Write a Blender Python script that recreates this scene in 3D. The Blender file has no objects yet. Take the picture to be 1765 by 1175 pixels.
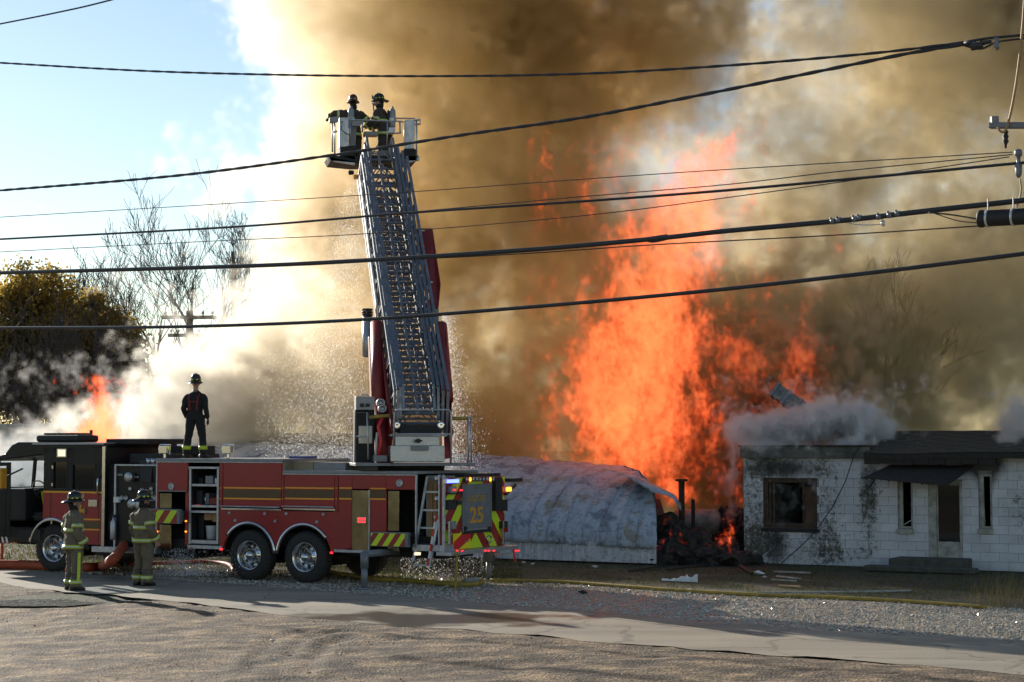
import bpy, math, random
import numpy as np
from mathutils import Vector, Matrix, kdtree

S = bpy.context.scene
COL = S.collection

# ---------------------------------------------------------------- camera, sky, sun, exposure
FPX = 3000.0                                   # focal length in pixels of the 1765 px wide photograph
PITCH = math.atan(182.5 / FPX)
EYE = 2.66
cam_data = bpy.data.cameras.new('camera')
cam = bpy.data.objects.new('camera', cam_data)
COL.objects.link(cam)
cam.location = (0, 0, EYE)
cam.rotation_euler = (math.pi / 2 + PITCH, 0, 0)
cam_data.lens = FPX / 1765 * 36
cam_data.sensor_width = 36
cam_data.clip_end = 3000
S.camera = cam

SUN_EL = math.radians(18)
SUN_AZ = math.radians(-36)                     # from +Y, positive to the right
SUN_DIR = Vector((math.sin(SUN_AZ) * math.cos(SUN_EL), math.cos(SUN_AZ) * math.cos(SUN_EL), math.sin(SUN_EL)))
world = bpy.data.worlds.new('World')
S.world = world
world.use_nodes = True
_nt = world.node_tree
_sky = _nt.nodes.new('ShaderNodeTexSky')
_sky.sky_type = 'NISHITA'
_sky.sun_disc = False
_sky.sun_elevation = SUN_EL
_sky.sun_rotation = SUN_AZ
_sky.air_density = 1.0
_sky.dust_density = 0.1
_sky.ozone_density = 1.0
_bg = _nt.nodes['Background']
_nt.links.new(_sky.outputs[0], _bg.inputs[0])
_bg.inputs[1].default_value = 0.09
_sl = bpy.data.lights.new('sun', 'SUN')
_sl.energy = 5.0
_sl.angle = math.radians(0.5)
_sl.color = (1.0, 0.92, 0.80)
_so = bpy.data.objects.new('sun', _sl)
COL.objects.link(_so)
_so.rotation_euler = SUN_DIR.to_track_quat('Z', 'Y').to_euler()
S.view_settings.view_transform = 'Standard'
S.view_settings.look = 'None'
S.view_settings.gamma = 1
S.view_settings.use_curve_mapping = False
S.view_settings.exposure = 0.65
S.render.engine = 'CYCLES'
S.cycles.use_denoising = True
S.cycles.use_adaptive_sampling = True
S.cycles.adaptive_threshold = 0.02
S.cycles.max_bounces = 8
S.cycles.diffuse_bounces = 3
S.cycles.glossy_bounces = 3
S.cycles.transmission_bounces = 4
S.cycles.transparent_max_bounces = 12
S.cycles.volume_bounces = 2
S.cycles.volume_step_rate = 2.0
S.cycles.sample_clamp_indirect = 6.0

# ---------------------------------------------------------------- helpers
def at(px, py, Y):
    """point of the place seen at photo pixel (px, py) and standing Y metres in front of the camera"""
    a = (px - 882.5) / FPX
    b = (587.5 - py) / FPX
    dy = math.cos(PITCH) - b * math.sin(PITCH)
    dz = math.sin(PITCH) + b * math.cos(PITCH)
    t = Y / dy
    return Vector((a * t, Y, EYE + dz * t))

def gnd(px, py, z=0.0):
    a = (px - 882.5) / FPX
    b = (587.5 - py) / FPX
    dy = math.cos(PITCH) - b * math.sin(PITCH)
    dz = math.sin(PITCH) + b * math.cos(PITCH)
    t = (z - EYE) / dz
    return Vector((a * t, dy * t, z))

def tag(o, label=None, cat=None, group=None, kind=None):
    if label: o['label'] = label
    if cat: o['category'] = cat
    if group: o['group'] = group
    if kind: o['kind'] = kind
    return o

def empty(name, loc=(0, 0, 0), rz=0.0, parent=None):
    o = bpy.data.objects.new(name, None)
    COL.objects.link(o)
    o.location = loc
    o.rotation_euler = (0, 0, rz)
    o.empty_display_size = 0.2
    if parent: o.parent = parent
    return o

def mkobj(name, me, parent=None, loc=None, rot=None):
    o = bpy.data.objects.new(name, me)
    COL.objects.link(o)
    if parent: o.parent = parent
    if loc is not None: o.location = loc
    if rot is not None: o.rotation_euler = rot
    return o

def lerp(a, b, t): return a + (b - a) * t
def sstep(x, a, b):
    t = min(max((x - a) / (b - a), 0), 1)
    return t * t * (3 - 2 * t)

class MB:
    """collects simple shapes into one mesh"""
    def __init__(self):
        self.v = []; self.f = []; self.m = []
    def add(self, vs, fs, m=0):
        b = len(self.v)
        self.v += [tuple(p) for p in vs]
        for f in fs:
            self.f.append(tuple(b + i for i in f)); self.m.append(m)
        return self
    def box(self, x0, x1, y0, y1, z0, z1, m=0):
        if x0 > x1: x0, x1 = x1, x0
        if y0 > y1: y0, y1 = y1, y0
        if z0 > z1: z0, z1 = z1, z0
        vs = [(x0,y0,z0),(x1,y0,z0),(x1,y1,z0),(x0,y1,z0),(x0,y0,z1),(x1,y0,z1),(x1,y1,z1),(x0,y1,z1)]
        return self.add(vs, [(0,3,2,1),(4,5,6,7),(0,1,5,4),(1,2,6,5),(2,3,7,6),(3,0,4,7)], m)
    def bar(self, p0, p1, a, b, up=(0, 0, 1), m=0):
        """rectangular bar a (sideways) x b (along up) from p0 to p1"""
        p0 = Vector(p0); p1 = Vector(p1); d = (p1 - p0).normalized(); up = Vector(up)
        s = d.cross(up)
        if s.length < 1e-4: s = d.cross(Vector((1, 0, 0)))
        s.normalize(); u = s.cross(d).normalized()
        vs = []
        for p in (p0, p1):
            for i, j in ((-1,-1),(1,-1),(1,1),(-1,1)):
                vs.append(p + s * (i * a / 2) + u * (j * b / 2))
        return self.add(vs, [(3,2,1,0),(4,5,6,7),(0,1,5,4),(1,2,6,5),(2,3,7,6),(3,0,4,7)], m)
    def cyl(self, p0, p1, r0, r1=None, n=10, m=0, cap=True):
        if r1 is None: r1 = r0
        p0 = Vector(p0); p1 = Vector(p1); d = (p1 - p0).normalized()
        s = d.orthogonal().normalized(); u = d.cross(s)
        vs = []
        for p, r in ((p0, r0), (p1, r1)):
            for i in range(n):
                t = 2 * math.pi * i / n
                vs.append(p + s * (r * math.cos(t)) + u * (r * math.sin(t)))
        fs = [(i, (i + 1) % n, n + (i + 1) % n, n + i) for i in range(n)]
        if cap: fs += [tuple(range(n - 1, -1, -1)), tuple(range(n, 2 * n))]
        return self.add(vs, fs, m)
    def tube(self, pts, r, n=8, m=0, closed=False):
        pts = [Vector(p) for p in pts]; k = len(pts); vs = []
        rs = r if isinstance(r, (list, tuple)) else [r] * k
        s = None
        for i, p in enumerate(pts):
            if closed: d = pts[(i + 1) % k] - pts[i - 1]
            else: d = pts[min(i + 1, k - 1)] - pts[max(i - 1, 0)]
            d.normalize()
            if s is None: s = d.orthogonal().normalized()
            else:
                s = s - d * s.dot(d)
                s = s.normalized() if s.length > 1e-6 else d.orthogonal().normalized()
            u = d.cross(s)
            for j in range(n):
                t = 2 * math.pi * j / n
                vs.append(p + s * (rs[i] * math.cos(t)) + u * (rs[i] * math.sin(t)))
        fs = []
        for i in range(k if closed else k - 1):
            a = i * n; b = ((i + 1) % k) * n
            for j in range(n): fs.append((a + j, a + (j + 1) % n, b + (j + 1) % n, b + j))
        if not closed: fs += [tuple(range(n - 1, -1, -1)), tuple(range((k - 1) * n, k * n))]
        return self.add(vs, fs, m)
    def rings(self, rings, m=0, cap=True):
        n = len(rings[0]); vs = [p for r in rings for p in r]; fs = []
        for i in range(len(rings) - 1):
            for j in range(n):
                fs.append((i*n+j, i*n+(j+1) % n, (i+1)*n+(j+1) % n, (i+1)*n+j))
        if cap: fs += [tuple(range(n - 1, -1, -1)), tuple(range((len(rings)-1)*n, len(rings)*n))]
        return self.add(vs, fs, m)
    def lathe(self, c, axis, prof, n=16, m=0):
        """prof: list of (distance along axis, radius)"""
        c = Vector(c); d = Vector(axis).normalized(); s = d.orthogonal().normalized(); u = d.cross(s)
        R = [[c + d * h + s * (r * math.cos(2*math.pi*j/n)) + u * (r * math.sin(2*math.pi*j/n)) for j in range(n)] for h, r in prof]
        return self.rings(R, m)
    def prism(self, poly, off, m=0):
        """closed polygon (3D points) pushed along off"""
        off = Vector(off); a = [Vector(p) for p in poly]; n = len(a)
        vs = a + [p + off for p in a]
        fs = [tuple(range(n - 1, -1, -1)), tuple(range(n, 2*n))] + [(i, (i+1) % n, n + (i+1) % n, n + i) for i in range(n)]
        return self.add(vs, fs, m)
    def mesh(self, name, mats, smooth=False):
        me = bpy.data.meshes.new(name)
        me.from_pydata(self.v, [], self.f)
        for m in (mats if isinstance(mats, (list, tuple)) else [mats]): me.materials.append(m)
        if any(self.m): me.polygons.foreach_set('material_index', self.m)
        if smooth: me.polygons.foreach_set('use_smooth', [True] * len(self.f))
        me.update()
        return me
    def build(self, name, mats, parent=None, smooth=False, bev=0, loc=None):
        o = mkobj(name, self.mesh(name, mats, smooth), parent, loc)
        if bev:
            b = o.modifiers.new('bevel', 'BEVEL'); b.width = bev; b.segments = 2; b.limit_method = 'ANGLE'
        return o

def clip_poly(poly, nx, ny, c):
    """keep the part of the 2D polygon where nx*x+ny*y >= c"""
    out = []
    for i in range(len(poly)):
        a = poly[i]; b = poly[(i + 1) % len(poly)]
        da = nx*a[0] + ny*a[1] - c; db = nx*b[0] + ny*b[1] - c
        if da >= 0: out.append(a)
        if (da >= 0) != (db >= 0):
            t = da / (da - db); out.append((a[0]+(b[0]-a[0])*t, a[1]+(b[1]-a[1])*t))
    return out

# ---------------------------------------------------------------- materials
def nmat(name):
    m = bpy.data.materials.new(name); m.use_nodes = True
    nt = m.node_tree
    return m, nt, nt.nodes['Principled BSDF'], nt.nodes.new, nt.links.new

def ramp(N, L, src, stops):
    r = N('ShaderNodeValToRGB')
    e = r.color_ramp.elements
    while len(e) < len(stops): e.new(0.5)
    for k, (p, c) in zip(e, stops):
        k.position = p; k.color = (*c, 1) if len(c) == 3 else c
    L(src, r.inputs[0])
    return r.outputs[0]

def pm(name, c1, c2=None, scale=6, rough=0.5, metal=0.0, bump=0.0, bscale=None, world=False, detail=5, r2=None, stretch=None, spec=None, coat=0.0):
    """two-tone noise material with fine relief"""
    m, nt, bs, N, L = nmat(name)
    if c2 is None: c2 = tuple(x * 0.75 for x in c1)
    if world:
        co = N('ShaderNodeNewGeometry').outputs['Position']
    else:
        co = N('ShaderNodeTexCoord').outputs['Object']
    if stretch:
        mp = N('ShaderNodeMapping'); mp.inputs['Scale'].default_value = stretch; L(co, mp.inputs[0]); co = mp.outputs[0]
    nz = N('ShaderNodeTexNoise'); nz.inputs['Scale'].default_value = scale; nz.inputs['Detail'].default_value = detail
    nz.inputs['Roughness'].default_value = 0.65
    L(co, nz.inputs['Vector'])
    L(ramp(N, L, nz.outputs[0], [(0.35, c1), (0.68, c2)]), bs.inputs['Base Color'])
    bs.inputs['Metallic'].default_value = metal
    bs.inputs['Roughness'].default_value = rough
    if spec is not None: bs.inputs['Specular IOR Level'].default_value = spec
    if coat: bs.inputs['Coat Weight'].default_value = coat; bs.inputs['Coat Roughness'].default_value = 0.09
    if r2 is not None:
        mr = N('ShaderNodeMapRange'); mr.inputs['From Min'].default_value = .3; mr.inputs['From Max'].default_value = .7
        mr.inputs['To Min'].default_value = rough; mr.inputs['To Max'].default_value = r2
        L(nz.outputs[0], mr.inputs[0]); L(mr.outputs[0], bs.inputs['Roughness'])
    if bump:
        nb = N('ShaderNodeTexNoise'); nb.inputs['Scale'].default_value = bscale or scale * 4; nb.inputs['Detail'].default_value = 6
        L(co, nb.inputs['Vector'])
        b = N('ShaderNodeBump'); b.inputs['Strength'].default_value = bump; b.inputs['Distance'].default_value = 0.02
        L(nb.outputs[0], b.inputs['Height']); L(b.outputs[0], bs.inputs['Normal'])
    return m

def emat(name, col, strength, base=(0.02, 0.02, 0.02)):
    m, nt, bs, N, L = nmat(name)
    bs.inputs['Base Color'].default_value = (*base, 1)
    bs.inputs['Emission Color'].default_value = (*col, 1)
    bs.inputs['Emission Strength'].default_value = strength
    bs.inputs['Roughness'].default_value = 0.2
    return m

def leafmat(name, c1, c2, scale=3, trans=0.5):
    m, nt, bs, N, L = nmat(name)
    co = N('ShaderNodeNewGeometry').outputs['Position']
    nz = N('ShaderNodeTexNoise'); nz.inputs['Scale'].default_value = scale; nz.inputs['Detail'].default_value = 4
    L(co, nz.inputs['Vector'])
    c = ramp(N, L, nz.outputs[0], [(0.4, c1), (0.6, c2)])
    L(c, bs.inputs['Base Color']); bs.inputs['Roughness'].default_value = 0.6
    tr = N('ShaderNodeBsdfTranslucent'); L(c, tr.inputs[0])
    mx = N('ShaderNodeMixShader'); mx.inputs[0].default_value = trans
    L(bs.outputs[0], mx.inputs[1]); L(tr.outputs[0], mx.inputs[2])
    L(mx.outputs[0], nt.nodes['Material Output'].inputs['Surface'])
    return m

def glassmat(name, tint=(0.9, 0.95, 1.0), rough=0.02, mixf=0.85):
    m, nt, bs, N, L = nmat(name)
    g = N('ShaderNodeBsdfGlossy'); g.inputs['Roughness'].default_value = rough
    t = N('ShaderNodeBsdfTransparent'); t.inputs[0].default_value = (*tint, 1)
    mx = N('ShaderNodeMixShader'); mx.inputs[0].default_value = mixf
    L(g.outputs[0], mx.inputs[1]); L(t.outputs[0], mx.inputs[2])
    L(mx.outputs[0], nt.nodes['Material Output'].inputs['Surface'])
    return m

MAT = {}
MAT['red'] = pm('red_truck_paint', (0.30, 0.012, 0.014), (0.25, 0.011, 0.012), 3, .38, 0, coat=.15)
MAT['red_dull'] = pm('dull_red_steel', (0.22, 0.018, 0.016), (0.16, 0.013, 0.012), 4, .5)
MAT['black'] = pm('black_paint', (0.012, 0.012, 0.013), (0.005, 0.005, 0.006), 4, .35, 0, spec=.3)
MAT['black_matt'] = pm('black_plastic', (0.015, 0.015, 0.016), (0.008, 0.008, 0.008), 8, .6)
MAT['dark'] = pm('dark_chassis', (0.022, 0.020, 0.018), (0.010, 0.010, 0.010), 8, .75, 0, bump=.2)
MAT['tyre'] = pm('tyre_rubber', (0.020, 0.019, 0.018), (0.032, 0.029, 0.026), 10, .85, 0, bump=.15, bscale=40)
MAT['chrome'] = pm('polished_metal', (0.62, 0.62, 0.63), (0.5, 0.5, 0.5), 5, .16, 1.0)
MAT['alu'] = pm('brushed_aluminium', (0.50, 0.51, 0.53), (0.36, 0.37, 0.39), 8, .38, .85, r2=.55)
MAT['ladder'] = pm('ladder_aluminium', (0.27, 0.285, 0.31), (0.17, 0.18, 0.20), 5, .42, .75, r2=.6)
MAT['steel'] = pm('grey_painted_steel', (0.20, 0.21, 0.23), (0.15, 0.155, 0.165), 5, .5, .3)
MAT['grey'] = pm('grey_trim', (0.27, 0.28, 0.29), (0.21, 0.215, 0.22), 6, .5, .2)
MAT['lime'] = pm('lime_reflective_film', (0.58, 0.74, 0.02), (0.52, 0.68, 0.02), 12, .35)
MAT['yellow'] = pm('yellow_stripe_film', (0.85, 0.36, 0.02), (0.75, 0.31, 0.02), 12, .4)
MAT['gold'] = pm('dull_gold_film', (0.10, 0.055, 0.016), (0.085, 0.045, 0.014), 12, .45)
MAT['goldtext'] = pm('gold_lettering', (0.62, 0.30, 0.03), (0.55, 0.25, 0.02), 12, .4)
MAT['white'] = pm('white_paint', (0.72, 0.72, 0.70), (0.6, 0.6, 0.58), 6, .5)
MAT['signred'] = pm('bright_red_film', (0.62, 0.02, 0.02), (0.55, 0.02, 0.02), 9, .4)
MAT['signyellow'] = pm('bright_yellow_film', (0.85, 0.68, 0.01), (0.8, 0.62, 0.01), 9, .4)
MAT['hose_orange'] = pm('orange_hose', (0.42, 0.075, 0.022), (0.30, 0.05, 0.018), 7, .6, bump=.2, bscale=60)
MAT['hose_yellow'] = pm('yellow_hose', (0.36, 0.25, 0.03), (0.20, 0.14, 0.03), 7, .6, bump=.2, bscale=60)
MAT['wood'] = pm('plywood', (0.42, 0.25, 0.11), (0.30, 0.17, 0.07), 5, .6)
MAT['glass'] = glassmat('clear_window_glass', mixf=.94)
MAT['darkglass'] = pm('dark_window_glass', (0.008, 0.009, 0.010), (0.006, 0.006, 0.007), 3, .05)
MAT['l_white'] = emat('lit_white_lamp', (1, 0.85, 0.6), .8)
MAT['l_blue'] = emat('lit_blue_lamp', (0.07, 0.10, 1.0), 5)
MAT['l_amber'] = emat('lit_amber_lamp', (1.0, 0.28, 0.03), 2.2)
MAT['l_red'] = emat('lit_red_lamp', (1.0, 0.03, 0.04), 1.1)
MAT['lens_red'] = pm('red_lens', (0.30, 0.008, 0.008), (0.25, 0.006, 0.006), 9, .15)
# ---------------------------------------------------------------- ground, lot, road, verge
near_px = [(0,1004),(110,1020),(300,1035),(415,1052),(600,1070),(880,1091),(1160,1117),(1430,1136),(1765,1163)]
far_px = [(0,979),(270,997),(450,1010),(650,1025),(880,1043),(1070,1057),(1220,1071),(1430,1087),(1765,1104)]
verge_px = [(0,967),(270,975),(450,982),(650,990),(880,1001),(1150,1014),(1330,1025),(1550,1038),(1765,1050)]
NEAR = [gnd(*p) for p in near_px]; FAR = [gnd(*p) for p in far_px]; VERGE = [gnd(*p) for p in verge_px]
def extend(P, k=45):
    a = (P[0] - P[2]).normalized(); b = (P[-1] - P[-3]).normalized()
    return [P[0] + a * k] + P + [P[-1] + b * k]
NEAR, FAR, VERGE = extend(NEAR), extend(FAR), extend(VERGE)
def resample(P, step):
    out = []
    for i in range(len(P) - 1):
        n = max(1, int((P[i+1] - P[i]).length / step))
        out += [P[i].lerp(P[i+1], j / n) for j in range(n)]
    return out + [P[-1]]
RA = NEAR[1]; RB = NEAR[-2]
RD = (RB - RA).normalized(); RN = Vector((RD.y, -RD.x, 0))          # along the road, and towards the camera
if RN.y > 0: RN = -RN
def lot_dist(x, y): return (Vector((x, y, 0)) - RA).dot(RN)
def near_off(a):
    # distance of the near edge polyline from the straight line RA-RB at a
    for i in range(len(NEAR) - 1):
        a0 = (NEAR[i] - RA).dot(RD); a1 = (NEAR[i+1] - RA).dot(RD)
        if a0 <= a <= a1:
            t = (a - a0) / (a1 - a0)
            return lerp((NEAR[i] - RA).dot(RN), (NEAR[i+1] - RA).dot(RN), t)
    return 0
def gz(x, y):
    """height of the ground: the lot dips a little in front of the road"""
    q = Vector((x, y, 0)) - RA; d = q.dot(RN) - near_off(q.dot(RD))
    return -0.32 * sstep(d, .0, 7) - .12 * sstep(d, .3, 1.5)

def vnoise(seed):
    r = np.random.default_rng(seed); g = r.random((64, 64)).astype(float)
    def f(x, y):
        xi = np.floor(x).astype(int); yi = np.floor(y).astype(int); fx = x - xi; fy = y - yi
        fx = fx*fx*(3-2*fx); fy = fy*fy*(3-2*fy)
        a = g[xi % 64, yi % 64]; b = g[(xi+1) % 64, yi % 64]; c = g[xi % 64, (yi+1) % 64]; d = g[(xi+1) % 64, (yi+1) % 64]
        return (a*(1-fx)+b*fx)*(1-fy) + (c*(1-fx)+d*fx)*fy
    return f
VN = vnoise(3)
def fb(x, y, o=4):
    s = 0; a = 1.0
    for k in range(o): s = s + a * (VN(x*2**k + 7*k, y*2**k + 3*k) - .5); a *= .5
    return s

def gridmesh(name, us, vs, fn, mat, kind='structure', smooth=True):
    V = [fn(u, v) for u in us for v in vs]; n = len(vs)
    Fc = [(i*n+j, (i+1)*n+j, (i+1)*n+j+1, i*n+j+1) for i in range(len(us)-1) for j in range(n-1)]
    me = bpy.data.meshes.new(name); me.from_pydata([tuple(p) for p in V], [], Fc)
    me.materials.append(mat)
    if smooth: me.polygons.foreach_set('use_smooth', [True] * len(Fc))
    o = mkobj(name, me); o['kind'] = kind
    return o

def groundmat():
    m, nt, bs, N, L = nmat('dirt_and_dry_grass')
    co = N('ShaderNodeNewGeometry').outputs['Position']
    n1 = N('ShaderNodeTexNoise'); n1.inputs['Scale'].default_value = .55; n1.inputs['Detail'].default_value = 7; L(co, n1.inputs['Vector'])
    n2 = N('ShaderNodeTexNoise'); n2.inputs['Scale'].default_value = 14; n2.inputs['Detail'].default_value = 5; L(co, n2.inputs['Vector'])
    c1 = ramp(N, L, n1.outputs[0], [(.38, (.060, .044, .028)), (.48, (.050, .046, .022)), (.58, (.030, .044, .014))])
    mx = N('ShaderNodeMix'); mx.data_type = 'RGBA'; mx.blend_type = 'MULTIPLY'; mx.inputs[0].default_value = .8
    L(c1, mx.inputs[6]); L(ramp(N, L, n2.outputs[0], [(.3, (.5, .5, .5)), (.7, (1.25, 1.2, 1.1))]), mx.inputs[7])
    L(mx.outputs[2], bs.inputs['Base Color']); bs.inputs['Roughness'].default_value = .9
    b = N('ShaderNodeBump'); b.inputs['Strength'].default_value = .7; b.inputs['Distance'].default_value = .04
    L(n2.outputs[0], b.inputs['Height']); L(b.outputs[0], bs.inputs['Normal'])
    return m
def lotmat():
    m, nt, bs, N, L = nmat('brown_gravel_lot')
    co = N('ShaderNodeNewGeometry').outputs['Position']
    mp = N('ShaderNodeMapping'); mp.inputs['Rotation'].default_value = (0, 0, math.radians(25)); mp.inputs['Scale'].default_value = (.7, 1.5, 1); L(co, mp.inputs[0])
    n1 = N('ShaderNodeTexNoise'); n1.inputs['Scale'].default_value = 2.0; n1.inputs['Detail'].default_value = 12; n1.inputs['Roughness'].default_value = .72; L(mp.outputs[0], n1.inputs['Vector'])
    n2 = N('ShaderNodeTexNoise'); n2.inputs['Scale'].default_value = 30; n2.inputs['Detail'].default_value = 6; n2.inputs['Roughness'].default_value = .8; L(co, n2.inputs['Vector'])
    v = N('ShaderNodeTexVoronoi'); v.inputs['Scale'].default_value = 26; L(co, v.inputs['Vector'])
    c1 = ramp(N, L, n1.outputs[0], [(.40, (.030, .021, .014)), (.50, (.125, .088, .053)), (.62, (.34, .238, .138))])
    mx = N('ShaderNodeMix'); mx.data_type = 'RGBA'; mx.blend_type = 'MULTIPLY'; mx.inputs[0].default_value = 1
    L(c1, mx.inputs[6]); L(ramp(N, L, v.outputs['Color'], [(.1, (.5, .5, .5)), (.9, (1.5, 1.45, 1.35))]), mx.inputs[7])
    L(mx.outputs[2], bs.inputs['Base Color']); bs.inputs['Roughness'].default_value = .85
    ad = N('ShaderNodeMath'); ad.operation = 'MULTIPLY_ADD'; L(n2.outputs[0], ad.inputs[0]); ad.inputs[1].default_value = 1.0
    L(v.outputs['Distance'], ad.inputs[2])
    b = N('ShaderNodeBump'); b.inputs['Strength'].default_value = .8; b.inputs['Distance'].default_value = .03
    L(ad.outputs[0], b.inputs['Height']); L(b.outputs[0], bs.inputs['Normal'])
    return m
def roadmat():
    m, nt, bs, N, L = nmat('worn_asphalt')
    co = N('ShaderNodeNewGeometry').outputs['Position']
    mp = N('ShaderNodeMapping'); mp.inputs['Rotation'].default_value = (0, 0, math.radians(38)); mp.inputs['Scale'].default_value = (.25, 1.2, 1); L(co, mp.inputs[0])
    n1 = N('ShaderNodeTexNoise'); n1.inputs['Scale'].default_value = 1.1; n1.inputs['Detail'].default_value = 7; L(mp.outputs[0], n1.inputs['Vector'])
    n2 = N('ShaderNodeTexNoise'); n2.inputs['Scale'].default_value = 38; n2.inputs['Detail'].default_value = 8; n2.inputs['Roughness'].default_value = .8; L(co, n2.inputs['Vector'])
    dry = ramp(N, L, n1.outputs[0], [(.3, (.21, .185, .145)), (.7, (.36, .315, .24))])
    # a wet patch where the truck's water runs over the road
    pc = gnd(770, 1066)
    vd = N('ShaderNodeVectorMath'); vd.operation = 'SUBTRACT'; vd.inputs[1].default_value = pc; L(co, vd.inputs[0])
    m2 = N('ShaderNodeMapping'); m2.inputs['Rotation'].default_value = (0, 0, math.radians(37)); m2.inputs['Scale'].default_value = (.30, .55, 1); L(vd.outputs[0], m2.inputs[0])
    ln = N('ShaderNodeVectorMath'); ln.operation = 'LENGTH'; L(m2.outputs[0], ln.inputs[0])
    n3 = N('ShaderNodeTexNoise'); n3.inputs['Scale'].default_value = .8; n3.inputs['Detail'].default_value = 6; L(co, n3.inputs['Vector'])
    ad = N('ShaderNodeMath'); ad.operation = 'MULTIPLY_ADD'; L(n3.outputs[0], ad.inputs[0]); ad.inputs[1].default_value = 1.9; L(ln.outputs[1], ad.inputs[2])
    wet = N('ShaderNodeMapRange'); wet.inputs['From Min'].default_value = 1.75; wet.inputs['From Max'].default_value = 1.45
    wet.inputs['To Min'].default_value = 0; wet.inputs['To Max'].default_value = 1; L(ad.outputs[0], wet.inputs[0])
    ms = N('ShaderNodeMix'); ms.data_type = 'RGBA'; ms.blend_type = 'MULTIPLY'; ms.inputs[0].default_value = 1; L(dry, ms.inputs[6]); L(ramp(N, L, n2.outputs[0], [(.34, (.6, .6, .6)), (.62, (1.2, 1.18, 1.14))]), ms.inputs[7])
    vc = N('ShaderNodeTexVoronoi'); vc.feature = 'DISTANCE_TO_EDGE'; vc.inputs['Scale'].default_value = .45
    nd = N('ShaderNodeTexNoise'); nd.inputs['Scale'].default_value = 1.6; nd.inputs['Detail'].default_value = 5; L(co, nd.inputs['Vector'])
    va = N('ShaderNodeVectorMath'); va.operation = 'MULTIPLY_ADD'; L(nd.outputs['Color'], va.inputs[0]); va.inputs[1].default_value = (1.1, 1.1, 0); L(co, va.inputs[2]); L(va.outputs[0], vc.inputs['Vector'])
    cr = N('ShaderNodeMapRange'); cr.inputs['From Min'].default_value = .006; cr.inputs['From Max'].default_value = .022; cr.inputs['To Min'].default_value = .62; cr.inputs['To Max'].default_value = 1; L(vc.outputs['Distance'], cr.inputs[0])
    mc = N('ShaderNodeMix'); mc.data_type = 'RGBA'; mc.blend_type = 'MULTIPLY'; mc.inputs[0].default_value = 1; L(ms.outputs[2], mc.inputs[6]); L(cr.outputs[0], mc.inputs[7]); dry = mc.outputs[2]
    mx = N('ShaderNodeMix'); mx.data_type = 'RGBA'; L(wet.outputs[0], mx.inputs[0]); L(dry, mx.inputs[6]); mx.inputs[7].default_value = (.075, .062, .048, 1)
    L(mx.outputs[2], bs.inputs['Base Color'])
    rg = N('ShaderNodeMapRange'); L(wet.outputs[0], rg.inputs[0]); rg.inputs['To Min'].default_value = .72; rg.inputs['To Max'].default_value = .30
    L(rg.outputs[0], bs.inputs['Roughness'])
    b = N('ShaderNodeBump'); b.inputs['Strength'].default_value = .35; b.inputs['Distance'].default_value = .01
    sb = N('ShaderNodeMapRange'); L(wet.outputs[0], sb.inputs[0]); sb.inputs['To Min'].default_value = .4; sb.inputs['To Max'].default_value = .06
    L(sb.outputs[0], b.inputs['Strength'])
    L(n2.outputs[0], b.inputs['Height']); L(b.outputs[0], bs.inputs['Normal'])
    return m
def vergemat():
    m, nt, bs, N, L = nmat('wet_grey_gravel')
    co = N('ShaderNodeNewGeometry').outputs['Position']
    v = N('ShaderNodeTexVoronoi'); v.inputs['Scale'].default_value = 24; L(co, v.inputs['Vector'])
    n2 = N('ShaderNodeTexNoise'); n2.inputs['Scale'].default_value = 1.2; n2.inputs['Detail'].default_value = 6; L(co, n2.inputs['Vector'])
    c = ramp(N, L, v.outputs['Color'], [(.1, (.10, .09, .072)), (.9, (.46, .40, .31))])
    L(c, bs.inputs['Base Color'])
    L(ramp(N, L, n2.outputs[0], [(.4, (.25,)*3), (.6, (.6,)*3)]), bs.inputs['Roughness'])
    b = N('ShaderNodeBump'); b.inputs['Strength'].default_value = 1; b.inputs['Distance'].default_value = .03
    L(v.outputs['Distance'], b.inputs['Height']); L(b.outputs[0], bs.inputs['Normal'])
    return m

xs = sorted(set([-600, -300, -150, -90] + list(np.arange(-60, 60.1, 1.5)) + [90, 150, 300, 600]))
ys = sorted(set([-60, -20, 0, 8] + list(np.arange(14, 80.1, 1.5)) + [100, 150, 300, 600, 1200]))
gridmesh('ground', xs, ys, lambda x, y: (x, y, gz(x, y) - .014 - .15 * sstep(y, 80, 1200)), groundmat())
# the lot in front of the road, in a frame along the road
al = list(np.arange(-30, -6, .6)) + list(np.arange(-6, 34, .12)) + list(np.arange(34, 60, .8))
ac = [0, .05, .12] + list(np.arange(.2, 18, .12)) + list(np.arange(18, 40, 1.2))
def lotpt(a, d):
    # the lot's edge follows the road's near edge with a ragged line
    e = near_off(a) + (.42 * fb(np.float64(a*.9), np.float64(4.)) + .22 * fb(np.float64(a*4), np.float64(9.)) if d == 0 else 0)
    p = RA + RD * a + RN * (d + e)
    z = -0.32 * sstep(d, .0, 7)
    rel = .05 * fb(np.float64(p.x*.9), np.float64(p.y*1.4)) + .022 * fb(np.float64(p.x*3.3), np.float64(p.y*3.3), 3)
    # wheel ruts
    if p.y < 31:
        for R_ in RUTS:
            dm = min((p.xy - q).length_squared for q in R_)
            rel += -.03 * math.exp(-dm / .016) + .016 * math.exp(-(math.sqrt(dm) - .26) ** 2 / .008)
    zz = z - .004 + rel * sstep(d, .05, 1.0)
    k = math.hypot((p.x - PUD.x) / 1.5, (p.y - PUD.y) / 1.05)
    zz = lerp(PUDZ - .03, zz, sstep(k, .85, 1.5))
    return (p.x, p.y, zz)
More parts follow.
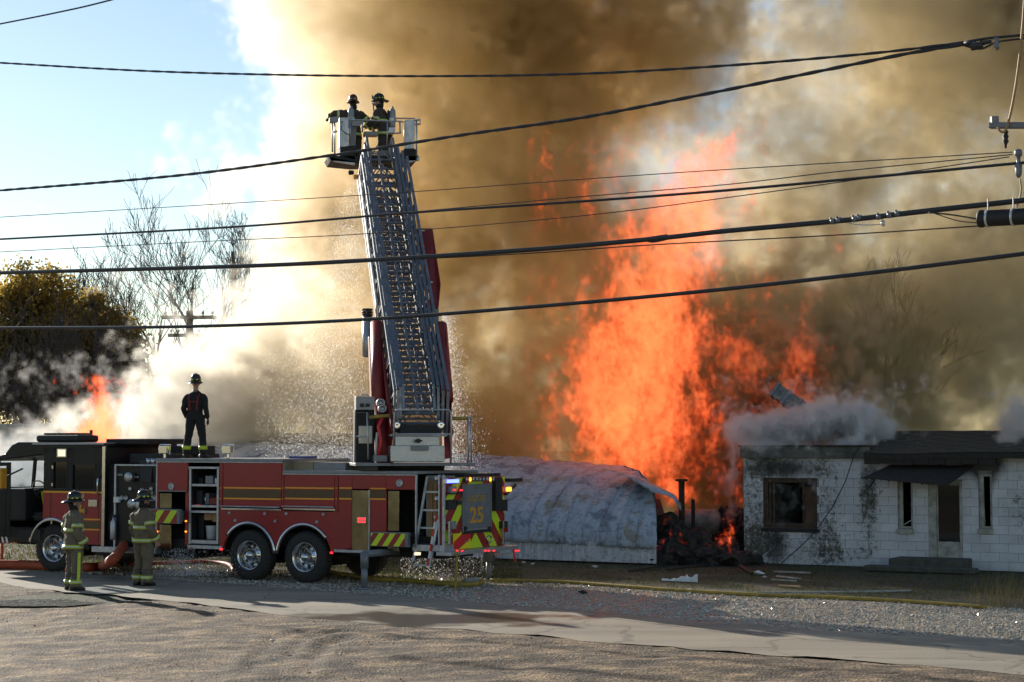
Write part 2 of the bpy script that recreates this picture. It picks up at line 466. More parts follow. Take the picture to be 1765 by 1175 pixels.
RUTS = [[q.xy for q in resample([gnd(a, b, -.3) for a, b in R_], .12)] for R_ in (((440,1172),(452,1150),(474,1130),(508,1119),(560,1115),(640,1112),(760,1114),(900,1124)),((478,1176),(492,1152),(512,1133),(545,1124),(600,1120),(700,1124),(840,1138)),((525,1176),(536,1156),(560,1138),(600,1131),(680,1134)),((60,1072),(180,1066),(330,1070),(480,1086),(640,1098)),((900,1150),(1080,1142),(1250,1152),(1400,1168)))]
PUDZ = -.07; PUD = gnd(75, 1038, PUDZ)
gridmesh('gravel_lot', al, ac, lotpt, lotmat())
def strip(name, P0, P1, z0, z1, mat, n=6, jag0=0, jag1=0, step=.25):
    A = resample(P0, step); k = len(A); rows = []
    B = resample(P1, step)
    for i in range(k):
        p = A[i]; q = B[min(int(round(i * (len(B)-1) / (k-1))), len(B)-1)]
        d = (q - p).normalized()
        p2 = p - d * (jag0 * fb(np.float64(i*.35), np.float64(2.))); q2 = q + d * (jag1 * fb(np.float64(i*.35), np.float64(6.)))
        rows.append([p2.lerp(q2, j / n) + Vector((0, 0, lerp(z0, z1, j / n))) for j in range(n + 1)])
    return gridmesh(name, range(k), range(n + 1), lambda i, j: rows[i][j], mat)
strip('road', NEAR, FAR, .0, .0, roadmat(), 6, .45, .35)
FARIN = [p + (NEAR[i] - p).normalized() * .35 for i, p in enumerate(FAR)]
strip('gravel_verge', FARIN, VERGE, -.005, -.005, vergemat(), 6, 0, .5)

# loose stones and tufts: nobody could count them
rnd = random.Random(11)
def scatter_stones(name, pick, n, s0, s1, mat, lab=None):
    B = MB()
    base = [(1,0,0),(-.9,.1,0),(0,1,.1),(.1,-1,0),(0,0,.7),(0,0,-.5)]
    fs = [(0,2,4),(2,1,4),(1,3,4),(3,0,4),(2,0,5),(1,2,5),(3,1,5),(0,3,5)]
    for _ in range(n):
        p = pick(); s = rnd.uniform(s0, s1) * (1 if rnd.random() > .04 else 1.8); a = rnd.uniform(0, 6.28); c, sn = math.cos(a), math.sin(a)
        k = [s * rnd.uniform(.6, 1.2) for _ in range(3)]
        B.add([(p[0] + (x*c - y*sn)*k[0], p[1] + (x*sn + y*c)*k[1], p[2] + z*k[2] + s*.2) for x, y, z in base], fs)
    o = B.build(name, mat); o['kind'] = 'stuff'; return o
MAT['stone'] = pm('wet_gravel_stone', (.30, .27, .22), (.62, .56, .46), 9, .12, world=True, spec=.7)
MAT['stone2'] = pm('dry_brown_stone', (.09, .072, .052), (.34, .27, .19), 9, .6, world=True)
def pick_verge():
    i = rnd.randrange(1, len(FAR) - 2) ; t = rnd.random(); u = rnd.random()
    # stones lie closer together where they show larger
    p = FAR[i].lerp(FAR[i+1], t); q = VERGE[i].lerp(VERGE[i+1], t)
    r = p.lerp(q, u * 1.02); return (r.x, r.y, -.003)
scatter_stones('verge_gravel', pick_verge, 20000, .010, .026, MAT['stone'])
def pick_lot():
    a = rnd.uniform(-2, 26); d = rnd.uniform(.1, 13); p = RA + RD * a + RN * (d + near_off(a))
    return (p.x, p.y, -0.32 * sstep(d, .0, 7) - .002)
scatter_stones('lot_gravel', pick_lot, 9000, .005, .014, MAT['stone2'])

def grass(name, pick, n, h0, h1, mat, wid=.012):
    B = MB()
    for _ in range(n):
        p = pick(); h = rnd.uniform(h0, h1); a = rnd.uniform(0, 6.28); l = rnd.uniform(.1, .6) * h
        w = wid; dx, dy = math.cos(a)*w, math.sin(a)*w; b = rnd.uniform(0, 6.28)
        B.add([(p[0]-dx, p[1]-dy, p[2]-.01), (p[0]+dx, p[1]+dy, p[2]-.01), (p[0]+math.cos(b)*l, p[1]+math.sin(b)*l, p[2]+h)], [(0,1,2)])
    o = B.build(name, mat); o['kind'] = 'stuff'; return o
MAT['grass'] = leafmat('dry_green_grass', (.055, .075, .015), (.13, .11, .035), 1.2, .45)
MAT['weed'] = leafmat('dry_straw', (.24, .18, .07), (.13, .12, .04), 2.5, .45)
def pick_g(px0, px1, py0, py1):
    def f():
        while True:
            px = rnd.uniform(px0, px1); py = rnd.uniform(py0, py1)
            e = 967 + max(0, px) * .047
            if py < e + 4: 
                p = gnd(px, py)
                if fb(np.float64(p.x*.8), np.float64(p.y*.8)) > -.35: return (p.x, p.y, -.014)
    return f
grass('grass_under_truck', pick_g(-20, 900, 925, 1006), 26000, .025, .09, MAT['grass'])
grass('grass_by_barn', pick_g(840, 1780, 962, 1032), 11000, .015, .055, MAT['grass'])
# ---------------------------------------------------------------- buildings
TH = math.radians(28)
EU = Vector((math.cos(TH), -math.sin(TH), 0)); ED = Vector((math.sin(TH), math.cos(TH), 0))   # along the street, away from it

# --- white painted block building
B0 = at(1283, 966, 40.3); B0.z = 0
house = empty('block_building', B0, -TH)
tag(house, 'burned-out white painted concrete block building with dark roof and broken windows', 'building')
def bu(px, py):
    """facade coordinates (u along the front, z up) of what shows at this pixel"""
    k = (px - 882.5) / FPX
    for _ in range(3):
        b = (587.5 - py) / FPX
        dy = math.cos(PITCH) - b * math.sin(PITCH)
        kk = k / dy
        u = (kk * B0.y - B0.x) / (EU.x - kk * EU.y)
    p = at(px, py, B0.y + EU.y * u)
    return u, p.z
def blockmat():
    m, nt, bs, N, L = nmat('peeling_white_block_paint')
    co = N('ShaderNodeNewGeometry').outputs['Position']
    def noise(s, d=6, r=.65, st=None):
        n = N('ShaderNodeTexNoise'); n.inputs['Scale'].default_value = s; n.inputs['Detail'].default_value = d; n.inputs['Roughness'].default_value = r
        if st:
            mp = N('ShaderNodeMapping'); mp.inputs['Scale'].default_value = st; L(co, mp.inputs[0]); L(mp.outputs[0], n.inputs['Vector'])
        else: L(co, n.inputs['Vector'])
        return n.outputs[0]
    def math_(op, a, b):
        n = N('ShaderNodeMath'); n.operation = op
        for k, v in ((0, a), (1, b)):
            if isinstance(v, (int, float)): n.inputs[k].default_value = v
            else: L(v, n.inputs[k])
        return n.outputs[0]
    def spot(u, z, ru, rz, amp):
        c = B0 + EU * u; c.z = z
        d = N('ShaderNodeVectorMath'); d.operation = 'SUBTRACT'; d.inputs[1].default_value = c; L(co, d.inputs[0])
        mp = N('ShaderNodeMapping'); mp.vector_type = 'POINT'; mp.inputs['Rotation'].default_value = (0, 0, TH); mp.inputs['Scale'].default_value = (1/ru, .3, 1/rz)
        L(d.outputs[0], mp.inputs[0])
        l = N('ShaderNodeVectorMath'); l.operation = 'LENGTH'; L(mp.outputs[0], l.inputs[0])
        r = N('ShaderNodeMapRange'); r.interpolation_type = 'SMOOTHSTEP'; r.inputs['From Min'].default_value = 1.25; r.inputs['From Max'].default_value = 0
        r.inputs['To Min'].default_value = 0; r.inputs['To Max'].default_value = amp; L(l.outputs[1], r.inputs[0]); return r.outputs[0]
    peel = 0
    for px, py, rx, ry, a in ((1300,880,60,190,.22),(1425,870,44,130,.20),(1360,940,130,55,.15),(1497,860,28,120,.27),(1757,880,34,90,.19),(1360,800,100,34,.18),(1470,960,90,30,.10)):
        u, z = bu(px, py); s = spot(u, z, rx/72, ry/72, a); peel = math_('ADD', s, peel) if peel != 0 else s
    n = noise(8, 9, .78); nf = noise(30, 5, .75)
    t = math_('ADD', math_('ADD', math_('MULTIPLY', n, .75), math_('MULTIPLY', nf, .40)), peel)
    msk = N('ShaderNodeMapRange'); msk.inputs['From Min'].default_value = .745; msk.inputs['From Max'].default_value = .86; L(t, msk.inputs[0])
    paint = ramp(N, L, noise(1.3, 6), [(.3, (.43, .43, .44)), (.7, (.60, .60, .61))])
    under = ramp(N, L, noise(9, 5), [(.35, (.045, .045, .034)), (.65, (.11, .105, .07))])
    mx = N('ShaderNodeMix'); mx.data_type = 'RGBA'; L(msk.outputs[0], mx.inputs[0]); L(paint, mx.inputs[6]); L(under, mx.inputs[7])
    soot = 0
    for px, py, rx, ry, a in ((1345,808,75,24,.9),(1338,935,26,60,.75),(1497,850,20,60,.55),(1600,800,130,22,.75),(1697,800,36,34,.85),(1336,770,110,14,.5),(1700,835,22,30,.5)):
        u, z = bu(px, py); s = spot(u, z, rx/72, ry/72, a); soot = math_('ADD', s, soot) if soot != 0 else s
    sm = N('ShaderNodeMapRange'); sm.inputs['From Min'].default_value = .55; sm.inputs['From Max'].default_value = 1.15; sm.inputs['To Max'].default_value = .93
    L(math_('ADD', soot, math_('MULTIPLY', noise(4, 7, .7, (1, 1, .5)), .75)), sm.inputs[0])
    m2 = N('ShaderNodeMix'); m2.data_type = 'RGBA'; L(sm.outputs[0], m2.inputs[0]); L(mx.outputs[2], m2.inputs[6]); m2.inputs[7].default_value = (.018, .017, .013, 1)
    oi = N('ShaderNodeObjectInfo'); rv = N('ShaderNodeMapRange'); rv.inputs['To Min'].default_value = .91; rv.inputs['To Max'].default_value = 1.05; L(oi.outputs['Random'], rv.inputs[0])
    m3 = N('ShaderNodeMix'); m3.data_type = 'RGBA'; m3.blend_type = 'MULTIPLY'; m3.inputs[0].default_value = 1; L(m2.outputs[2], m3.inputs[6]); L(rv.outputs[0], m3.inputs[7])
    L(m3.outputs[2], bs.inputs['Base Color']); bs.inputs['Roughness'].default_value = .75
    b = N('ShaderNodeBump'); b.inputs['Strength'].default_value = .5; b.inputs['Distance'].default_value = .012
    L(math_('SUBTRACT', nf, math_('MULTIPLY', msk.outputs[0], .6)), b.inputs['Height']); L(b.outputs[0], bs.inputs['Normal'])
    return m
MAT['block'] = blockmat()
MAT['char'] = pm('charred_wood', (.012, .010, .008), (.030, .024, .018), 9, .8, bump=.4)
MAT['charbrown'] = pm('scorched_brown_wood', (.07, .038, .016), (.022, .014, .008), 7, .75, bump=.3)
MAT['shingle'] = pm('dark_roof_shingle', (.030, .028, .022), (.055, .050, .038), 12, .85, bump=.4)
MAT['fascia'] = pm('sooty_fascia_board', (.12, .12, .10), (.04, .038, .030), 2.2, .7)
MAT['mortar'] = pm('painted_mortar', (.26, .26, .26), (.10, .10, .085), 3.5, .9, world=True)
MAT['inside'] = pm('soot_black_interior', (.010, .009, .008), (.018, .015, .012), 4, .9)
MAT['conc'] = pm('stained_concrete_step', (.085, .078, .062), (.045, .042, .034), 6, .9, bump=.4)
MAT['dirtywhite'] = pm('dirty_white_frame', (.42, .41, .37), (.20, .19, .15), 5, .7)
W_END = 9.0; H_W = 2.52; WT = .2
CH = .195; CL = .40
opens = []
def opening(px0, px1, py0, py1):
    u0, z1 = bu(px0, py0); u1, z0 = bu(px1, py1); opens.append((u0, u1, z0, z1)); return u0, u1, z0, z1
W1 = opening(1315, 1409, 823, 911)
W2 = opening(1547, 1574, 825, 911)
W3 = opening(1686, 1711, 817, 911)
DR = opening(1600, 1660, 828, 962)
# backing wall, cut round the openings
def wall_with_holes(B, u0, u1, z0, z1, y0, y1, holes):
    us = sorted(set([u0, u1] + [h[i] for h in holes for i in (0, 1)])); us = [u for u in us if u0 <= u <= u1]
    for a, b in zip(us, us[1:]):
        zs = [(z0, z1)]
        for h in holes:
            if h[0] <= (a+b)/2 <= h[1]:
                zs = [s for q in zs for s in ((q[0], min(q[1], h[2])), (max(q[0], h[3]), q[1])) if s[1] - s[0] > 1e-4]
        for q in zs: B.box(a, b, y0, y1, q[0], q[1])
b = MB(); wall_with_holes(b, 0, W_END, 0, H_W, .012, WT, opens)
b.box(0, WT, WT, 7, 0, H_W); b.box(W_END - WT, W_END, WT, 7, 0, H_W); b.box(0, W_END, 7, 7.2, 0, H_W)
b.build('wall', MAT['mortar'], house)
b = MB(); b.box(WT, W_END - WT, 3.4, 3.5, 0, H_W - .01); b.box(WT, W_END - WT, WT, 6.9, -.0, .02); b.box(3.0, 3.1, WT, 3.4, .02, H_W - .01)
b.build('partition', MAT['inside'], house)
cache = {}
def block(u0, u1, z0, z1, y=-.002, th=.03, name='block'):
    g = .0022
    k = (round(u1-u0, 2), round(z1-z0, 2), th)
    if k not in cache:
        x = MB(); hw = (u1-u0)/2 - g; hz = (z1-z0)/2 - g; c = .004
        R = []
        for yy, s in ((th, 0), (c, 0), (0, c)):
            R.append([(-hw+s, yy, -hz+s), (hw-s, yy, -hz+s), (hw-s, yy, hz-s), (-hw+s, yy, hz-s)])
        x.rings(R); cache[k] = x.mesh('block', MAT['block'])
    o = mkobj(name, cache[k], house, ((u0+u1)/2, y, (z0+z1)/2))
    return o
nrow = int(round(H_W / CH)); rb = random.Random(4)
for r in range(nrow):
    z0 = r * CH; z1 = min(z0 + CH, H_W); zc = (z0 + z1) / 2
    u = -(CL / 2 if r % 2 else 0)
    while u < W_END:
        seg = [(max(u, 0), min(u + CL, W_END))]
        for h in opens:
            if h[2] - .03 < zc < h[3] + .03:
                seg = [q for s in seg for q in ((s[0], min(s[1], h[0])), (max(s[0], h[1]), s[1])) if q[1] - q[0] > .05]
        for s in seg:
            if s[1] - s[0] > .05:
                block(s[0], s[1], z0, z1, y=-.018 + rb.uniform(-.005, .005))
        u += CL
# side (left) wall blocks, edge-on
for r in range(nrow):
    pass
# soldier course over the large window
for i in range(15):
    w = (W1[1] - W1[0] + .5) / 15; u = W1[0] - .25 + i * w
    x = MB(); x.box(u + .006, u + w - .006, -.034, -.019, W1[3] + .01, W1[3] + .085); x.build('brick', MAT['block'], house)
# window frames
def frame(name, o, mat, w=.07, y0=.03, y1=.10, mull=()):
    x = MB()
    x.box(o[0], o[0]+w, y0, y1, o[2], o[3]); x.box(o[1]-w, o[1], y0, y1, o[2], o[3])
    x.box(o[0]+w, o[1]-w, y0, y1, o[3]-w, o[3]); x.box(o[0]+w, o[1]-w, y0, y1, o[2], o[2]+w)
    w_ = x.build(name, mat, house, bev=.006)
    return w_
wf = frame('window', W1, MAT['charbrown'], .11)
x = MB()
for t in (.10, .17, .72): 
    uu = lerp(W1[0], W1[1], t); x.box(uu, uu + .05, .05, .09, W1[2]+.11, W1[3]-.11)
x.build('mullion', MAT['charbrown'], wf)
x = MB(); x.box(lerp(W1[0],W1[1],.62), lerp(W1[0],W1[1],.94), .5, .52, .9, 1.75); x.build('curtain_board', pm('scorched_tan_board', (.22, .13, .085), (.12, .07, .045), 3, .8), wf)
x = MB(); x.box(W1[0]-.05, W1[1]+.05, -.05, .06, W1[2]-.09, W1[2]-.003); x.build('sill', MAT['char'], wf, bev=.006)
for W, nm in ((W2, 1), (W3, 2)):
    wf = frame('window', W, MAT['dirtywhite'], .05)
    x = MB(); x.box(W[0]+.05, W[0]+.11, .0, .06, W[2]+.05, W[3]-.05); x.build('sash', MAT['dirtywhite'], wf)
    x = MB(); x.bar((W[0]+.12, .02, W[2]+.08), (W[1]-.02, -.02, W[2]+.19) if nm == 1 else (W[0]+.10, -.01, W[3]-.4), .02, .02); x.build('loose_batten', MAT['dirtywhite'], wf)
    x = MB(); x.box(W[0]-.02, W[1]+.02, -.06, .05, W[2]-.115, W[2]-.003); x.build('sill', MAT['dirtywhite'], wf, bev=.01)
# door
u0, u1, z0, z1 = DR
df = MB(); df.box(u0, u0+.17, -.03, .10, z0, z1); df.box(u1-.05, u1, -.03, .10, z0, z1); df.box(u0+.17, u1-.05, -.03, .10, z1-.06, z1)
dframe = df.build('door', MAT['dirtywhite'], house, bev=.008)
g0, gz1 = bu(1616, 836); g1, gz0 = bu(1654, 934)
x = MB(); wall_with_holes(x, u0+.173, u1-.053, z0, z1-.063, .02, .06, [(g0, g1, gz0, gz1)]); x.build('door_leaf', MAT['dirtywhite'], dframe, bev=.005)
x = MB(); x.box(g0, g1, .035, .042, gz0, gz1); x.build('pane', MAT['darkglass'], dframe)
# steps
su0, _ = bu(1552, 980); su1, _ = bu(1677, 980)
x = MB(); x.box(su0, su1, -.95, -.04, 0, .26); x.build('step', MAT['conc'], house, bev=.03)
x = MB(); x.box(su0-.45, su1+.35, -1.35, -.952, 0, .12); x.build('step', MAT['conc'], house, bev=.03)
# fascia, eaves, roof
ub, _ = bu(1500, 780)
x = MB(); x.box(-.05, ub, -.10, -.035, 2.40, 2.66); x.build('fascia', MAT['fascia'], house, bev=.006)
x = MB(); x.box(-.08, ub, -.13, 7.2, 2.662, 2.70); x.build('roof_edge', MAT['char'], house)
x = MB()
ur, _ = bu(1545, 735); ur1 = 7.4
def roofpt(u, t): # t 0 at the eave, 1 at the ridge
    sag = -.04 * math.exp(-((u - 3.7) / .9) ** 2) * (1 - t)
    return Vector((u, lerp(-.35, 3.0, t), lerp(2.53, 3.02, t) + sag))
nU = 16
row = 0
T0 = 22
for j in range(T0):
    t0 = j / T0; t1 = (j + 1.25) / T0
    v = []
    for i in range(nU + 1):
        u = lerp(ub - .05 - .2 * min(1, t0), W_END, i / nU)
        p = roofpt(u, t0); q = roofpt(u, min(1, t1)); w = .006 * math.sin(i * 3.1 + j * 1.7)
        v += [p + Vector((0, 0, .035 + w)), q + Vector((0, 0, .022 + w)), p + Vector((0, 0, .012 + w))]
    fs = []
    for i in range(nU):
        a = i * 3; c = a + 3
        fs += [(a, c, c+1, a+1), (a+2, c+2, c, a)]
    m_ = MB(); m_.add(v, fs); m_.build('shingle_course', MAT['shingle'], house)
v = []
for i in range(nU + 1):
    u = lerp(ub - .05, W_END, i / nU); p = roofpt(u, 0); q = roofpt(u - (.2 if i == 0 else 0), 1)
    v += [p, q, p - Vector((0, 0, .11)), Vector((u, 6.6, 2.5))]
fs = []
for i in range(nU):
    a = i*4; c = a+4; fs += [(a, a+1, c+1, c), (a+2, c+2, c, a), (a+1, a+3, c+3, c+1)]
x = MB(); x.add(v, fs); x.build('roof', MAT['char'], house)
# eave board and the hanging burnt awning over the door
ua, za = bu(1497, 792); ue, ze = bu(1722, 790)
x = MB()
for i in range(8):
    a = lerp(ua, ue, i/8); c = lerp(ua, ue, (i+1)/8 - .004)
    x.box(a, c, -.33, -.29, 2.28 + .02*math.sin(i*2.3), 2.50 - .04*math.exp(-(((a+c)/2-3.7)/.9)**2))
x.build('eave_board', MAT['char'], house)
A = [bu(1536, 801), bu(1680, 802), bu(1657, 834), bu(1514, 821)]
pl = [(A[0][0], -.05, A[0][1]), (A[1][0], -.05, A[1][1]), (A[2][0]-.12, -.75, A[2][1]+.0), (A[3][0]-.12, -.75, A[3][1])]
x = MB(); x.prism(pl, (0, .0, -.03))
aw = x.build('awning', MAT['char'], house)
x = MB(); q = bu(1530, 824); q2 = bu(1522, 839); x.bar((q[0]-.1, -.62, q[1]), (q2[0]-.1, -.72, q2[1]), .03, .03); x.build('strut', MAT['char'], aw)
x = MB()
for i in range(5):
    t = (i + .5) / 5; p = Vector(pl[0]).lerp(Vector(pl[1]), t); q = Vector(pl[3]).lerp(Vector(pl[2]), t); x.bar(p + Vector((0,0,-.04)), q + Vector((0,0,-.04)), .03, .03)
x.build('rafter', MAT['char'], aw)
# loose cable hanging across the front
P = [bu(p, q) for p, q in ((1483,771),(1476,784),(1462,830),(1442,872),(1420,905),(1395,935),(1357,969))]
x = MB(); x.tube([(u, -.12 - .05*i, z) for i, (u, z) in enumerate(P)], .012, 6); tag(x.build('dangling_cable', MAT['black_matt']), 'thin black cable drooping across the white block wall', 'cable')
o = bpy.data.objects['dangling_cable']; o.location = B0; o.rotation_euler = (0, 0, -TH)
# duct sticking out of the roof
d0 = at(1335, 672, 43.5); d1 = at(1392, 712, 43.2)
dd = (d1 - d0).normalized(); sd = dd.cross(Vector((0, 1, 0))).normalized()
x = MB(); x.bar(d0, d1 + dd * 1.0, .50, .34, up=sd)
dk = x.build('roof_duct', pm('dented_galvanised_duct', (.16, .19, .19), (.05, .055, .05), 5, .5, .5, bump=.3)); tag(dk, 'dented metal duct jutting up through steam from the building roof', 'duct')
for t in (0.02, .35, .7):
    p = d0.lerp(d1, t); x = MB(); x.bar(p, p + dd * .05, .56, .40, up=sd); x.build('duct_flange', MAT['steel'], dk)

# --- burned metal barn
R0 = at(1133, 972, 39.5); R0.z = 0
barn = empty('metal_barn', R0, -TH)
tag(barn, 'collapsed fire-scorched metal barn with buckled sheet roof', 'barn')
def barnmat(name, c1, c2, c3):
    m, nt, bs, N, L = nmat(name)
    co = N('ShaderNodeNewGeometry').outputs['Position']
    n1 = N('ShaderNodeTexNoise'); n1.inputs['Scale'].default_value = 1.3; n1.inputs['Detail'].default_value = 8; n1.inputs['Roughness'].default_value = .68; L(co, n1.inputs['Vector'])
    n2 = N('ShaderNodeTexNoise'); n2.inputs['Scale'].default_value = 7; n2.inputs['Detail'].default_value = 7; n2.inputs['Roughness'].default_value = .7; n2.inputs['Distortion'].default_value = 1.2; L(co, n2.inputs['Vector'])
    c = ramp(N, L, n1.outputs[0], [(.40, c2), (.47, c1), (.55, c1), (.62, c3)])
    mx = N('ShaderNodeMix'); mx.data_type = 'RGBA'; mx.blend_type = 'MULTIPLY'; mx.inputs[0].default_value = .85
    L(c, mx.inputs[6]); L(ramp(N, L, n2.outputs[0], [(.36, (.55, .55, .57)), (.5, (1, 1, 1)), (.75, (1.15, 1.15, 1.15))]), mx.inputs[7])
    L(mx.outputs[2], bs.inputs['Base Color']); bs.inputs['Roughness'].default_value = .6; bs.inputs['Metallic'].default_value = .15
    b = N('ShaderNodeBump'); b.inputs['Strength'].default_value = .6; b.inputs['Distance'].default_value = .03; L(n2.outputs[0], b.inputs['Height']); L(b.outputs[0], bs.inputs['Normal'])
    return m
MAT['barnroof'] = barnmat('heat_bleached_roof_sheet', (.38, .43, .49), (.20, .225, .26), (.29, .265, .225))
MAT['barnwall'] = barnmat('ribbed_barn_siding', (.56, .58, .62), (.46, .48, .52), (.36, .33, .29))
def eave(s): return .44 + .018 * s          # wall height along the barn, s metres from its right end
def ridge(s): return 1.98 + .075 * s if s < 6 else 2.43 + .045 * (s - 6)
def roof_pt(s, t):
    z0 = eave(s); z1 = ridge(s)
    a = t * math.pi / 2
    y = 3.4 * (1 - math.cos(a)) ** .9 - .03; z = z0 + (z1 - z0) * (math.sin(a) ** .92)
    # dents grow towards the burnt end
    k = sstep(5.5 - s, 0, 4.5)
    w = k * (.075 * fb(np.float64(s*.9+5), np.float64(t*3+1), 3) + .035 * math.sin(s*9 + 6*fb(np.float64(s*.8), np.float64(t*2.), 2)) * t*(1-t) * 3)
    w += .05 * fb(np.float64(s*2.3+1), np.float64(t*5.)) + .06 * k * fb(np.float64(s*3.+t*5), np.float64(t*9. - s*2), 3)
    return Vector((-s, y - w * math.cos(a) * 1.0, z + w * math.sin(a)))
def end_s(t):
    # where the torn roof ends, along the barn
    want = lerp(1133, 1127, t/.55) if t < .55 else lerp(1127, 1076, (t-.55)/.45)
    s = 0.0
    M_ = Matrix.Rotation(-TH, 3, 'Z')
    for _ in range(40):
        p = M_ @ roof_pt(s, t) + R0
        dpx = 882.5 + FPX * p.x / (p.y * math.cos(PITCH) + (p.z - EYE) * math.sin(PITCH)) - want
        if abs(dpx) < .5: break
        s += dpx / 68
    return max(s, 0)
ENDS = [end_s(max(0, -.03 + 1.03 * j / 26)) for j in range(27)]
# siding: each ribbed sheet a part
s = 0.0; ri = random.Random(8); k = 0
while s < 15:
    wd = .165 if s < 5.2 else .9
    x = MB(); h0 = eave(s) + ri.uniform(-.02, .02)
    v = []
    for uu, yy in ((0, 0), (.10, 0), (.2, -.018), (.34, -.018), (.44, 0), (1, 0)):
        px_ = -(s + wd * (.985 * uu + .008)); v += [(px_, yy, .03), (px_, yy, h0 + .02)]
    n = len(v) // 2
    x.add(v + [(a, b + .012, c) for a, b, c in v], [(2*i, 2*i+1, 2*i+3, 2*i+2) for i in range(n-1)] + [(2*n, 2*n+1, 1, 0), (2*n-2, 2*n-1, 4*n-1, 4*n-2)])
    x.build('wall_panel', MAT['barnwall'], barn); s += wd; k += 1
# roof sheets
s = 0.0
while s < 15.5:
    wd = .46 if s < 5.5 else 1.1
    x = MB(); nt_ = 26; ns = 6 if s < 5.5 else 2
    R = []
    for j in range(nt_ + 1):
        t = -.03 + 1.03 * j / nt_
        for i in range(ns + 1):
            p = roof_pt(max(s + (wd + .03) * i / ns, ENDS[j]), max(t, 0) if j else 0)
            lift = .045 if i == ns else (.0 if i else -.004)
            if j == 0:
                p = p + Vector((0, -.03, -.05 - .05 * ri.random()))
            R.append(p + Vector((0, -lift * .7, lift * .7)))
    fs = [(j*(ns+1)+i, j*(ns+1)+i+1, (j+1)*(ns+1)+i+1, (j+1)*(ns+1)+i) for j in range(nt_) for i in range(ns)]
    x.add(R, fs); o = x.build('roof_panel', MAT['barnroof'], barn, smooth=True)
    sol = o.modifiers.new('thick', 'SOLIDIFY'); sol.thickness = .012
    s += wd
# back half of the roof and far wall
x = MB(); R = []
for i in range(17):
    s = 2.6 + i * 12.9 / 16; R += [Vector((-s, 3.35, ridge(s) - .01)), Vector((-s, 6.0, ridge(s) * .75)), Vector((-s, 7.2, .0))]
x.add(R, [(i*3+j, i*3+3+j, i*3+4+j, i*3+1+j) for i in range(16) for j in (0, 1)]); x.build('rear_roof', MAT['barnroof'], barn)
# curled roof end over the opening
top = [(1040,808),(1075,812),(1105,826),(1140,845),(1162,856),(1172,868)]
bot = [(1118,842),(1120,846),(1128,849),(1146,853),(1160,860),(1173,880)]
x = MB(); R = []
for (a, b_), (c, d) in zip(top, bot):
    p = at(a, b_, 41.6); q = at(c, d, 39.9)
    M_ = Matrix.Rotation(TH, 3, 'Z')
    R += [M_ @ (p - R0), M_ @ (p.lerp(q, .5) + Vector((0, 0, .07)) - R0), M_ @ (q - R0)]
x.add(R, [(i*3+j, i*3+3+j, i*3+4+j, i*3+1+j) for i in range(5) for j in (0, 1)])
o = x.build('curled_sheet', MAT['barnroof'], barn, smooth=True); so_ = o.modifiers.new('thick', 'SOLIDIFY'); so_.thickness = .02
x = MB(); x.box(-15, -.5, .5, .56, .02, .4); x.box(-2.35, -2.30, .6, 3.2, 0, 1.2); x.build('burnt_partition', MAT['inside'], barn)
x = MB()
for i in range(3): x.bar((-.03, .03 + i*1.1, 0), (-.03, .03 + i*1.1, .42 + .5*i), .07, .07)
x.build('post', MAT['char'], barn)

# --- long grey wall of the building behind the truck, and the pale low building at the far left
g0 = at(95, 762, 52); g1 = at(640, 768, 50.0)
lowb = empty('grey_shed', (g0.x, g0.y, 0), math.atan2(g1.y - g0.y, g1.x - g0.x)); Lb = (Vector((g1.x, g1.y)) - Vector((g0.x, g0.y))).length
tag(lowb, 'long low blue-grey metal shed seen over the fire truck body', 'shed')
n = int(Lb / .55)
for i in range(n):
    x = MB(); a = i * Lb / n; x.box(a + .01, a + Lb / n - .01, -.015 + .006 * (i % 2), .02, 0, 2.74); x.build('wall_panel', pm_ if (pm_ := MAT.get('shedwall')) else MAT.setdefault('shedwall', pm('blue_grey_shed_siding', (.16, .18, .21), (.11, .125, .15), 1.2, .6, .2)), lowb)
x = MB(); x.box(0, Lb, .025, 4.2, 0, 2.74); x.build('shed_body', MAT['mortar'], lowb)
x = MB(); x.prism([(-.1, -.12, 2.745), (-.1, 4.4, 3.05), (-.1, 4.4, 3.1), (-.1, -.12, 2.80)], (Lb + .2, 0, 0)); x.build('roof', MAT['steel'], lowb)
h0 = at(-60, 730, 58); h1 = at(118, 738, 54)
pale = empty('pale_building', (h0.x, h0.y, 0), math.atan2(h1.y - h0.y, h1.x - h0.x)); Lp = (h1 - h0).length
tag(pale, 'pale low building with flat roof in front of the autumn trees', 'building')
x = MB(); x.box(0, Lp, 0, 5, 0, 3.25); x.build('wall', pm('cream_wall', (.50, .47, .41), (.40, .37, .32), 1.5, .8), pale)
x = MB(); x.box(-.1, Lp + .1, -.12, 5.1, 3.253, 3.40); x.build('roof_edge', MAT['dirtywhite'], pale)

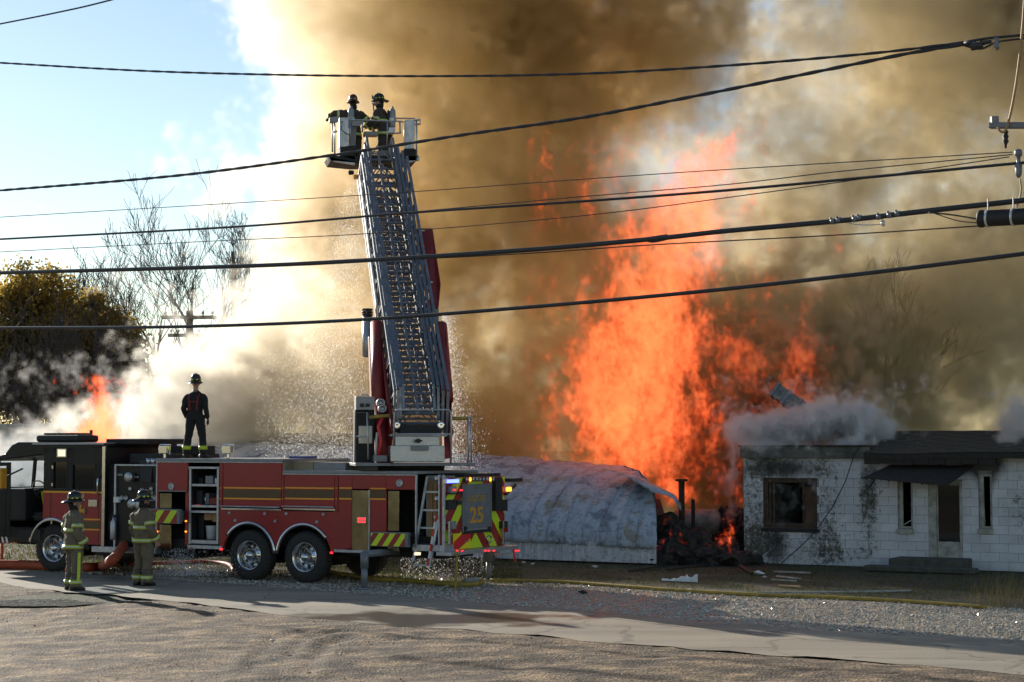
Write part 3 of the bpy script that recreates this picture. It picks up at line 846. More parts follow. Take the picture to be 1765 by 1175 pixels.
# --- charred debris between barn and building
def heap(name, c, rx, ry, rz, seed, mat, label, parent=None):
    R = []; n = 40; k = 14
    for i in range(k + 1):
        ph = i / k * math.pi / 2
        for j in range(n):
            a = 2 * math.pi * j / n
            q = 1 + .6 * fb(np.float64(3*math.cos(a)*math.cos(ph) + seed), np.float64(3*math.sin(a)*math.cos(ph) + 2*math.sin(ph)), 4)
            R.append((c[0] + rx*q*math.cos(a)*math.cos(ph), c[1] + ry*q*math.sin(a)*math.cos(ph), c[2] + rz*q*math.sin(ph)))
    x = MB(); x.add(R, [(i*n+j, i*n+(j+1) % n, (i+1)*n+(j+1) % n, (i+1)*n+j) for i in range(k) for j in range(n)])
    o = x.build(name, mat); tag(o, label, 'debris heap'); return o
def embermat():
    m, nt, bs, N, L = nmat('charred_debris_with_embers')
    co = N('ShaderNodeNewGeometry').outputs['Position']
    n1 = N('ShaderNodeTexNoise'); n1.inputs['Scale'].default_value = 9; n1.inputs['Detail'].default_value = 7; L(co, n1.inputs['Vector'])
    L(ramp(N, L, n1.outputs[0], [(.35, (.010, .009, .008)), (.7, (.05, .043, .035))]), bs.inputs['Base Color']); bs.inputs['Roughness'].default_value = .9
    b = N('ShaderNodeBump'); b.inputs['Strength'].default_value = 1; b.inputs['Distance'].default_value = .08; L(n1.outputs[0], b.inputs['Height']); L(b.outputs[0], bs.inputs['Normal'])
    return m
MAT['ember'] = embermat()
h = at(1165, 950, 40.6); heap('charred_heap', (h.x, h.y, 0), .85, 1.0, .88, 1, MAT['ember'], 'tall charred heap smouldering in the open end of the barn')
h = at(1240, 950, 40.2); heap('charred_heap', (h.x, h.y, 0), .75, .9, .50, 5, MAT['ember'], 'low charred heap against the corner of the white block building')
h = at(1255, 895, 44.5); heap('charred_heap', (h.x, h.y, 0.0), .6, .8, 1.05, 9, MAT['ember'], 'dark round charred mound behind the white tank')
# vent pipe and tank behind
p = at(1175, 870, 42.5); q = at(1175, 826, 42.5)
vp = empty('vent_pipe', (p.x, p.y, 0)); tag(vp, 'rusty flanged vent pipe standing in front of the flames', 'pipe')
x = MB(); x.cyl((0,0,0), (0,0,q.z-.04), .075, n=12); x.build('shaft', MAT['charbrown'], vp, True)
x = MB(); x.cyl((0,0,q.z-.05), (0,0,q.z+.01), .15, n=14); x.build('flange', MAT['charbrown'], vp)
t = at(1200, 893, 44)
tk = empty('oil_tank', (t.x, t.y, 0)); tag(tk, 'pale scorched tank lying beside the vent pipe', 'tank')
x = MB(); x.lathe((-.6, 0, t.z - .1), (1, 0, 0), [(0, .02), (.02, .26), (.12, .33), (1.08, .33), (1.18, .26), (1.2, .02)], 18); x.build('shell', pm('scorched_pale_tank', (.34, .32, .28), (.10, .09, .08), 3, .6), tk, True)
x = MB()
for a in (-.35, .35): x.box(a-.05, a+.05, -.25, .25, 0, t.z - .38)
x.build('cradle', MAT['char'], tk)
# ---------------------------------------------------------------- trees, far pole
MAT['bark'] = pm('grey_brown_bark', (.050, .040, .030), (.028, .022, .017), 9, .9)
MAT['farbark'] = pm('pale_grey_bark', (.060, .050, .040), (.035, .028, .022), 6, .9)
MAT['leafg'] = leafmat('dark_olive_leaf', (.085, .078, .030), (.19, .155, .05), .9, .5)
MAT['leafy'] = leafmat('yellow_autumn_leaf', (.44, .29, .05), (.24, .18, .05), .7, .6)
MAT['twig'] = pm('purple_grey_twig', (.075, .060, .058), (.045, .036, .036), 3, .9)
def branchy(B, p, d, L_, r, depth, rr, up=.12, split=(2, 3), spread=.55, shrink=.70, minr=.009):
    k = 5; pts = [p]; q = p.copy(); dd = d.copy()
    for i in range(k):
        dd = (dd + Vector((rr.uniform(-.16,.16), rr.uniform(-.16,.16), up*.3 + rr.uniform(-.06,.06)))).normalized(); q = q + dd * (L_/k); pts.append(q.copy())
    rs = [max(minr, r * (1 - .45*i/k)) for i in range(k+1)]
    B.tube(pts, rs, 5 if r > .04 else 3)
    if depth <= 0: return
    for j in range(rr.randint(*split)):
        t = rr.uniform(.45, 1.0) if j else 1.0; i = min(k, int(t*k)); 
        a = rr.uniform(0, 6.28); o = dd.orthogonal().normalized(); o = Matrix.Rotation(a, 3, dd) @ o
        nd = (dd + o*rr.uniform(.5,1.0)*spread*1.4 + Vector((0,0,up))).normalized()
        branchy(B, pts[i], nd, L_*shrink*rr.uniform(.8,1.15), rs[i]*.68, depth-1, rr, up, split, spread, shrink, minr)
def bare_tree(label, base, h, r, seed, lean=(0,0), depth=6, spread=.50, up=.16, name='bare_tree', forks=None, mat='farbark'):
    o = empty(name, base); tag(o, label, 'tree', 'trees behind the fire'); rr = random.Random(seed)
    B = MB(); d = Vector((lean[0], lean[1], 1)).normalized(); pts = [Vector((0,0,-.1))]; q = Vector((0,0,0))
    for i in range(8):
        d = (d + Vector((rr.uniform(-.05,.05), rr.uniform(-.05,.05), .02))).normalized(); q = q + d*(h*.52/8); pts.append(q.copy())
    B.tube(pts, [r*(1 - .055*i) for i in range(9)], 8); B.build('trunk', MAT[mat], o, True)
    C_ = MB()
    for i in range(3, 9):
        for k in range(1 if i < 6 else 2):
            a = rr.uniform(0, 6.28); nd = (Vector((math.cos(a)*.7, math.sin(a)*.35, .9))).normalized()
            branchy(C_, pts[i], nd, h*(.17 if i < 6 else .16), r*(.34 if i < 7 else .42), depth-1 if i > 4 else depth-2, rr, up, (2,3), spread, .76)
    C_.build('crown', MAT[mat], o)
    return o
def leafy_tree(label, base, crowns, nleaf, seed, mats, trunk_r=.25, name='leafy_tree', leaf=.17):
    o = empty(name, base); tag(o, label, 'tree', 'trees behind the fire'); rr = random.Random(seed); bb = Vector(base)
    top = sum((Vector(c[0]) for c in crowns), Vector()) / len(crowns) - bb
    B = MB(); B.tube([Vector((0,0,-.1)), Vector((top.x*.3, top.y*.3, top.z*.4)), top], [trunk_r, trunk_r*.75, trunk_r*.4], 8)
    for c, r, w in crowns:
        e = Vector(c) - bb; B.tube([Vector((top.x*.3, top.y*.3, top.z*.4)), (e + top*.6)/1.6, e], [trunk_r*.5, trunk_r*.35, .04], 5)
    B.build('trunk', MAT['bark'], o, True)
    LB = [MB() for _ in mats]
    tot = sum(r[0]*r[1] if isinstance(r, tuple) else r*r for c, r, w in crowns)
    for c, r, w in crowns:
        r3 = r if isinstance(r, tuple) else (r, r)
        share = r3[0]*r3[1]/tot; k = int(nleaf*share)
        clumps = []
        for _ in range(max(6, int(k/45))):
            u = Vector((rr.gauss(0,1), rr.gauss(0,1), rr.gauss(0,1))).normalized() * (rr.random() ** .35); clumps.append(Vector((u.x*r3[0], u.y*r3[0]*.8, u.z*r3[1])) + Vector(c) - bb)
        for cl in clumps:
            mi = 0 if rr.random() > w else min(1, len(mats)-1); cr = rr.uniform(.22, .5) * (r3[0]**.5)
            for _ in range(45):
                p = cl + Vector((rr.gauss(0,1), rr.gauss(0,1), rr.gauss(0,.8))) * cr * .55
                a = Vector((rr.gauss(0,1), rr.gauss(0,1), rr.gauss(0,1))).normalized(); b = a.orthogonal().normalized(); s = leaf * rr.uniform(.6, 1.2)
                LB[mi].add([p - a*s*.5, p + b*s*.32, p + a*s*.5, p - b*s*.32], [(0,1,2,3)])
    for k, (lb, m) in enumerate(zip(LB, mats)):
        if lb.v: lb.build('crown' if k == 0 else 'yellow_leaves', MAT[m], o)
    return o
def C(px, py, Y): return at(px, py, Y)
Yt = 66
leafy_tree('dark leafy tree with yellowing top at the far left', (C(60,700,Yt).x, Yt, 0), [(C(60,505,Yt), (1.5,1.1), .8), (C(20,540,Yt), (1.4,1.2), .65), (C(95,560,Yt), (1.3,1.4), .65), (C(50,610,Yt), (2.0,1.5), .25), (C(-20,640,Yt), (1.6,1.6), .1), (C(70,680,Yt), (2.2,1.2), .03)], 32000, 2, ['leafg', 'leafy'])
leafy_tree('rounded dark tree with golden leaves right of the taller one', (C(175,700,Yt+2).x, Yt+2, 0), [(C(160,545,Yt+2), (1.1,.9), .85), (C(195,590,Yt+2), (1.2,1.2), .6), (C(150,620,Yt+2), (1.6,1.4), .12), (C(215,640,Yt+2), (.9,1.0), .05), (C(170,690,Yt+2), (1.8,1.0), .02)], 27000, 5, ['leafg', 'leafy'])
# leafless shrub in front
def thicket(label, px, py0, py1, Y, wpx, n, seed):
    b = C(px, py0, Y); o = empty('bare_shrub', (b.x, Y, 0)); tag(o, label, 'shrub', 'trees behind the fire'); rr = random.Random(seed); B = MB(); h = C(px, py1, Y).z
    for i in range(n):
        a = rr.uniform(-1, 1); d = Vector((a*.55, rr.uniform(-.4,.4), 1)).normalized()
        branchy(B, Vector((a*wpx/FPX*Y*.35, rr.uniform(-.6,.6), 0)), d, h*rr.uniform(.45,.62), .03, 4, rr, .16, (2,3), .42, .62, .011)
    B.build('branches', MAT['twig'], o)
thicket('tangle of bare purple-grey brush in front of the far left trees', 30, 720, 585, 62, 200, 26, 3)
thicket('lower bare brush at the foot of the golden tree', 140, 720, 640, 63, 160, 14, 8)
for i, (px, top, Y, h, r, seed, lean, lab) in enumerate((
    (352, 300, 70, 0, .17, 12, (-.02, 0), 'tall bare tree standing right of the far utility pole'),
    (272, 385, 72, 0, .14, 23, (-.03, 0), 'slimmer bare tree left of the far utility pole'),
    (205, 430, 76, 0, .10, 31, (.04, 0), 'thin bare tree rising behind the golden leaves'),
    (130, 430, 78, 0, .10, 37, (-.02, 0), 'thin bare tree rising behind the yellowing far left tree'),
    (1522, 425, 53, 0, .05, 44, (.0, 0), 'bare tree half hidden in the smoke above the block building'))):
    t = at(px, top, Y); bare_tree(lab, (t.x, Y, 0), t.z * 1.0, r, seed, lean)
t = at(402, 455, 68); o = empty('broken_tree', (t.x, 68, 0)); tag(o, 'ragged broken tree trunk at the edge of the white smoke', 'tree', 'trees behind the fire')
x = MB(); x.tube([(0,0,-.1), (.05,0,3), (-.02,0,6.5), (.05,0,t.z-.2), (-.05,0,t.z+.5)], [.06,.06,.055,.10,.04], 7); x.build('trunk', MAT['farbark'], o, True)
x = MB(); rr = random.Random(6)
for k in range(7): branchy(x, Vector((0,0,t.z - .2 - .5*rr.random())), Vector((rr.uniform(-1,.6), rr.uniform(-.4,.4), rr.uniform(.6,1.2))).normalized(), 1.0, .022, 4, rr, .15, (1,3), .6, .7)
x.build('crown', MAT['farbark'], o)
# far utility pole
t = at(327, 535, 60); fp = empty('utility_pole', (t.x, 60, 0)); tag(fp, 'distant wooden utility pole with two crossarms beside the bare trees', 'utility pole')
x = MB(); x.cyl((0,0,0), (0,0,t.z), .16, .12, 10); x.build('pole', MAT['bark'], fp, True)
for zz, w in ((at(327,547,60).z, .95), (at(327,578,60).z, .72)):
    x = MB(); x.box(-w, w, -.17, -.05, zz-.06, zz+.06); arm = x.build('crossarm', MAT['bark'], fp)
    for u in (-.85, -.5, .5, .85):
        x = MB(); x.lathe((u*w, -.11, zz+.06), (0,0,1), [(0,.02),(.05,.02),(.06,.05),(.12,.05),(.15,.02)], 8); x.build('insulator', MAT['steel'], arm, True)
x = MB(); x.bar((-.05,-.12,at(327,600,60).z), (.42,-.12,at(327,580,60).z), .04, .04); x.build('brace', MAT['bark'], fp)
# ---------------------------------------------------------------- the ladder truck
T0W = Vector((-1.275, 32.8, 0)); TF = Vector((-.883, .469, 0)); TL = Vector((-.469, -.883, 0))
TRZ = math.atan2(TF.y, TF.x)
truck = empty('fire_truck', T0W, TRZ)
tag(truck, 'red fire truck with black cab, raised aerial ladder and bucket', 'fire truck')
def sp(px, w=0.0):
    """distance along the truck from its tail of what shows at this pixel column, w metres out from its left side"""
    k = (px - 882.5) / FPX; o = T0W + TL * w
    # a point's column also depends a little on its height; take the level of the eye
    kk = k / math.cos(PITCH)
    return (kk * o.y - o.x) / (TF.x - kk * TF.y)
def sz(px, py, w=0.0):
    s = sp(px, w); p = T0W + TL * w + TF * s
    return at(px, py, p.y).z
def tw(px, py, Y):
    """truck coordinates of the point at this pixel, Y metres from the camera"""
    d = at(px, py, Y) - T0W
    return Vector((d.dot(TF), d.dot(TL), d.z))
def side(px0, px1, py0, py1, w=0.0):
    a, b = sorted((sp(px0, w), sp(px1, w))); m_ = (px0 + px1) / 2
    return a, b, sz(m_, py1, w), sz(m_, py0, w)
def sbox(name, px0, px1, py0, py1, w0, w1, mat, parent=truck, bev=.006, **k):
    a, b, z0, z1 = side(px0, px1, py0, py1, w1 if w1 > 0 else 0)
    x = MB(); x.box(a, b, w0, w1, z0, z1); return x.build(name, mat, parent, bev=bev, **k)
BW = -2.40                                      # right side of the truck

# chassis
x = MB(); x.box(.35, 11.3, -1.75, -.65, .52, .85); x.box(.2, 8.2, -2.1, -.35, .70, .95); x.box(6.0, 8.6, -2.2, -.15, .38, .78)
x.build('chassis', MAT['dark'], truck)
for s_ in (3.17, 4.51, 9.67):
    x = MB(); x.lathe((s_, -2.1, .5), (0, 1, 0), [(0,.09),(.62,.09),(.70,.22),(1.10,.22),(1.18,.09),(1.8,.09)], 12); x.build('axle', MAT['dark'], truck, True)
# wheels
def wheel(s_, w, out, r=.50, turn=0, z=.5, first=[None]):
    if first[0] is None:
        wh = empty('wheel', parent=truck)
        x = MB()
        prof = [(-.30,.30),(-.30,.44),(-.27,.485),(-.2,.5),(-.10,.5),(-.03,.488),(.0,.45),(.01,.36),(.0,.285),(-.05,.275),(-.28,.28)]
        x.lathe((0,0,0), (0,1,0), prof, 40)
        for i in range(40):
            a = 2*math.pi*i/40
            x.bar((.497*math.cos(a), -.26, .497*math.sin(a)), (.497*math.cos(a+.05), -.04, .497*math.sin(a+.05)), .035, .022, up=(math.cos(a), 0, math.sin(a)))
        x.build('tyre', MAT['tyre'], wh, True)
        x = MB(); x.lathe((0,0,0), (0,1,0), [(-.25,.277),(-.06,.275),(.005,.292),(.012,.283),(-.03,.262),(-.10,.238),(-.15,.22),(-.155,.15),(-.12,.135),(-.12,.01)], 32)
        x.build('rim', MAT['chrome'], wh, True)
        x = MB(); x.lathe((0,0,0), (0,1,0), [(-.12,.10),(-.02,.095),(.03,.075),(.05,.04),(.055,.002)], 20); x.build('hub_cap', MAT['chrome'], wh, True)
        x = MB(); x.cyl((0, -.158, 0), (0, -.146, 0), .034, n=10); hm = x.mesh('hand_hole', MAT['black_matt'])
        for i in range(8):
            a = 2*math.pi*(i+.5)/8; mkobj('hand_hole', hm, wh, (.19*math.cos(a), 0, .19*math.sin(a)))
        x = MB()
        for i in range(10):
            a = 2*math.pi*i/10; x.cyl((.14*math.cos(a), -.15, .14*math.sin(a)), (.14*math.cos(a), -.10, .14*math.sin(a)), .014, n=6)
        x.build('wheel_nut', MAT['chrome'], wh)['kind'] = 'stuff'
        first[0] = wh
    else:
        wh = first[0].copy(); COL.objects.link(wh)
        for c in first[0].children:
            d = c.copy(); COL.objects.link(d); d.parent = wh
    wh.location = (s_, w, z); wh.rotation_euler = (0, random.Random(int(s_*100)).uniform(0, 6), (0 if out > 0 else math.pi) + turn)
    sc = r / .5; wh.scale = (sc, 1, sc)
    return wh
for s_ in (3.17, 4.51):
    wheel(s_, -.02, 1); wheel(s_, BW + .02, -1)
wheel(9.67, -.06, 1, turn=.10); wheel(9.67, BW + .06, -1, turn=.10)

# ---- cab
sA = sp(181)                                   # rear of the cab
zroof = sz(150, 763); zbelt = sz(130, 849); zbot = sz(150, 938)
sD0, sD1 = sp(79), sp(24)                      # front doorway
sN = 11.35                                      # nose
x = MB()
# crew cab shell: floor, rear wall, roof, left and right skins with the left front doorway open
x.box(sA, sA + .05, BW, -.03, zbot, zroof - .06)
x.box(sA + .05, sN - .25, BW + .05, -.08, .86, .92)
x.box(sD0, sD0 + .06, BW + .05, -.75, .92, zbelt - .1)
x.box(sN - .10, sN, BW + .05, -.10, .62, 1.78)
x.build('cab_frame', MAT['black_matt'], truck)
def cab_roof():
    x = MB()
    y0, y1 = BW - .02, .0
    prof = [(sA - .02, zroof), (sD1 - .15, zroof + .02), (sD1 + .02, zroof - .04), (sD1 + .22, zroof - .24), (sN - .02, zroof - .30), (sN - .02, zroof - .40), (sD1 + .10, zroof - .36), (sA - .02, zroof - .10)]
    x.prism([(s_, y1, z) for s_, z in prof], (0, y0 - y1, 0)); return x.build('cab_roof', MAT['black'], truck, bev=.035)
cab_roof()
# left side skin: upper black part with two window openings, lower red part with wheel arch
def skin(name, poly_s, z0, z1, holes, mat, y0, y1, arch=None):
    x = MB(); wall_with_holes(x, poly_s[0], poly_s[1], z0, z1, y0, y1, holes)
    return x.build(name, mat, truck, bev=.004)
wins = [side(167, 129, 801, 843), side(119, 96, 796, 841)]
holes = [(a, b, z0, z1) for a, b, z0, z1 in wins]
cu = skin('cab_upper', (sA, sD0), zbelt, zroof - .10, holes, MAT['black'], -.05, .0)
for a, b, z0, z1 in holes:
    x = MB(); x.box(a - .01, b + .01, -.045, -.03, z0 - .01, z1 + .01); wn = x.build('window', MAT['darkglass'], truck)
    x = MB()
    for (p, q, r, t) in ((a-.025, b+.025, z1, z1+.02), (a-.025, b+.025, z0-.02, z0), (a-.025, a, z0, z1), (b, b+.025, z0, z1)): x.box(p, q, .001, .010, r, t)
    x.build('window_frame', MAT['black_matt'], wn)
zar = .5; rar = .66; swf = 9.67
def arched(name, s0, s1, z0, z1, mat, y0, y1, centres, r, parent=truck):
    """a panel with round wheel openings cut from its lower edge"""
    x = MB(); n = 60; ss = sorted(set([s0, s1] + [c + r*math.cos(math.pi*i/24) for c in centres for i in range(25)])); ss = [q for q in ss if s0 <= q <= s1]
    def low(q):
        zz = z0
        for c in centres:
            if abs(q - c) < r - 1e-6: zz = max(zz, zar + math.sqrt(r*r - (q-c)**2))
        return min(zz, z1 - .01)
    for a, b in zip(ss, ss[1:]):
        m_ = (a + b) / 2; la, lb = low(a + 1e-4), low(b - 1e-4)
        x.prism([(a, y1, la), (b, y1, lb), (b, y1, z1), (a, y1, z1)], (0, y0 - y1, 0))
    return x.build(name, mat, parent)
arched('cab_side', sA, sD0, zbot, zbelt - .012, MAT['red'], -.06, .004, [swf], .62)
arched('cab_side', sA, sN - .3, zbot, zbelt - .012, MAT['red'], BW, BW + .06, [swf], .62)
skin('cab_upper', (sA, sN - .2), zbelt, zroof - .10, [(sD0 + .1, sD1 + .12, zbelt + .12, zroof - .35)], MAT['black'], BW, BW + .05)
def arch_trim(s_, r, w=.012, a0=.06, a1=.94, parent=truck):
    R = []
    for i in range(25):
        a = math.pi * lerp(a0, a1, i / 24); c, sn = math.cos(a), math.sin(a)
        R.append([Vector((s_ + (r+dr)*c, yy, zar + (r+dr)*sn)) for dr, yy in ((-.03, .0), (-.025, w+.02), (.03, w+.02), (.04, .0))])
    x = MB(); x.rings(R); return x.build('wheel_arch_trim', MAT['chrome'], parent, True)
arch_trim(swf, .62)
# below the open doorway: sill, step well with white and red marking, bumper
x = MB(); x.box(sD0, sN - .2, -.35, -.01, .62, .86); x.build('door_sill', MAT['black'], truck, bev=.01)
sbox('cab_step', 75, 20, 912, 930, -.4, .015, MAT['black_matt'])
z0 = sz(10, 938); z1 = sz(10, 920)
x = MB(); x.box(sN - .1, sN + .55, BW, .0, z0, z1 + .1); bp = x.build('front_bumper', MAT['red'], truck, bev=.03)
for i in range(5):
    a = sp(22) + .02 + i * .12; x = MB(); x.prism([(a, .004, z0+.04), (a+.06, .004, z0+.04), (a+.12, .004, z1), (a+.06, .004, z1)], (0, -.002, 0)); x.build('stripe', MAT['white'], bp)
x = MB(); x.box(sN + .0, sN + .05, BW + .1, -.1, 1.78, zroof - .40); x.build('windshield', MAT['glass'], truck)
x = MB()
for p in (-.08, BW + .08, (BW) / 2): x.bar((sN + .02, p, 1.76), (sN - .04, p, zroof - .36), .05, .07)
x.build('windshield_pillar', MAT['black'], truck)
# cab inside: seat, steering wheel, dash
x = MB(); x.box(sD0 + .12, sD0 + .55, -.75, -.3, 1.05, 1.25); x.box(sD0 + .08, sD0 + .22, -.75, -.3, 1.25, 1.75); x.build('driver_seat', MAT['black_matt'], truck, bev=.03)
x = MB(); x.box(sN - .75, sN - .2, BW + .1, -.15, 1.05, 1.76); x.box(sD0 + .1, sN - .7, -1.7, -.9, .92, 1.55); x.build('dashboard', MAT['black_matt'], truck, bev=.05)
cst = Vector((sN - .85, -.52, 1.72))
x = MB(); x.tube([cst + Vector((.10*math.sin(a), .22*math.cos(a), .20*math.sin(a))) for a in [2*math.pi*i/20 for i in range(20)]], .014, 6, closed=True); x.bar(cst, cst + Vector((.3, 0, -.25)), .05, .05); x.bar(cst + Vector((0,-.2,0)), cst + Vector((0,.2,0)), .03, .02); x.build('steering_wheel', MAT['black_matt'], truck, True)
x = MB(); x.bar((sD0 + .3, -.28, 1.7), (sD0 + .15, -.26, 1.15), .05, .01); x.build('seat_belt', MAT['lime'], truck)
# open front door swung out
dr = empty('cab_door', parent=truck); dr.location = (sD1 + .02, .0, 0); dr.rotation_euler = (0, 0, math.radians(62))
x = MB(); wall_with_holes(x, 0, .82, .72, zroof - .42, -.03, .03, [(.10, .72, zbelt + .06, zroof - .5)]); x.build('door_leaf', MAT['black'], dr, bev=.01)
x = MB(); x.box(.10, .72, -.006, .006, zbelt + .06, zroof - .5); x.build('pane', MAT['glass'], dr)
x = MB(); x.box(.25, .45, .03, .06, 1.25, 1.30); x.build('door_handle', MAT['chrome'], dr)
mr = empty('mirror', parent=truck); q = tw(4, 824, 37.4); mr.location = q
x = MB(); x.box(-.05, .05, -.10, .10, -.22, .22); x.build('mirror_housing', MAT['goldtext'], mr, bev=.03)
x = MB(); x.bar((0,0,0), (-.1,-.5,.2), .03, .03); x.build('mirror_arm', MAT['black_matt'], mr)
# cab details
sbox('stripe', 181, 79, 846.5, 849.5, .002, .009, MAT['yellow'], bev=0)
for py in (895, 912.5): sbox('stripe', 176, 141, py-1.3, py+1.3, .004, .010, MAT['yellow'], bev=0)
sbox('stripe', 176, 141, 898, 910.5, .004, .009, MAT['gold'], bev=0)
g = sbox('grab_rail', 184, 179, 769, 942, -.02, .03, MAT['chrome'])
a, b, z0, z1 = side(176, 172, 822, 852); x = MB(); x.tube([(a, .01, z0), (a, .08, z0+.04), (a, .08, z1-.04), (a, .01, z1)], .018, 8); x.build('door_handle', MAT['chrome'], truck, True)
sbox('door_handle', 171, 156, 861, 873, .004, .03, MAT['chrome'])
sc = sbox('scene_light', 117, 101, 773, 788, .0, .07, MAT['chrome'])
sbox('lamp', 115, 103, 775, 786, .07, .078, MAT['l_white'], sc, 0)
for px, py0, py1 in ((92,790,936),(125.5,792,900),(174,792,936)): sbox('door_seam', px-.5, px+.5, py0, py1, .004, .0065, MAT['black_matt'], bev=0)
for px, py in ((93.5,805),(93.5,835),(93.5,900)): sbox('door_hinge', px-1.2, px+1.2, py-3, py+3, .004, .03, MAT['chrome'])
sbox('gutter_trim', 181, 58, 764, 766, .0, .03, MAT['alu'])
sbox('step_light', 140, 136, 930, 934, .004, .03, MAT['chrome'])
# maltese cross badge on the door
ce = Vector((sp(143), .012, sz(143, 880)))
def maltese(c, r, y, name, mat, parent):
    x = MB()
    for k in range(4):
        a = k * math.pi / 2
        pts = [(.16, -.10), (1.0, -.52), (1.1, 0), (1.0, .52), (.16, .10)]
        P = [(c[0] + r*(p*math.cos(a) - q*math.sin(a)), y, c[2] + r*(p*math.sin(a) + q*math.cos(a))) for p, q in pts]
        x.prism(P, (0, -.004, 0))
    x.lathe((c[0], y - .002, c[2]), (0, 1, 0), [(0, .45*r), (.004, .45*r), (.005, .0)], 16)
    return x.build(name, mat, parent)
maltese(ce, .17, .012, 'badge', MAT['gold'], truck)
maltese(ce, .115, .017, 'badge', MAT['goldtext'], truck)
# roof equipment
a, b, z0, z1 = side(155, 81, 748, 762, -.55); x = MB(); x.box(a, b, -.9, -.25, z0, z1 - .02); lb = x.build('light_bar', MAT['black_matt'], truck, bev=.05)
x = MB(); a, b, z0, z1 = side(150, 88, 746, 750, -.55); 
for i in range(6): x.box(lerp(a,b,i/6)+.02, lerp(a,b,(i+1)/6)-.02, -.8, -.35, z0, z1)
x.build('lens', MAT['darkglass'], lb, bev=.01)
sbox('antenna_base', 97, 93, 740, 750, -1.2, -1.16, MAT['black_matt'])
sbox('roof_hatch', 230, 158, 756, 765, -1.9, -.5, MAT['dark'])
sbox('front_light_bar', 52, 18, 778, 786, -1.9, -.6, MAT['black_matt'], bev=.02)

# ---- pump panel and the space behind the cab
s0, s1 = sp(272), sp(186)
x = MB(); x.box(s0, s1 + .1, BW, -.16, .62, sz(230, 801)); x.build('pump_house', MAT['dark'], truck)
pp = sbox('pump_panel', 271, 200, 803, 944, -.16, -.05, MAT['black'])
sbox('panel_trim', 272, 200, 800, 803, -.16, .0, MAT['alu'])
sbox('panel_trim', 203, 200, 803, 944, -.05, .0, MAT['alu'])
for i, (px, py, r) in enumerate(((212,858,.05),(219,858,.05),(240,862,.04),(262,858,.065),(267,858,.055),(252,858,.055),(258,880,.05),(246,845,.05),(226,842,.04),(262,842,.04))):
    x = MB(); c = (sp(px), -.05, sz(px, py)); x.lathe(c, (0,1,0), [(0, r), (.03, r), (.03, r*.82), (.022, r*.8), (.022, .001)], 14); x.build('gauge', MAT['alu'], truck, True)
for px, py in ((208,818),(222,818),(236,822),(250,820)):
    sbox('switch_plate', px+4, px-4, py-1.5, py+1.5, -.05, -.035, MAT['grey'], bev=0)
lx = sbox('intake_light', 208, 199, 856, 866, -.05, .02, MAT['white'], bev=.01)
for px, py in ((228,822),(234,868),(247,870),(257,905)):
    x = MB(); c = Vector((sp(px), -.05, sz(px, py))); x.lathe(c, (0,1,0), [(0,.09),(.08,.085),(.09,.10),(.13,.10),(.13,.02)], 14); x.build('valve_outlet', MAT['alu'], truck, True)
ext = empty('extinguisher', parent=truck); ext.location = (sp(201), .02, sz(201, 930))
x = MB(); x.lathe((0,0,0), (0,0,1), [(0,.05),(.02,.065),(.36,.065),(.42,.03),(.47,.025)], 14); x.build('cylinder', MAT['alu'], ext, True)
x = MB(); x.box(-.05,.05,-.02,.02,.47,.52); x.tube([(0.04,0,.5),(.09,.02,.42),(.08,.03,.2)], .012, 6); x.build('nozzle', MAT['black_matt'], ext)
sbox('running_board', 272, 163, 943, 953, -.3, .03, MAT['alu'])
x = MB(); a, b, z0, z1 = side(297, 200, 767, 800); x.box(a+.2, b-.1, -1.9, -.35, z0, z0+.22); x.build('hose_bed_cover', MAT['black_matt'], truck, bev=.03)
x = MB(); a, b, z0, z1 = side(296, 230, 768, 785); x.box(a, b, -1.5, -1.0, z0, z1); x.build('ladder_cradle', MAT['dark'], truck, bev=.02)
x = MB(); a, b, z0, z1 = side(263, 246, 795, 830); x.prism([(a, -.06, z1), (b+.1, -.06, z1+.02), (b, -.0, z0), (a, -.0, z0-.02)], (0, -.08, 0)); x.build('canvas_cover', MAT['black_matt'], truck)

# ---- front body
sB0, sB1 = sp(490), sp(272.5)
zt = sz(380, 790); zl = sz(400, 944); zt2 = sz(600, 811)
sC = sp(716)
x = MB(); x.box(sB0 + .002, sB1 - .0, BW, -1.0, .62, zt - .06); x.box(sp(327), sB1 - .7, -1.0, -.05, .62, .70); x.build('body_core', MAT['dark'], truck)
x = MB(); x.box(sC, sB0, BW, -1.0, .72, zt2 - .06); x.box(.08, sC, BW + .02, -.9, .76, zt2 - .06); x.build('body_core', MAT['dark'], truck)
x = MB(); x.box(sB0, sB1, BW - .02, .02, zt - .06, zt); x.build('body_top', MAT['grey'], truck, bev=.012)
x = MB(); x.box(sB0, sB1, .002, .026, zt - .085, zt - .062); x.build('top_rail', MAT['alu'], truck, bev=.004)
x = MB(); x.box(sC - .02, sB0 - .002, BW - .02, .02, zt2 - .06, zt2); x.build('body_top', MAT['grey'], truck, bev=.012)
x = MB(); x.box(sC - .02, sB0 - .002, .002, .026, zt2 - .085, zt2 - .062); x.build('top_rail', MAT['alu'], truck, bev=.004)
x = MB(); x.box(sB0 - .03, sB0, BW, -.0, zt2 + .002, zt - .062); x.build('body_step', pm('tan_bulkhead', (.30,.26,.18), (.24,.2,.14), 4, .6), truck)  # tan bulkhead where the body drops to its rear height
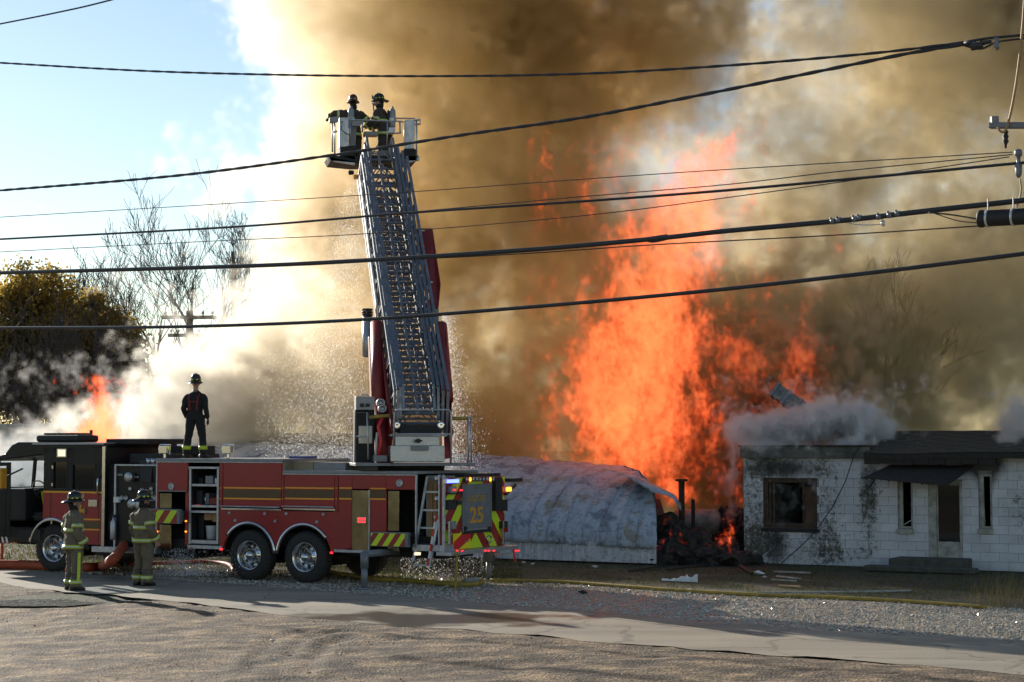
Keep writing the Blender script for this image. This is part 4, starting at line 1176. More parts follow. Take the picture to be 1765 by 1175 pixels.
# compartment doors and skins
def panel(name, px0, px1, py0, py1, mat='red', w0=-.05, w1=.0, lip=True):
    o = sbox(name, px0, px1, py0, py1, w0, w1, MAT[mat], bev=.008); return o
def side_core(px0, px1, py0, py1, w=-.05, depth=.9, mat='dark'):
    a, b, z0, z1 = side(px0, px1, py0, py1); x = MB(); x.box(a, b, w - depth, w - .002, z0, z1); return x.build('compartment_box', MAT[mat], truck)
panel('compartment_door', 274, 326, 795, 847)
sbox('seam_trim', 276, 323, 845.5, 847, -.0, .008, MAT['grey'], bev=0)
panel('body_post', 322.5, 329, 848, 940); panel('body_post', 274, 277, 848, 945)
sbox('seam_trim', 272, 274, 793, 946, -.05, .012, MAT['alu'], bev=0)
a, b, z0, z1 = side(276, 323, 848, 945)
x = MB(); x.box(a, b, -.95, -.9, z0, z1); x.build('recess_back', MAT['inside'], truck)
polish = pm('polished_stainless_panel', (.42, .40, .30), (.20, .20, .12), 2.2, .10, 1.0)
MAT['polish'] = polish
sbox('polished_panel', 277.5, 298, 850, 876, -.06, -.02, polish); sbox('polished_panel', 277.5, 298, 904, 945, -.06, -.02, polish)
def chevron(px0, px1, py0, py1, w, lean, n, parent):
    a, b, z0, z1 = side(px0, px1, py0, py1, w)
    h = z1 - z0; p = (b - a) / n
    # stripes rise towards the tail
    for i in range(-2, 2*n + 2):
        c = b - i * p / 2 
        poly = [(c, z0), (c - p/2, z0), (c - p/2 - lean*h, z1), (c - lean*h, z1)]
        for cl in ((1,0,a), (-1,0,-b)): poly = clip_poly(poly, *cl) if len(poly) > 2 else []
        if len(poly) > 2:
            x = MB(); x.prism([(q, w + .004, r) for q, r in poly], (0, -.003, 0))
            x.build('chevron_stripe', MAT['lime'] if i % 2 == 0 else MAT['red'], parent)
def outrigger(px0, px1, py0, py1, w, n, pxe):
    o = sbox('outrigger_plate', px0, px1, py0-1, py1+1, w - .10, w, MAT['steel'], bev=.006)
    chevron(px0 + 1, pxe, py0 + 1, py1, w, .75, n, o); return o
outrigger(262, 313, 878, 901, .22, 2, 308)
x = MB(); a, b, z0, z1 = side(280, 313, 880, 900, .1); x.box(a, b - .02, -1.4, .118, z0 + .02, z1 - .02); x.build('outrigger_beam', MAT['steel'], truck, bev=.01)
x = MB(); x.cyl((sp(231), -.25, .05), (sp(231), -.25, .72), .07, n=12); x.cyl((sp(231), -.25, .0), (sp(231), -.25, .05), .16, n=14); x.build('jack_leg', MAT['steel'], truck, True)
# medallion
def medal(px, py, r=.075, w=.002):
    x = MB(); x.lathe((sp(px), w, sz(px, py)), (0,1,0), [(0, r), (.014, r), (.018, r*.8), (.008, r*.72), (.008, r*.3), (.02, r*.2), (.02, .001)], 20); x.build('medallion', MAT['alu'], truck, True)
medal(298.5, 838); medal(690, 832.5)
# open compartment with shelves
oc = side(329, 379, 806, 937)
x = MB(); x.box(oc[0], oc[1], -.75, -.70, oc[2], oc[3]); x.box(oc[0]-.02, oc[0], -.7, .0, oc[2], oc[3]); x.box(oc[1], oc[1]+.02, -.7, .0, oc[2], oc[3]); x.box(oc[0], oc[1], -.7, .0, oc[3]+.001, oc[3]+.03); x.box(oc[0], oc[1], -.7, .0, oc[2]-.03, oc[2]-.001)
comp = x.build('equipment_compartment', MAT['dark'], truck)
for px in (330.5, 378): sbox('track', px-1.6, px+1.6, 806, 937, -.02, .012, MAT['alu'], comp, 0)
sbox('door_roll', 327, 380, 804, 808, -.12, .012, MAT['alu'], comp)
for py in (836, 872.5, 882):
    sbox('shelf', 332, 377, py-2, py+2, -.68, -.01, MAT['alu'], comp, .003)
sbox('tray', 332, 377, 931, 937, -.68, -.005, MAT['alu'], comp, .003)
rc = random.Random(3)
for (px0, px1, py0, py1, mt) in ((347,360,820,834,'grey'),(363,376,824,834,'white'),(334,344,845,870,'black_matt'),(346,352,850,870,'steel'),(356,372,858,870,'red_dull'),(335,343,823,834,'black_matt'),(346,360,885,897,'wood'),(362,374,885,900,'wood'),(334,343,888,929,'black_matt'),(366,376,900,929,'steel'),(333,340,870,872,'l_red')):
    sbox('tool_box', px0, px1, py0, py1, -.5 + .1*rc.random(), -.12 - .1*rc.random(), MAT[mt], comp, .012)
bk = Vector((sp(353), -.3, sz(353, 930))); x = MB(); x.lathe(bk, (0,0,1), [(0,.10),(.26,.125),(.27,.13),(.27,.11),(.02,.09)], 18); x.build('bucket', MAT['white'], comp, True)
c_ = Vector((sp(345), -.25, sz(345, 870))); x = MB(); x.cyl(c_, c_ + Vector((0,0,.2)), .05, n=10); x.cyl(c_ + Vector((-.25,0,0)), c_ + Vector((-.25,0,.16)), .04, n=10); x.build('hand_lamp', MAT['chrome'], comp, True)
# red skins right of the compartment
panel('body_post', 380.5, 386, 795, 945)
arched('fender_panel', sp(600), sp(381), zl, sz(480, 880), MAT['red'], -.06, -.001, [3.17, 4.51], .64)
panel('compartment_door', 387, 487, 795, 874)
panel('body_post', 487.5, 491, 795, 880)
panel('compartment_door', 492, 578, 815, 877)
panel('body_post', 578.5, 584, 815, 950)
panel('compartment_door', 585, 608, 815, 945)
panel('upper_skin', 608.5, 666, 815, 843); panel('body_post', 637, 667, 844, 916)
panel('upper_skin', 666.5, 716, 815, 844)
for p0, p1 in ((387,487),(492,578),(585,608.5)):
    for py in (841, 859.5): sbox('stripe', p0+1, p1-1, py-1.3, py+1.3, .001, .007, MAT['yellow'], bev=0)
    sbox('stripe', p0+1, p1-1, 844, 857.5, .001, .006, MAT['gold'], bev=0)
for py in (842, 860): sbox('stripe', 639, 666, py-1.3, py+1.3, .001, .007, MAT['yellow'], bev=0)
sbox('stripe', 639, 666, 845, 857.5, .001, .006, MAT['gold'], bev=0)
for px in (382.5, 489, 581):
    for py in (841, 859.5): sbox('stripe', px-1, px+1, py-1.2, py+1.2, .001, .008, MAT['yellow'], bev=0)
for p0, p1 in ((384, 486), (490, 579)):
    sbox('rub_rail', p0, p1, 876, 879.5, -.01, .035, MAT['chrome'])
    a, b, z0, z1 = side(p0, p1, 872, 874); x = MB(); x.tube([(a, .05, (z0+z1)/2), (b, .05, (z0+z1)/2)], .014, 8); x.build('hand_rail', MAT['alu'], truck, True)
for px, py in ((399,883.5),(459.5,885),(496.5,885),(560,886),(409,896.5),(477.5,898),(549,899)):
    x = MB(); x.lathe((sp(px), .0, sz(px, py)), (0,1,0), [(0,.032),(.02,.032),(.022,.022),(.012,.02),(.012,.001)], 12); x.build('fuel_cap', MAT['alu'], truck, True)
arch_trim(3.17, .64, a0=.03, a1=.80); arch_trim(4.51, .64, a0=.20, a1=.97)
# inner wheel housings
x = MB(); x.box(2.4, 5.2, -1.0, -.9, .7, 1.25); x.box(2.4, 5.2, -.9, -.06, 1.17, 1.22); x.box(9.0, 10.3, -1.0, -.06, 1.14, 1.18); x.box(8.3, 8.9, -1, -.07, .7, 1.1); x.box(2.25, 2.45, -1.0, -.06, .62, 1.2); x.build('wheel_housing', MAT['dark'], truck)
sbox('lower_rail', 327, 386, 940, 946, -.1, .02, MAT['alu'])
sbox('lower_rail', 578, 664, 948, 953, -.1, .02, MAT['alu'])
for px, py, mt in ((384,946.5,'l_red'),(573,952.5,'l_red'),(662,955,'l_red'),(356,951,'chrome'),(333,945,'hose_orange')): sbox('marker_light', px-2.2, px+2.2, py-1.8, py+1.8, .0, .03, MAT[mt], bev=.004)
for px, py in ((323.5, 898),(323.5,916),(274.5,916)): sbox('marker_light', px-1.2, px+1.2, py-1.2, py+1.2, .0, .02, MAT['l_amber'], bev=.003)
sbox('polished_panel', 608.5, 636.5, 845, 952, -.05, .004, polish)
sbox('panel_trim', 636.5, 638.5, 844, 952, -.05, .02, MAT['alu'])
wl = sbox('warning_light', 617, 632, 891, 902, .004, .05, MAT['chrome']); 
for py in (893.8, 899): sbox('lamp', 618, 631, py-1.6, py+1.6, .05, .058, MAT['l_red'], wl, 0)
wl = sbox('warning_light', 641, 648, 920, 934, .03, .06, MAT['chrome']); sbox('lamp', 642, 647.5, 926, 933, .06, .066, MAT['l_red'], wl, 0)
# rear left outrigger with jack
sbox('polished_panel', 669, 688, 846, 915, -.06, -.02, polish); sbox('polished_panel', 669, 688, 943, 950, -.06, -.02, polish)
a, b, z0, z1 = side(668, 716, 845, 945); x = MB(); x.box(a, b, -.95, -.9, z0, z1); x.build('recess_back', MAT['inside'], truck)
o = outrigger(640, 704, 918, 941, .22, 3, 699)
a, b, z0, z1 = side(612, 645, 920, 945, .3); x = MB(); x.box(sp(690), sp(672), -1.4, .118, z0 + .08, z1 - .02); x.build('outrigger_beam', MAT['steel'], truck, bev=.01)
q = gnd(628, 1016); qt = q - T0W; js, jw = qt.dot(TF), qt.dot(TL)
x = MB(); x.cyl((js, jw, .04), (js, jw, .46), .062, n=14); x.cyl((js, jw, .40), (js, jw, .70), .078, n=14); x.cyl((js, jw, 0), (js, jw, .04), .13, n=16); x.bar((js, jw, .66), (js, -.4, .66), .12, .12); x.build('jack_leg', MAT['steel'], truck, True)
js, jw = .30, -2.30
x = MB(); x.cyl((js, jw, .03), (js, jw, .40), .055, n=14); x.box(js-.09, js+.09, jw-.09, jw+.09, .38, .88); x.cyl((js, jw, 0), (js, jw, .03), .10, n=16); x.bar((js, jw, .82), (js, -1.4, .85), .13, .13); x.build('jack_leg', MAT['steel'], truck, True)
x = MB(); x.bar((js-.1, jw+.05, .52), (js-.3, jw-.42, .52), .02, .02); x.build('safety_bar', MAT['chrome'], truck)

# ---- ground ladder bay at the rear left corner
a, b, z0, z1 = side(717, 764, 820, 948)
x = MB(); x.box(a - .02, b, -.42, -.40, z0, z1); x.build('ladder_bay', MAT['grey'], truck)
for i, (p0, p1) in enumerate(((722,730),(731,737),(739,744))):
    sbox('bay_board', p0, p1, 826 + 6*i, 940, -.40, -.35, MAT['wood'], bev=.004)
gl = empty('ground_ladder', parent=truck)
L0, L1 = sp(718), sp(752)
def lz(py, px=735): return sz(px, py)
x = MB()
x.bar((sp(713), -.02, lz(968)), (sp(728), -.20, lz(822)), .05, .03, up=(0,1,0)); x.bar((sp(741), -.02, lz(976)), (sp(760), -.20, lz(824)), .05, .03, up=(0,1,0))
x.build('ladder_rail', MAT['alu'], gl)
for i, py in enumerate((848, 879.5, 910, 945, 974)):
    t = (py - 822) / 150; x = MB(); w_ = lerp(-.2, -.02, t)
    x.bar((sp(lerp(728, 713, t)), w_, lz(py)), (sp(lerp(760, 741, t)), w_, lz(py)), .035, .035); x.build('rung', MAT['alu'], gl)
for px, py in ((749,824),(749,859),(748,892)):
    x = MB(); c = Vector((sp(px), -.2, sz(px, py))); x.lathe(c, (0,1,0), [(0,.05),(.09,.05),(.12,.04),(.12,.02),(.08,.01)], 12); x.build('reel_knob', MAT['chrome'], truck, True)
for px in (717.5, 757, 764): sbox('panel_trim', px-1.3, px+1.3, 818, 947, -.03, .02, MAT['alu'])
sbox('bay_sill', 712, 766, 939, 950, -.45, .02, MAT['alu'])
sbox('marker_light', 715, 721, 952, 957, -.1, .02, MAT['l_white'])
# striped warning rod leaning at the corner
P0 = Vector((sp(741), .06, lz(974))); P1 = Vector((sp(754), .02, lz(886)))
rod = empty('warning_rod', parent=truck)
for i in range(7):
    x = MB(); x.bar(P0.lerp(P1, i/7), P0.lerp(P1, (i+1)/7 - .002), .035, .02, up=(0,1,0)); x.build('rod_band', MAT['signred'] if i % 2 == 0 else MAT['white'], rod)

# ---- rear face: frame at local (w from 0 to BW, z)
def rw(px): return lerp(0, BW, (px - 765) / (868.5 - 765))
def rz_(px, py):
    p = T0W + TL * rw(px); return at(px, py, p.y).z
def rbox(name, px0, px1, py0, py1, d0, d1, mat, parent=truck, bev=.005):
    m_ = (px0+px1)/2; x = MB(); x.box(-d1, -d0, rw(px0), rw(px1), rz_(m_, py1), rz_(m_, py0)); return x.build(name, mat, parent, bev=bev)
rp = rbox('rear_panel', 765, 868.5, 821.5, 945, -.08, .0, MAT['red'])
zb, ztp = rz_(815, 944), rz_(815, 822.5)
def rstripe(poly, mat, d=.004):
    if len(poly) > 2:
        x = MB(); x.prism([(-d, w_, z) for w_, z in poly], (.003, 0, 0)); x.build('chevron_stripe', mat, rp)
mid = BW / 2; slope = 1.05
for sgn in (1, -1):
    lo, hi = (mid, -.01) if sgn > 0 else (BW + .01, mid)
    for i in range(-3, 12):
        # z = c - slope * |w - mid|
        c0 = zb + i * .62; c1 = c0 + .31
        if sgn > 0: poly = [(mid, c0), (0, c0 - slope*(-mid)), (0, c1 - slope*(-mid)), (mid, c1)]
        else: poly = [(mid, c0), (BW, c0 - slope*(-mid)), (BW, c1 - slope*(-mid)), (mid, c1)]
        for cl in ((0,1,zb), (0,-1,-ztp)): poly = clip_poly(poly, *cl) if len(poly) > 2 else []
        rstripe(poly, MAT['lime'])
rd = rbox('roller_door', 794.5, 841, 836.5, 917, .0, .03, MAT['grey'])
rbox('door_surround', 793, 794.5, 834, 918, .0, .045, MAT['steel'], rd); rbox('door_surround', 841, 842.5, 834, 918, .0, .045, MAT['steel'], rd); rbox('door_surround', 793, 842.5, 833.5, 836, .0, .047, MAT['steel'], rd)
for i in range(13):
    py = 838 + i * 5.6; rbox('slat', 795.5, 840, py, py + 5.2, .03, .034, MAT['steel'], rd, 0)
rbox('door_sill', 794, 842, 913, 918, .0, .05, MAT['black_matt'], rd); 
for px in (797, 838): rbox('latch', px-2, px+2, 907, 914, .03, .06, MAT['black_matt'], rd)
# lettering
def text3d(s, size, mat, parent, M4, name='lettering', w=1.0, ex=.002, bold=.022):
    cu = bpy.data.curves.new('lettering_curve', 'FONT'); cu.offset = bold * size; cu.body = s; cu.size = size; cu.align_x = 'CENTER'; cu.align_y = 'CENTER'; cu.extrude = ex; cu.resolution_u = 3
    to = bpy.data.objects.new('lettering_tmp', cu); COL.objects.link(to)
    dg = bpy.context.evaluated_depsgraph_get(); me = bpy.data.meshes.new_from_object(to.evaluated_get(dg)); bpy.data.objects.remove(to)
    me.materials.clear(); me.materials.append(mat)
    me.transform(Matrix.Diagonal((w, 1, 1, 1))); me.transform(M4)
    return mkobj(name, me, parent)
REAR = Matrix(((0,0,-1,0),(-1,0,0,0),(0,1,0,0),(0,0,0,1)))      # text x -> -w, text y -> z, facing the tail
def rtext(s, px, py, size, mat, w=1.0, d=.037):
    return text3d(s, size, mat, rd, Matrix.Translation((-d, rw(px), rz_(px, py))) @ REAR, w=w)
rtext('25', 816.5, 888.5, .42, MAT['goldtext'], 1.35)
rtext('LADDER', 816.5, 859, .165, MAT['gold2'] if 'gold2' in MAT else MAT.setdefault('gold2', pm('worn_gold_lettering', (.40,.24,.04), (.32,.18,.03), 9, .5)), 1.12)
# bottom hazard plate, yellow with a red diagonal
hp = rbox('hazard_plate', 779, 808, 918.5, 946, .004, .012, MAT['signyellow'])
q0, q1, zz0, zz1 = rw(779.3), rw(807.7), rz_(793, 945.5), rz_(793, 919)
x = MB(); x.prism([(-.014, q0, zz0), (-.014, q0, lerp(zz0, zz1, .45)), (-.014, lerp(q0,q1,.52), zz1), (-.014, q1, zz1), (-.014, q1, lerp(zz0,zz1,.62)), (-.014, lerp(q0,q1,.32), zz0)], (.002, 0, 0)); x.build('chevron_stripe', MAT['signred'], hp)
x = MB(); x.box(-.03, -.014, rw(797), rw(803), rz_(800, 933.5), rz_(800, 931.5)); x.build('latch', MAT['chrome'], hp)
# lights on the rear
bl = rbox('warning_light', 763.5, 784.5, 825, 833, .004, .07, MAT['chrome']); rbox('lamp', 764.5, 783.5, 826, 832, .07, .078, MAT['l_blue'], bl, 0)
ab = rbox('arrow_bar', 795, 846, 823, 829, .004, .06, MAT['black_matt'])
for i in range(9):
    px = 797.5 + i * 5.8; mt = MAT['l_amber'] if i in (1, 7) else MAT['alu']
    x = MB(); x.lathe((-.06, rw(px), rz_(px, 826)), (-1,0,0), [(0,.045),(.012,.04),(.016,.001)], 10); x.build('lamp', mt, ab, True)
rbox('black_chute', 845.5, 857, 823, 880, .004, .10, MAT['black_matt'])
for px0, px1, py0, py1, mt in ((767,779,861,878,'black_matt'),(859,868,861,880,'black_matt'),(770,779,838,850,'grey'),(858,868,898,910,'dark'),(770,779,898,914,'grey')): rbox('light_housing', px0, px1, py0, py1, .004, .08, MAT[mt])
for px0, px1, py0, py1, mt in ((773,777,842.5,845.5,'l_red'),(784,788,843,846,'l_red'),(771,778,911,918,'lens_red'),(860,867,909,917,'lens_red')): rbox('tail_light', px0, px1, py0, py1, .08, .10, MAT[mt])
bk_ = rbox('camera_bracket', 766, 789, 848, 851, .004, .08, MAT['dark']); rbox('rear_camera', 783, 790, 862, 870, .004, .05, MAT['black_matt'])
for px in (769, 860.5):
    rbox('grab_rail', px-1.4, px+1.4, 898, 938, .05, .09, MAT['chrome'])
    rbox('grab_bracket', px-2, px+2, 900, 903, .0, .05, MAT['steel']); rbox('grab_bracket', px-2, px+2, 933, 936, .0, .05, MAT['steel'])
rbox('corner_trim', 764, 766.5, 820, 947, -.02, .02, MAT['alu'])
x = MB(); c = Vector((-.02, rw(840), rz_(840, 929))); x.tube([c + Vector((0, .09*math.cos(a), .07*math.sin(a))) for a in [2*math.pi*i/16 for i in range(16)]], .014, 6, closed=True); x.build('tow_ring', MAT['chrome'], truck, True)
rs = rbox('rear_step', 756, 871, 945, 951, -.05, .28, MAT['alu'])
for px in (765,773,812,818,827,866,871): rbox('marker_light', px-1.5, px+1.5, 947, 949.5, .28, .295, MAT['l_red'], rs, 0)
x = MB(); x.bar((-.2, rw(868), .72), (-.22, rw(870), .38), .03, .03); x.build('warning_rod', MAT['signred'], truck)
# amber side flasher on an arm at the right rear corner
x = MB(); x.bar((-.02, BW, 1.72), (-.05, BW - .35, 1.90), .06, .06); x.box(-.12, .06, BW - .55, BW - .02, 1.96, 2.03); fl = x.build('flasher_arm', MAT['black_matt'], truck)
q = tw(877, 843, 34.9); x = MB(); x.box(q.x-.05, q.x+.05, q.y-.05, q.y+.05, q.z-.045, q.z+.045); x.build('flasher', MAT['l_amber'], truck, bev=.02)
# yellow strap hanging from the step
st = [tw(788, 951, 32.6), tw(787, 985, 32.6), tw(786, 1008, 32.6)]
x = MB(); x.bar(st[0], st[1], .05, .008, up=(0,1,0)); x.bar(st[1], st[2], .05, .008, up=(0,1,0)); e = st[2]
x.tube([e + Vector((.0, .04*math.cos(a), -.09 + .09*math.sin(a))) for a in [2*math.pi*i/12 for i in range(12)]], .012, 6, closed=True); x.build('hanging_strap', MAT['hose_yellow'], truck)
# things lying on the rear deck
sbox('deck_box', 490, 526, 795, 811, -1.2, -.3, pm('tan_deck_box', (.36,.30,.20), (.30,.25,.17), 5, .6)); sbox('deck_box', 527, 582, 797, 811, -1.3, -.3, MAT['grey']); sbox('deck_box', 494, 523, 786, 790, -.5, -.1, pm('blue_tarpaulin', (.03,.07,.30), (.025,.05,.22), 6, .5))
sbox('deck_box', 583, 640, 800, 811, -1.6, -.6, MAT['steel'])
# chrome deck lights on the front body
for px, h in ((280, 768), (389, 766)):
    dl = empty('deck_light', parent=truck); dl.location = (sp(px), -.12, zt)
    x = MB(); x.cyl((0,0,0), (0,0,.10), .03, n=10); x.box(-.10, .10, -.08, .08, .10, .26); x.build('lamp_head', MAT['chrome'], dl, bev=.02)
    x = MB(); x.tube([(-.13,0,.08),(-.15,0,.28),(.12,0,.28),(.16,0,.18),(.13,0,.08)], .012, 6); x.build('lamp_guard', MAT['chrome'], dl)
for px in (254, 262):
    x = MB(); x.cyl((sp(px), -.1, sz(px, 800)), (sp(px), -.1, sz(px, 790)), .05, .06, 10); x.build('deck_lamp', MAT['chrome'], truck, True)

# ---- turntable
tt = Vector((1.55, -1.25, 0))
ttw = T0W + TF * tt.x + TL * tt.y                # its centre in the place
zd = at(700, 800, ttw.y).z
# frame of the ladder: r to the camera's right, a away (up the ladder, horizontally)
TIPW = at(650, 268, 41.0); PIVW = at(724, 752, 33.95)
AZV = (TIPW - PIVW); AZH = Vector((AZV.x, AZV.y, 0)).normalized(); RH = Vector((AZH.y, -AZH.x, 0))
M3 = Matrix.Rotation(-TRZ, 3, 'Z')
def tl(p): return M3 @ (Vector(p) - T0W)          # place -> truck coordinates
def td(v): return M3 @ Vector(v)
def TT(px, py, Y): return tl(at(px, py, Y))
rH, aH = td(RH), td(AZH); UP = Vector((0, 0, 1))
def obox(name, c, sr, sa, szz, mat, parent=truck, bev=.008):
    """box centred at c with sides along r, a, up"""
    x = MB(); v = []
    for k in (-1, 1):
        for i, j in ((-1,-1),(1,-1),(1,1),(-1,1)): v.append(Vector(c) + rH*(i*sr/2) + aH*(j*sa/2) + UP*(k*szz/2))
    x.add(v, [(3,2,1,0),(4,5,6,7),(0,1,5,4),(1,2,6,5),(2,3,7,6),(3,0,4,7)]); return x.build(name, mat, parent, bev=bev)
cT = tl(ttw)
x = MB(); x.lathe((cT.x, cT.y, zt2 + .0), (0,0,1), [(0,.72),(.10,.72),(.12,.66),(zd - zt2 - .03,.62)], 28); x.build('turntable_base', MAT['dark'], truck, True)
pc = TT(713, 800, 33.7)
obox('turntable_deck', pc + aH*.35, 2.32, 1.3, .06, MAT['steel'])
for px0, px1, py0, py1, Y, mt, nm in ((673,767,768,795,33.30,'alu','control_cabinet'),(681,758,752,768,33.38,'alu','control_cabinet')):
    a = TT((px0+px1)/2, (py0+py1)/2, Y); obox(nm, a + aH*.18, (px1-px0)/FPX*Y, .36, (py1-py0)/FPX*Y, pm('diamond_plate', (.50,.50,.49), (.36,.36,.35), 40, .32, .8, bump=.4, bscale=60) if 'diamond' not in MAT else MAT['diamond'])
obox('cabinet_handle', TT(724, 772, 33.26), .33, .04, .09, MAT['steel'])
obox('step_plate', TT(720, 750, 33.6), 1.1, .3, .04, MAT['alu'])
obox('dark_gearbox', TT(722, 742, 33.9), .8, .5, .22, MAT['dark'])
x = MB(); c = TT(721, 759.5, 33.27); x.prism([c + rH*.0 + UP*.05, c + rH*.09, c - UP*.05, c - rH*.09], aH*.01); x.build('emblem', MAT['black_matt'], truck)
for px in (683, 759):
    x = MB(); c = TT(px, 733, 33.5); x.lathe(c, -aH, [(0,.07),(.08,.075),(.09,.05),(.07,.001)], 12); x.build('work_light', MAT['chrome'], truck, True)
# rails round the deck
def rail(pts, r=.018, name='guard_rail', mat='alu'):
    x = MB(); x.tube([TT(*p) for p in pts], r, 8); return x.build(name, MAT[mat], truck, True)
rail([(677,800,33.3),(680,712,33.3),(683,706,33.3),(774,706,33.3),(778,712,33.3),(777,800,33.3)])
rail([(678,748,33.3),(777,748,33.3)])
rail([(612,800,33.5),(613,711,33.5),(633,711,33.5),(635,792,33.5)]); rail([(612,752,33.5),(635,752,33.5)])
rail([(807,798,33.6),(807,720,33.6)]); rail([(812,798,34.2),(812,716,34.2)]); rail([(806,758,33.6),(820,754,34.2)]); rail([(806,722,33.6),(818,712,34.2)])
rail([(636,719,33.5),(671,716,33.5)], .034, 'padded_rail', 'hose_yellow'); rail([(779,721,33.6),(806,721,33.6)], .034, 'padded_rail', 'hose_yellow')
# operator's console
cn = TT(628, 752, 33.9); obox('console_stand', cn + aH*.1, .38, .35, 1.05, MAT['dark'])
obox('control_console', TT(628, 695, 33.8), .36, .30, .26, MAT['grey'])
obox('console_screen', TT(624, 698, 33.62), .07, .02, .07, MAT['black_matt']); obox('console_screen', TT(634, 698, 33.62), .08, .02, .06, MAT['black_matt'])
rail([(621,682,33.8),(622,680,33.8),(634,680,33.8),(635,682,33.8)], .014)
obox('console_panel', TT(630, 749, 33.70), .26, .02, .34, pm('cream_label_panel', (.55,.52,.42), (.5,.47,.38), 5, .6))
obox('pedestal_box', TT(655, 790, 33.4), .25, .25, .12, MAT['steel'])
rail([(652,790,33.5),(657,760,33.5),(652,735,33.6),(660,715,33.6)], .035, 'hydraulic_line', 'signred'); rail([(647,795,33.6),(650,745,33.6)], .025, 'hydraulic_line', 'white')

# ---- aerial ladder: four nested sections
PIV = tl(PIVW); TIP = tl(TIPW)
D = (TIP - PIV).normalized(); N_ = rH.cross(D).normalized(); LEN = (TIP - PIV).length
if N_.z < 0: N_ = -N_
def lad(s_, r, n): return PIV + D*s_ + rH*r + N_*n
rungcache = {}
def section(hw, n0, n1, s0, s1, spacing, web):
    o = MB()
    for sg in (-1, 1):
        o.bar(lad(s0, sg*hw, n0), lad(s1, sg*hw, n0), .07, .09, up=N_)
        o.bar(lad(s0 + .45, sg*hw, n1), lad(s1 - .15, sg*hw, n1), .055, .06, up=N_)
        o.bar(lad(s0, sg*hw, n0), lad(s0 + .45, sg*hw, n1), .05, .05, up=N_); o.bar(lad(s1, sg*hw, n0), lad(s1 - .15, sg*hw, n1), .05, .05, up=N_)
        k = int((s1 - s0 - .6) / web)
        for i in range(k):
            a = s0 + .45 + i * (s1 - s0 - .6) / k; b = a + (s1 - s0 - .6) / k
            o.bar(lad(a, sg*hw, n1), lad((a+b)/2, sg*hw, n0), .03, .03, up=N_); o.bar(lad((a+b)/2, sg*hw, n0), lad(b, sg*hw, n1), .03, .03, up=N_)
            o.bar(lad(b, sg*hw, n1), lad(b, sg*hw, n0), .024, .024, up=N_)
    # cross bracing under the rungs
    k = int((s1 - s0) / (spacing * 2))
    for i in range(k):
        a = s0 + .1 + i * spacing * 2; o.bar(lad(a, -hw, n0 - .03), lad(a + spacing*2, 0, n0 - .03), .022, .018, up=N_); o.bar(lad(a, hw, n0 - .03), lad(a + spacing*2, 0, n0 - .03), .022, .018, up=N_)
    sec = o.build('ladder_section', MAT['ladder'], truck)
    kk = int((s1 - s0 - .2) / spacing)
    for i in range(kk):
        a = s0 + .15 + i * spacing
        if hw not in rungcache:
            q = MB(); q.bar(rH*(-hw), rH*hw, .045, .035, up=N_); q.bar(rH*(-.05) + N_*.02, rH*.05 + N_*.02, .07, .012, up=N_); rungcache[hw] = q.mesh('rung', MAT['ladder'])
        mkobj('rung', rungcache[hw], sec, lad(a, 0, n0))
    return sec
section(.52, .00, .78, 0.0, LEN - 1.05, .36, .9)
section(.445, .10, .70, 0.12, LEN - .70, .36, .85)
section(.375, .19, .63, 0.30, LEN - .35, .36, .8)
section(.305, .27, .57, 0.45, LEN + .05, .36, .75)
# outer plates at the heel, central track and cables
x = MB(); x.bar(lad(.3, -.03, .30), lad(LEN - .3, -.03, .30), .05, .03, up=N_); x.bar(lad(.5, .12, .22), lad(LEN - .8, .12, .22), .04, .04, up=N_); x.build('ladder_spine', MAT['ladder'], truck)
for sg in (-1, 1):
    x = MB(); x.bar(lad(-.15, sg*.58, .05), lad(2.1, sg*.58, .15), .05, .50, up=N_); x.build('heel_plate', MAT['red_dull'], truck, bev=.01)
x = MB(); x.bar(lad(3.6, -.575, .35), lad(LEN - 1.6, -.575, .45), .03, .16, up=N_); x.build('number_board', MAT['white'], truck)
x = MB(); x.box(-.04,.04,-.04,.04,-.05,.05); am = x.build('clearance_light', pm('amber_lens', (.7,.28,.02), (.6,.22,.02), 9, .3), truck, loc=lad(LEN - 1.15, -.60, .15))
# lift cylinders either side of the ladder, base pinned to the turntable
def rod_(p, q, r0, r1, name, mat):
    x = MB(); x.cyl(p, q, r0, r1, 16); return x.build(name, MAT[mat], truck, True)
rod_(TT(652, 700, 34.4), TT(649, 558, 35.6), .135, .125, 'lift_cylinder', 'red_dull'); rod_(TT(664, 800, 33.8), TT(652, 700, 34.4), .15, .15, 'lift_cylinder', 'red_dull')
rod_(TT(770, 690, 34.4), TT(760, 560, 35.6), .135, .125, 'lift_cylinder', 'red_dull')
x = MB(); p = [TT(752, 560, 35.4), TT(768, 560, 35.4), TT(779, 690, 34.4), TT(776, 790, 33.9), TT(766, 790, 33.9), TT(762, 650, 34.6)]
x.prism(p, aH*.22); x.build('superstructure_plate', MAT['red_dull'], truck, bev=.01)
x = MB(); p = [TT(636, 580, 35.4), TT(646, 575, 35.4), TT(664, 720, 34.2), TT(668, 800, 33.9), TT(650, 800, 33.9), TT(640, 690, 34.5)]
x.prism(p, aH*.22); x.build('superstructure_plate', MAT['red_dull'], truck, bev=.01)
# waterway pipe on the left with ribbed end
rod_(TT(633, 612, 36.0), TT(632, 545, 36.4), .10, .10, 'waterway_pipe', 'alu')
x = MB()
for i in range(4): 
    c = TT(633, 547 - i*4.5, 36.4); x.lathe(c, UP, [(-.02,.12),(.02,.12),(.02,.02)], 14)
x.build('pipe_collar', MAT['black_matt'], truck, True)
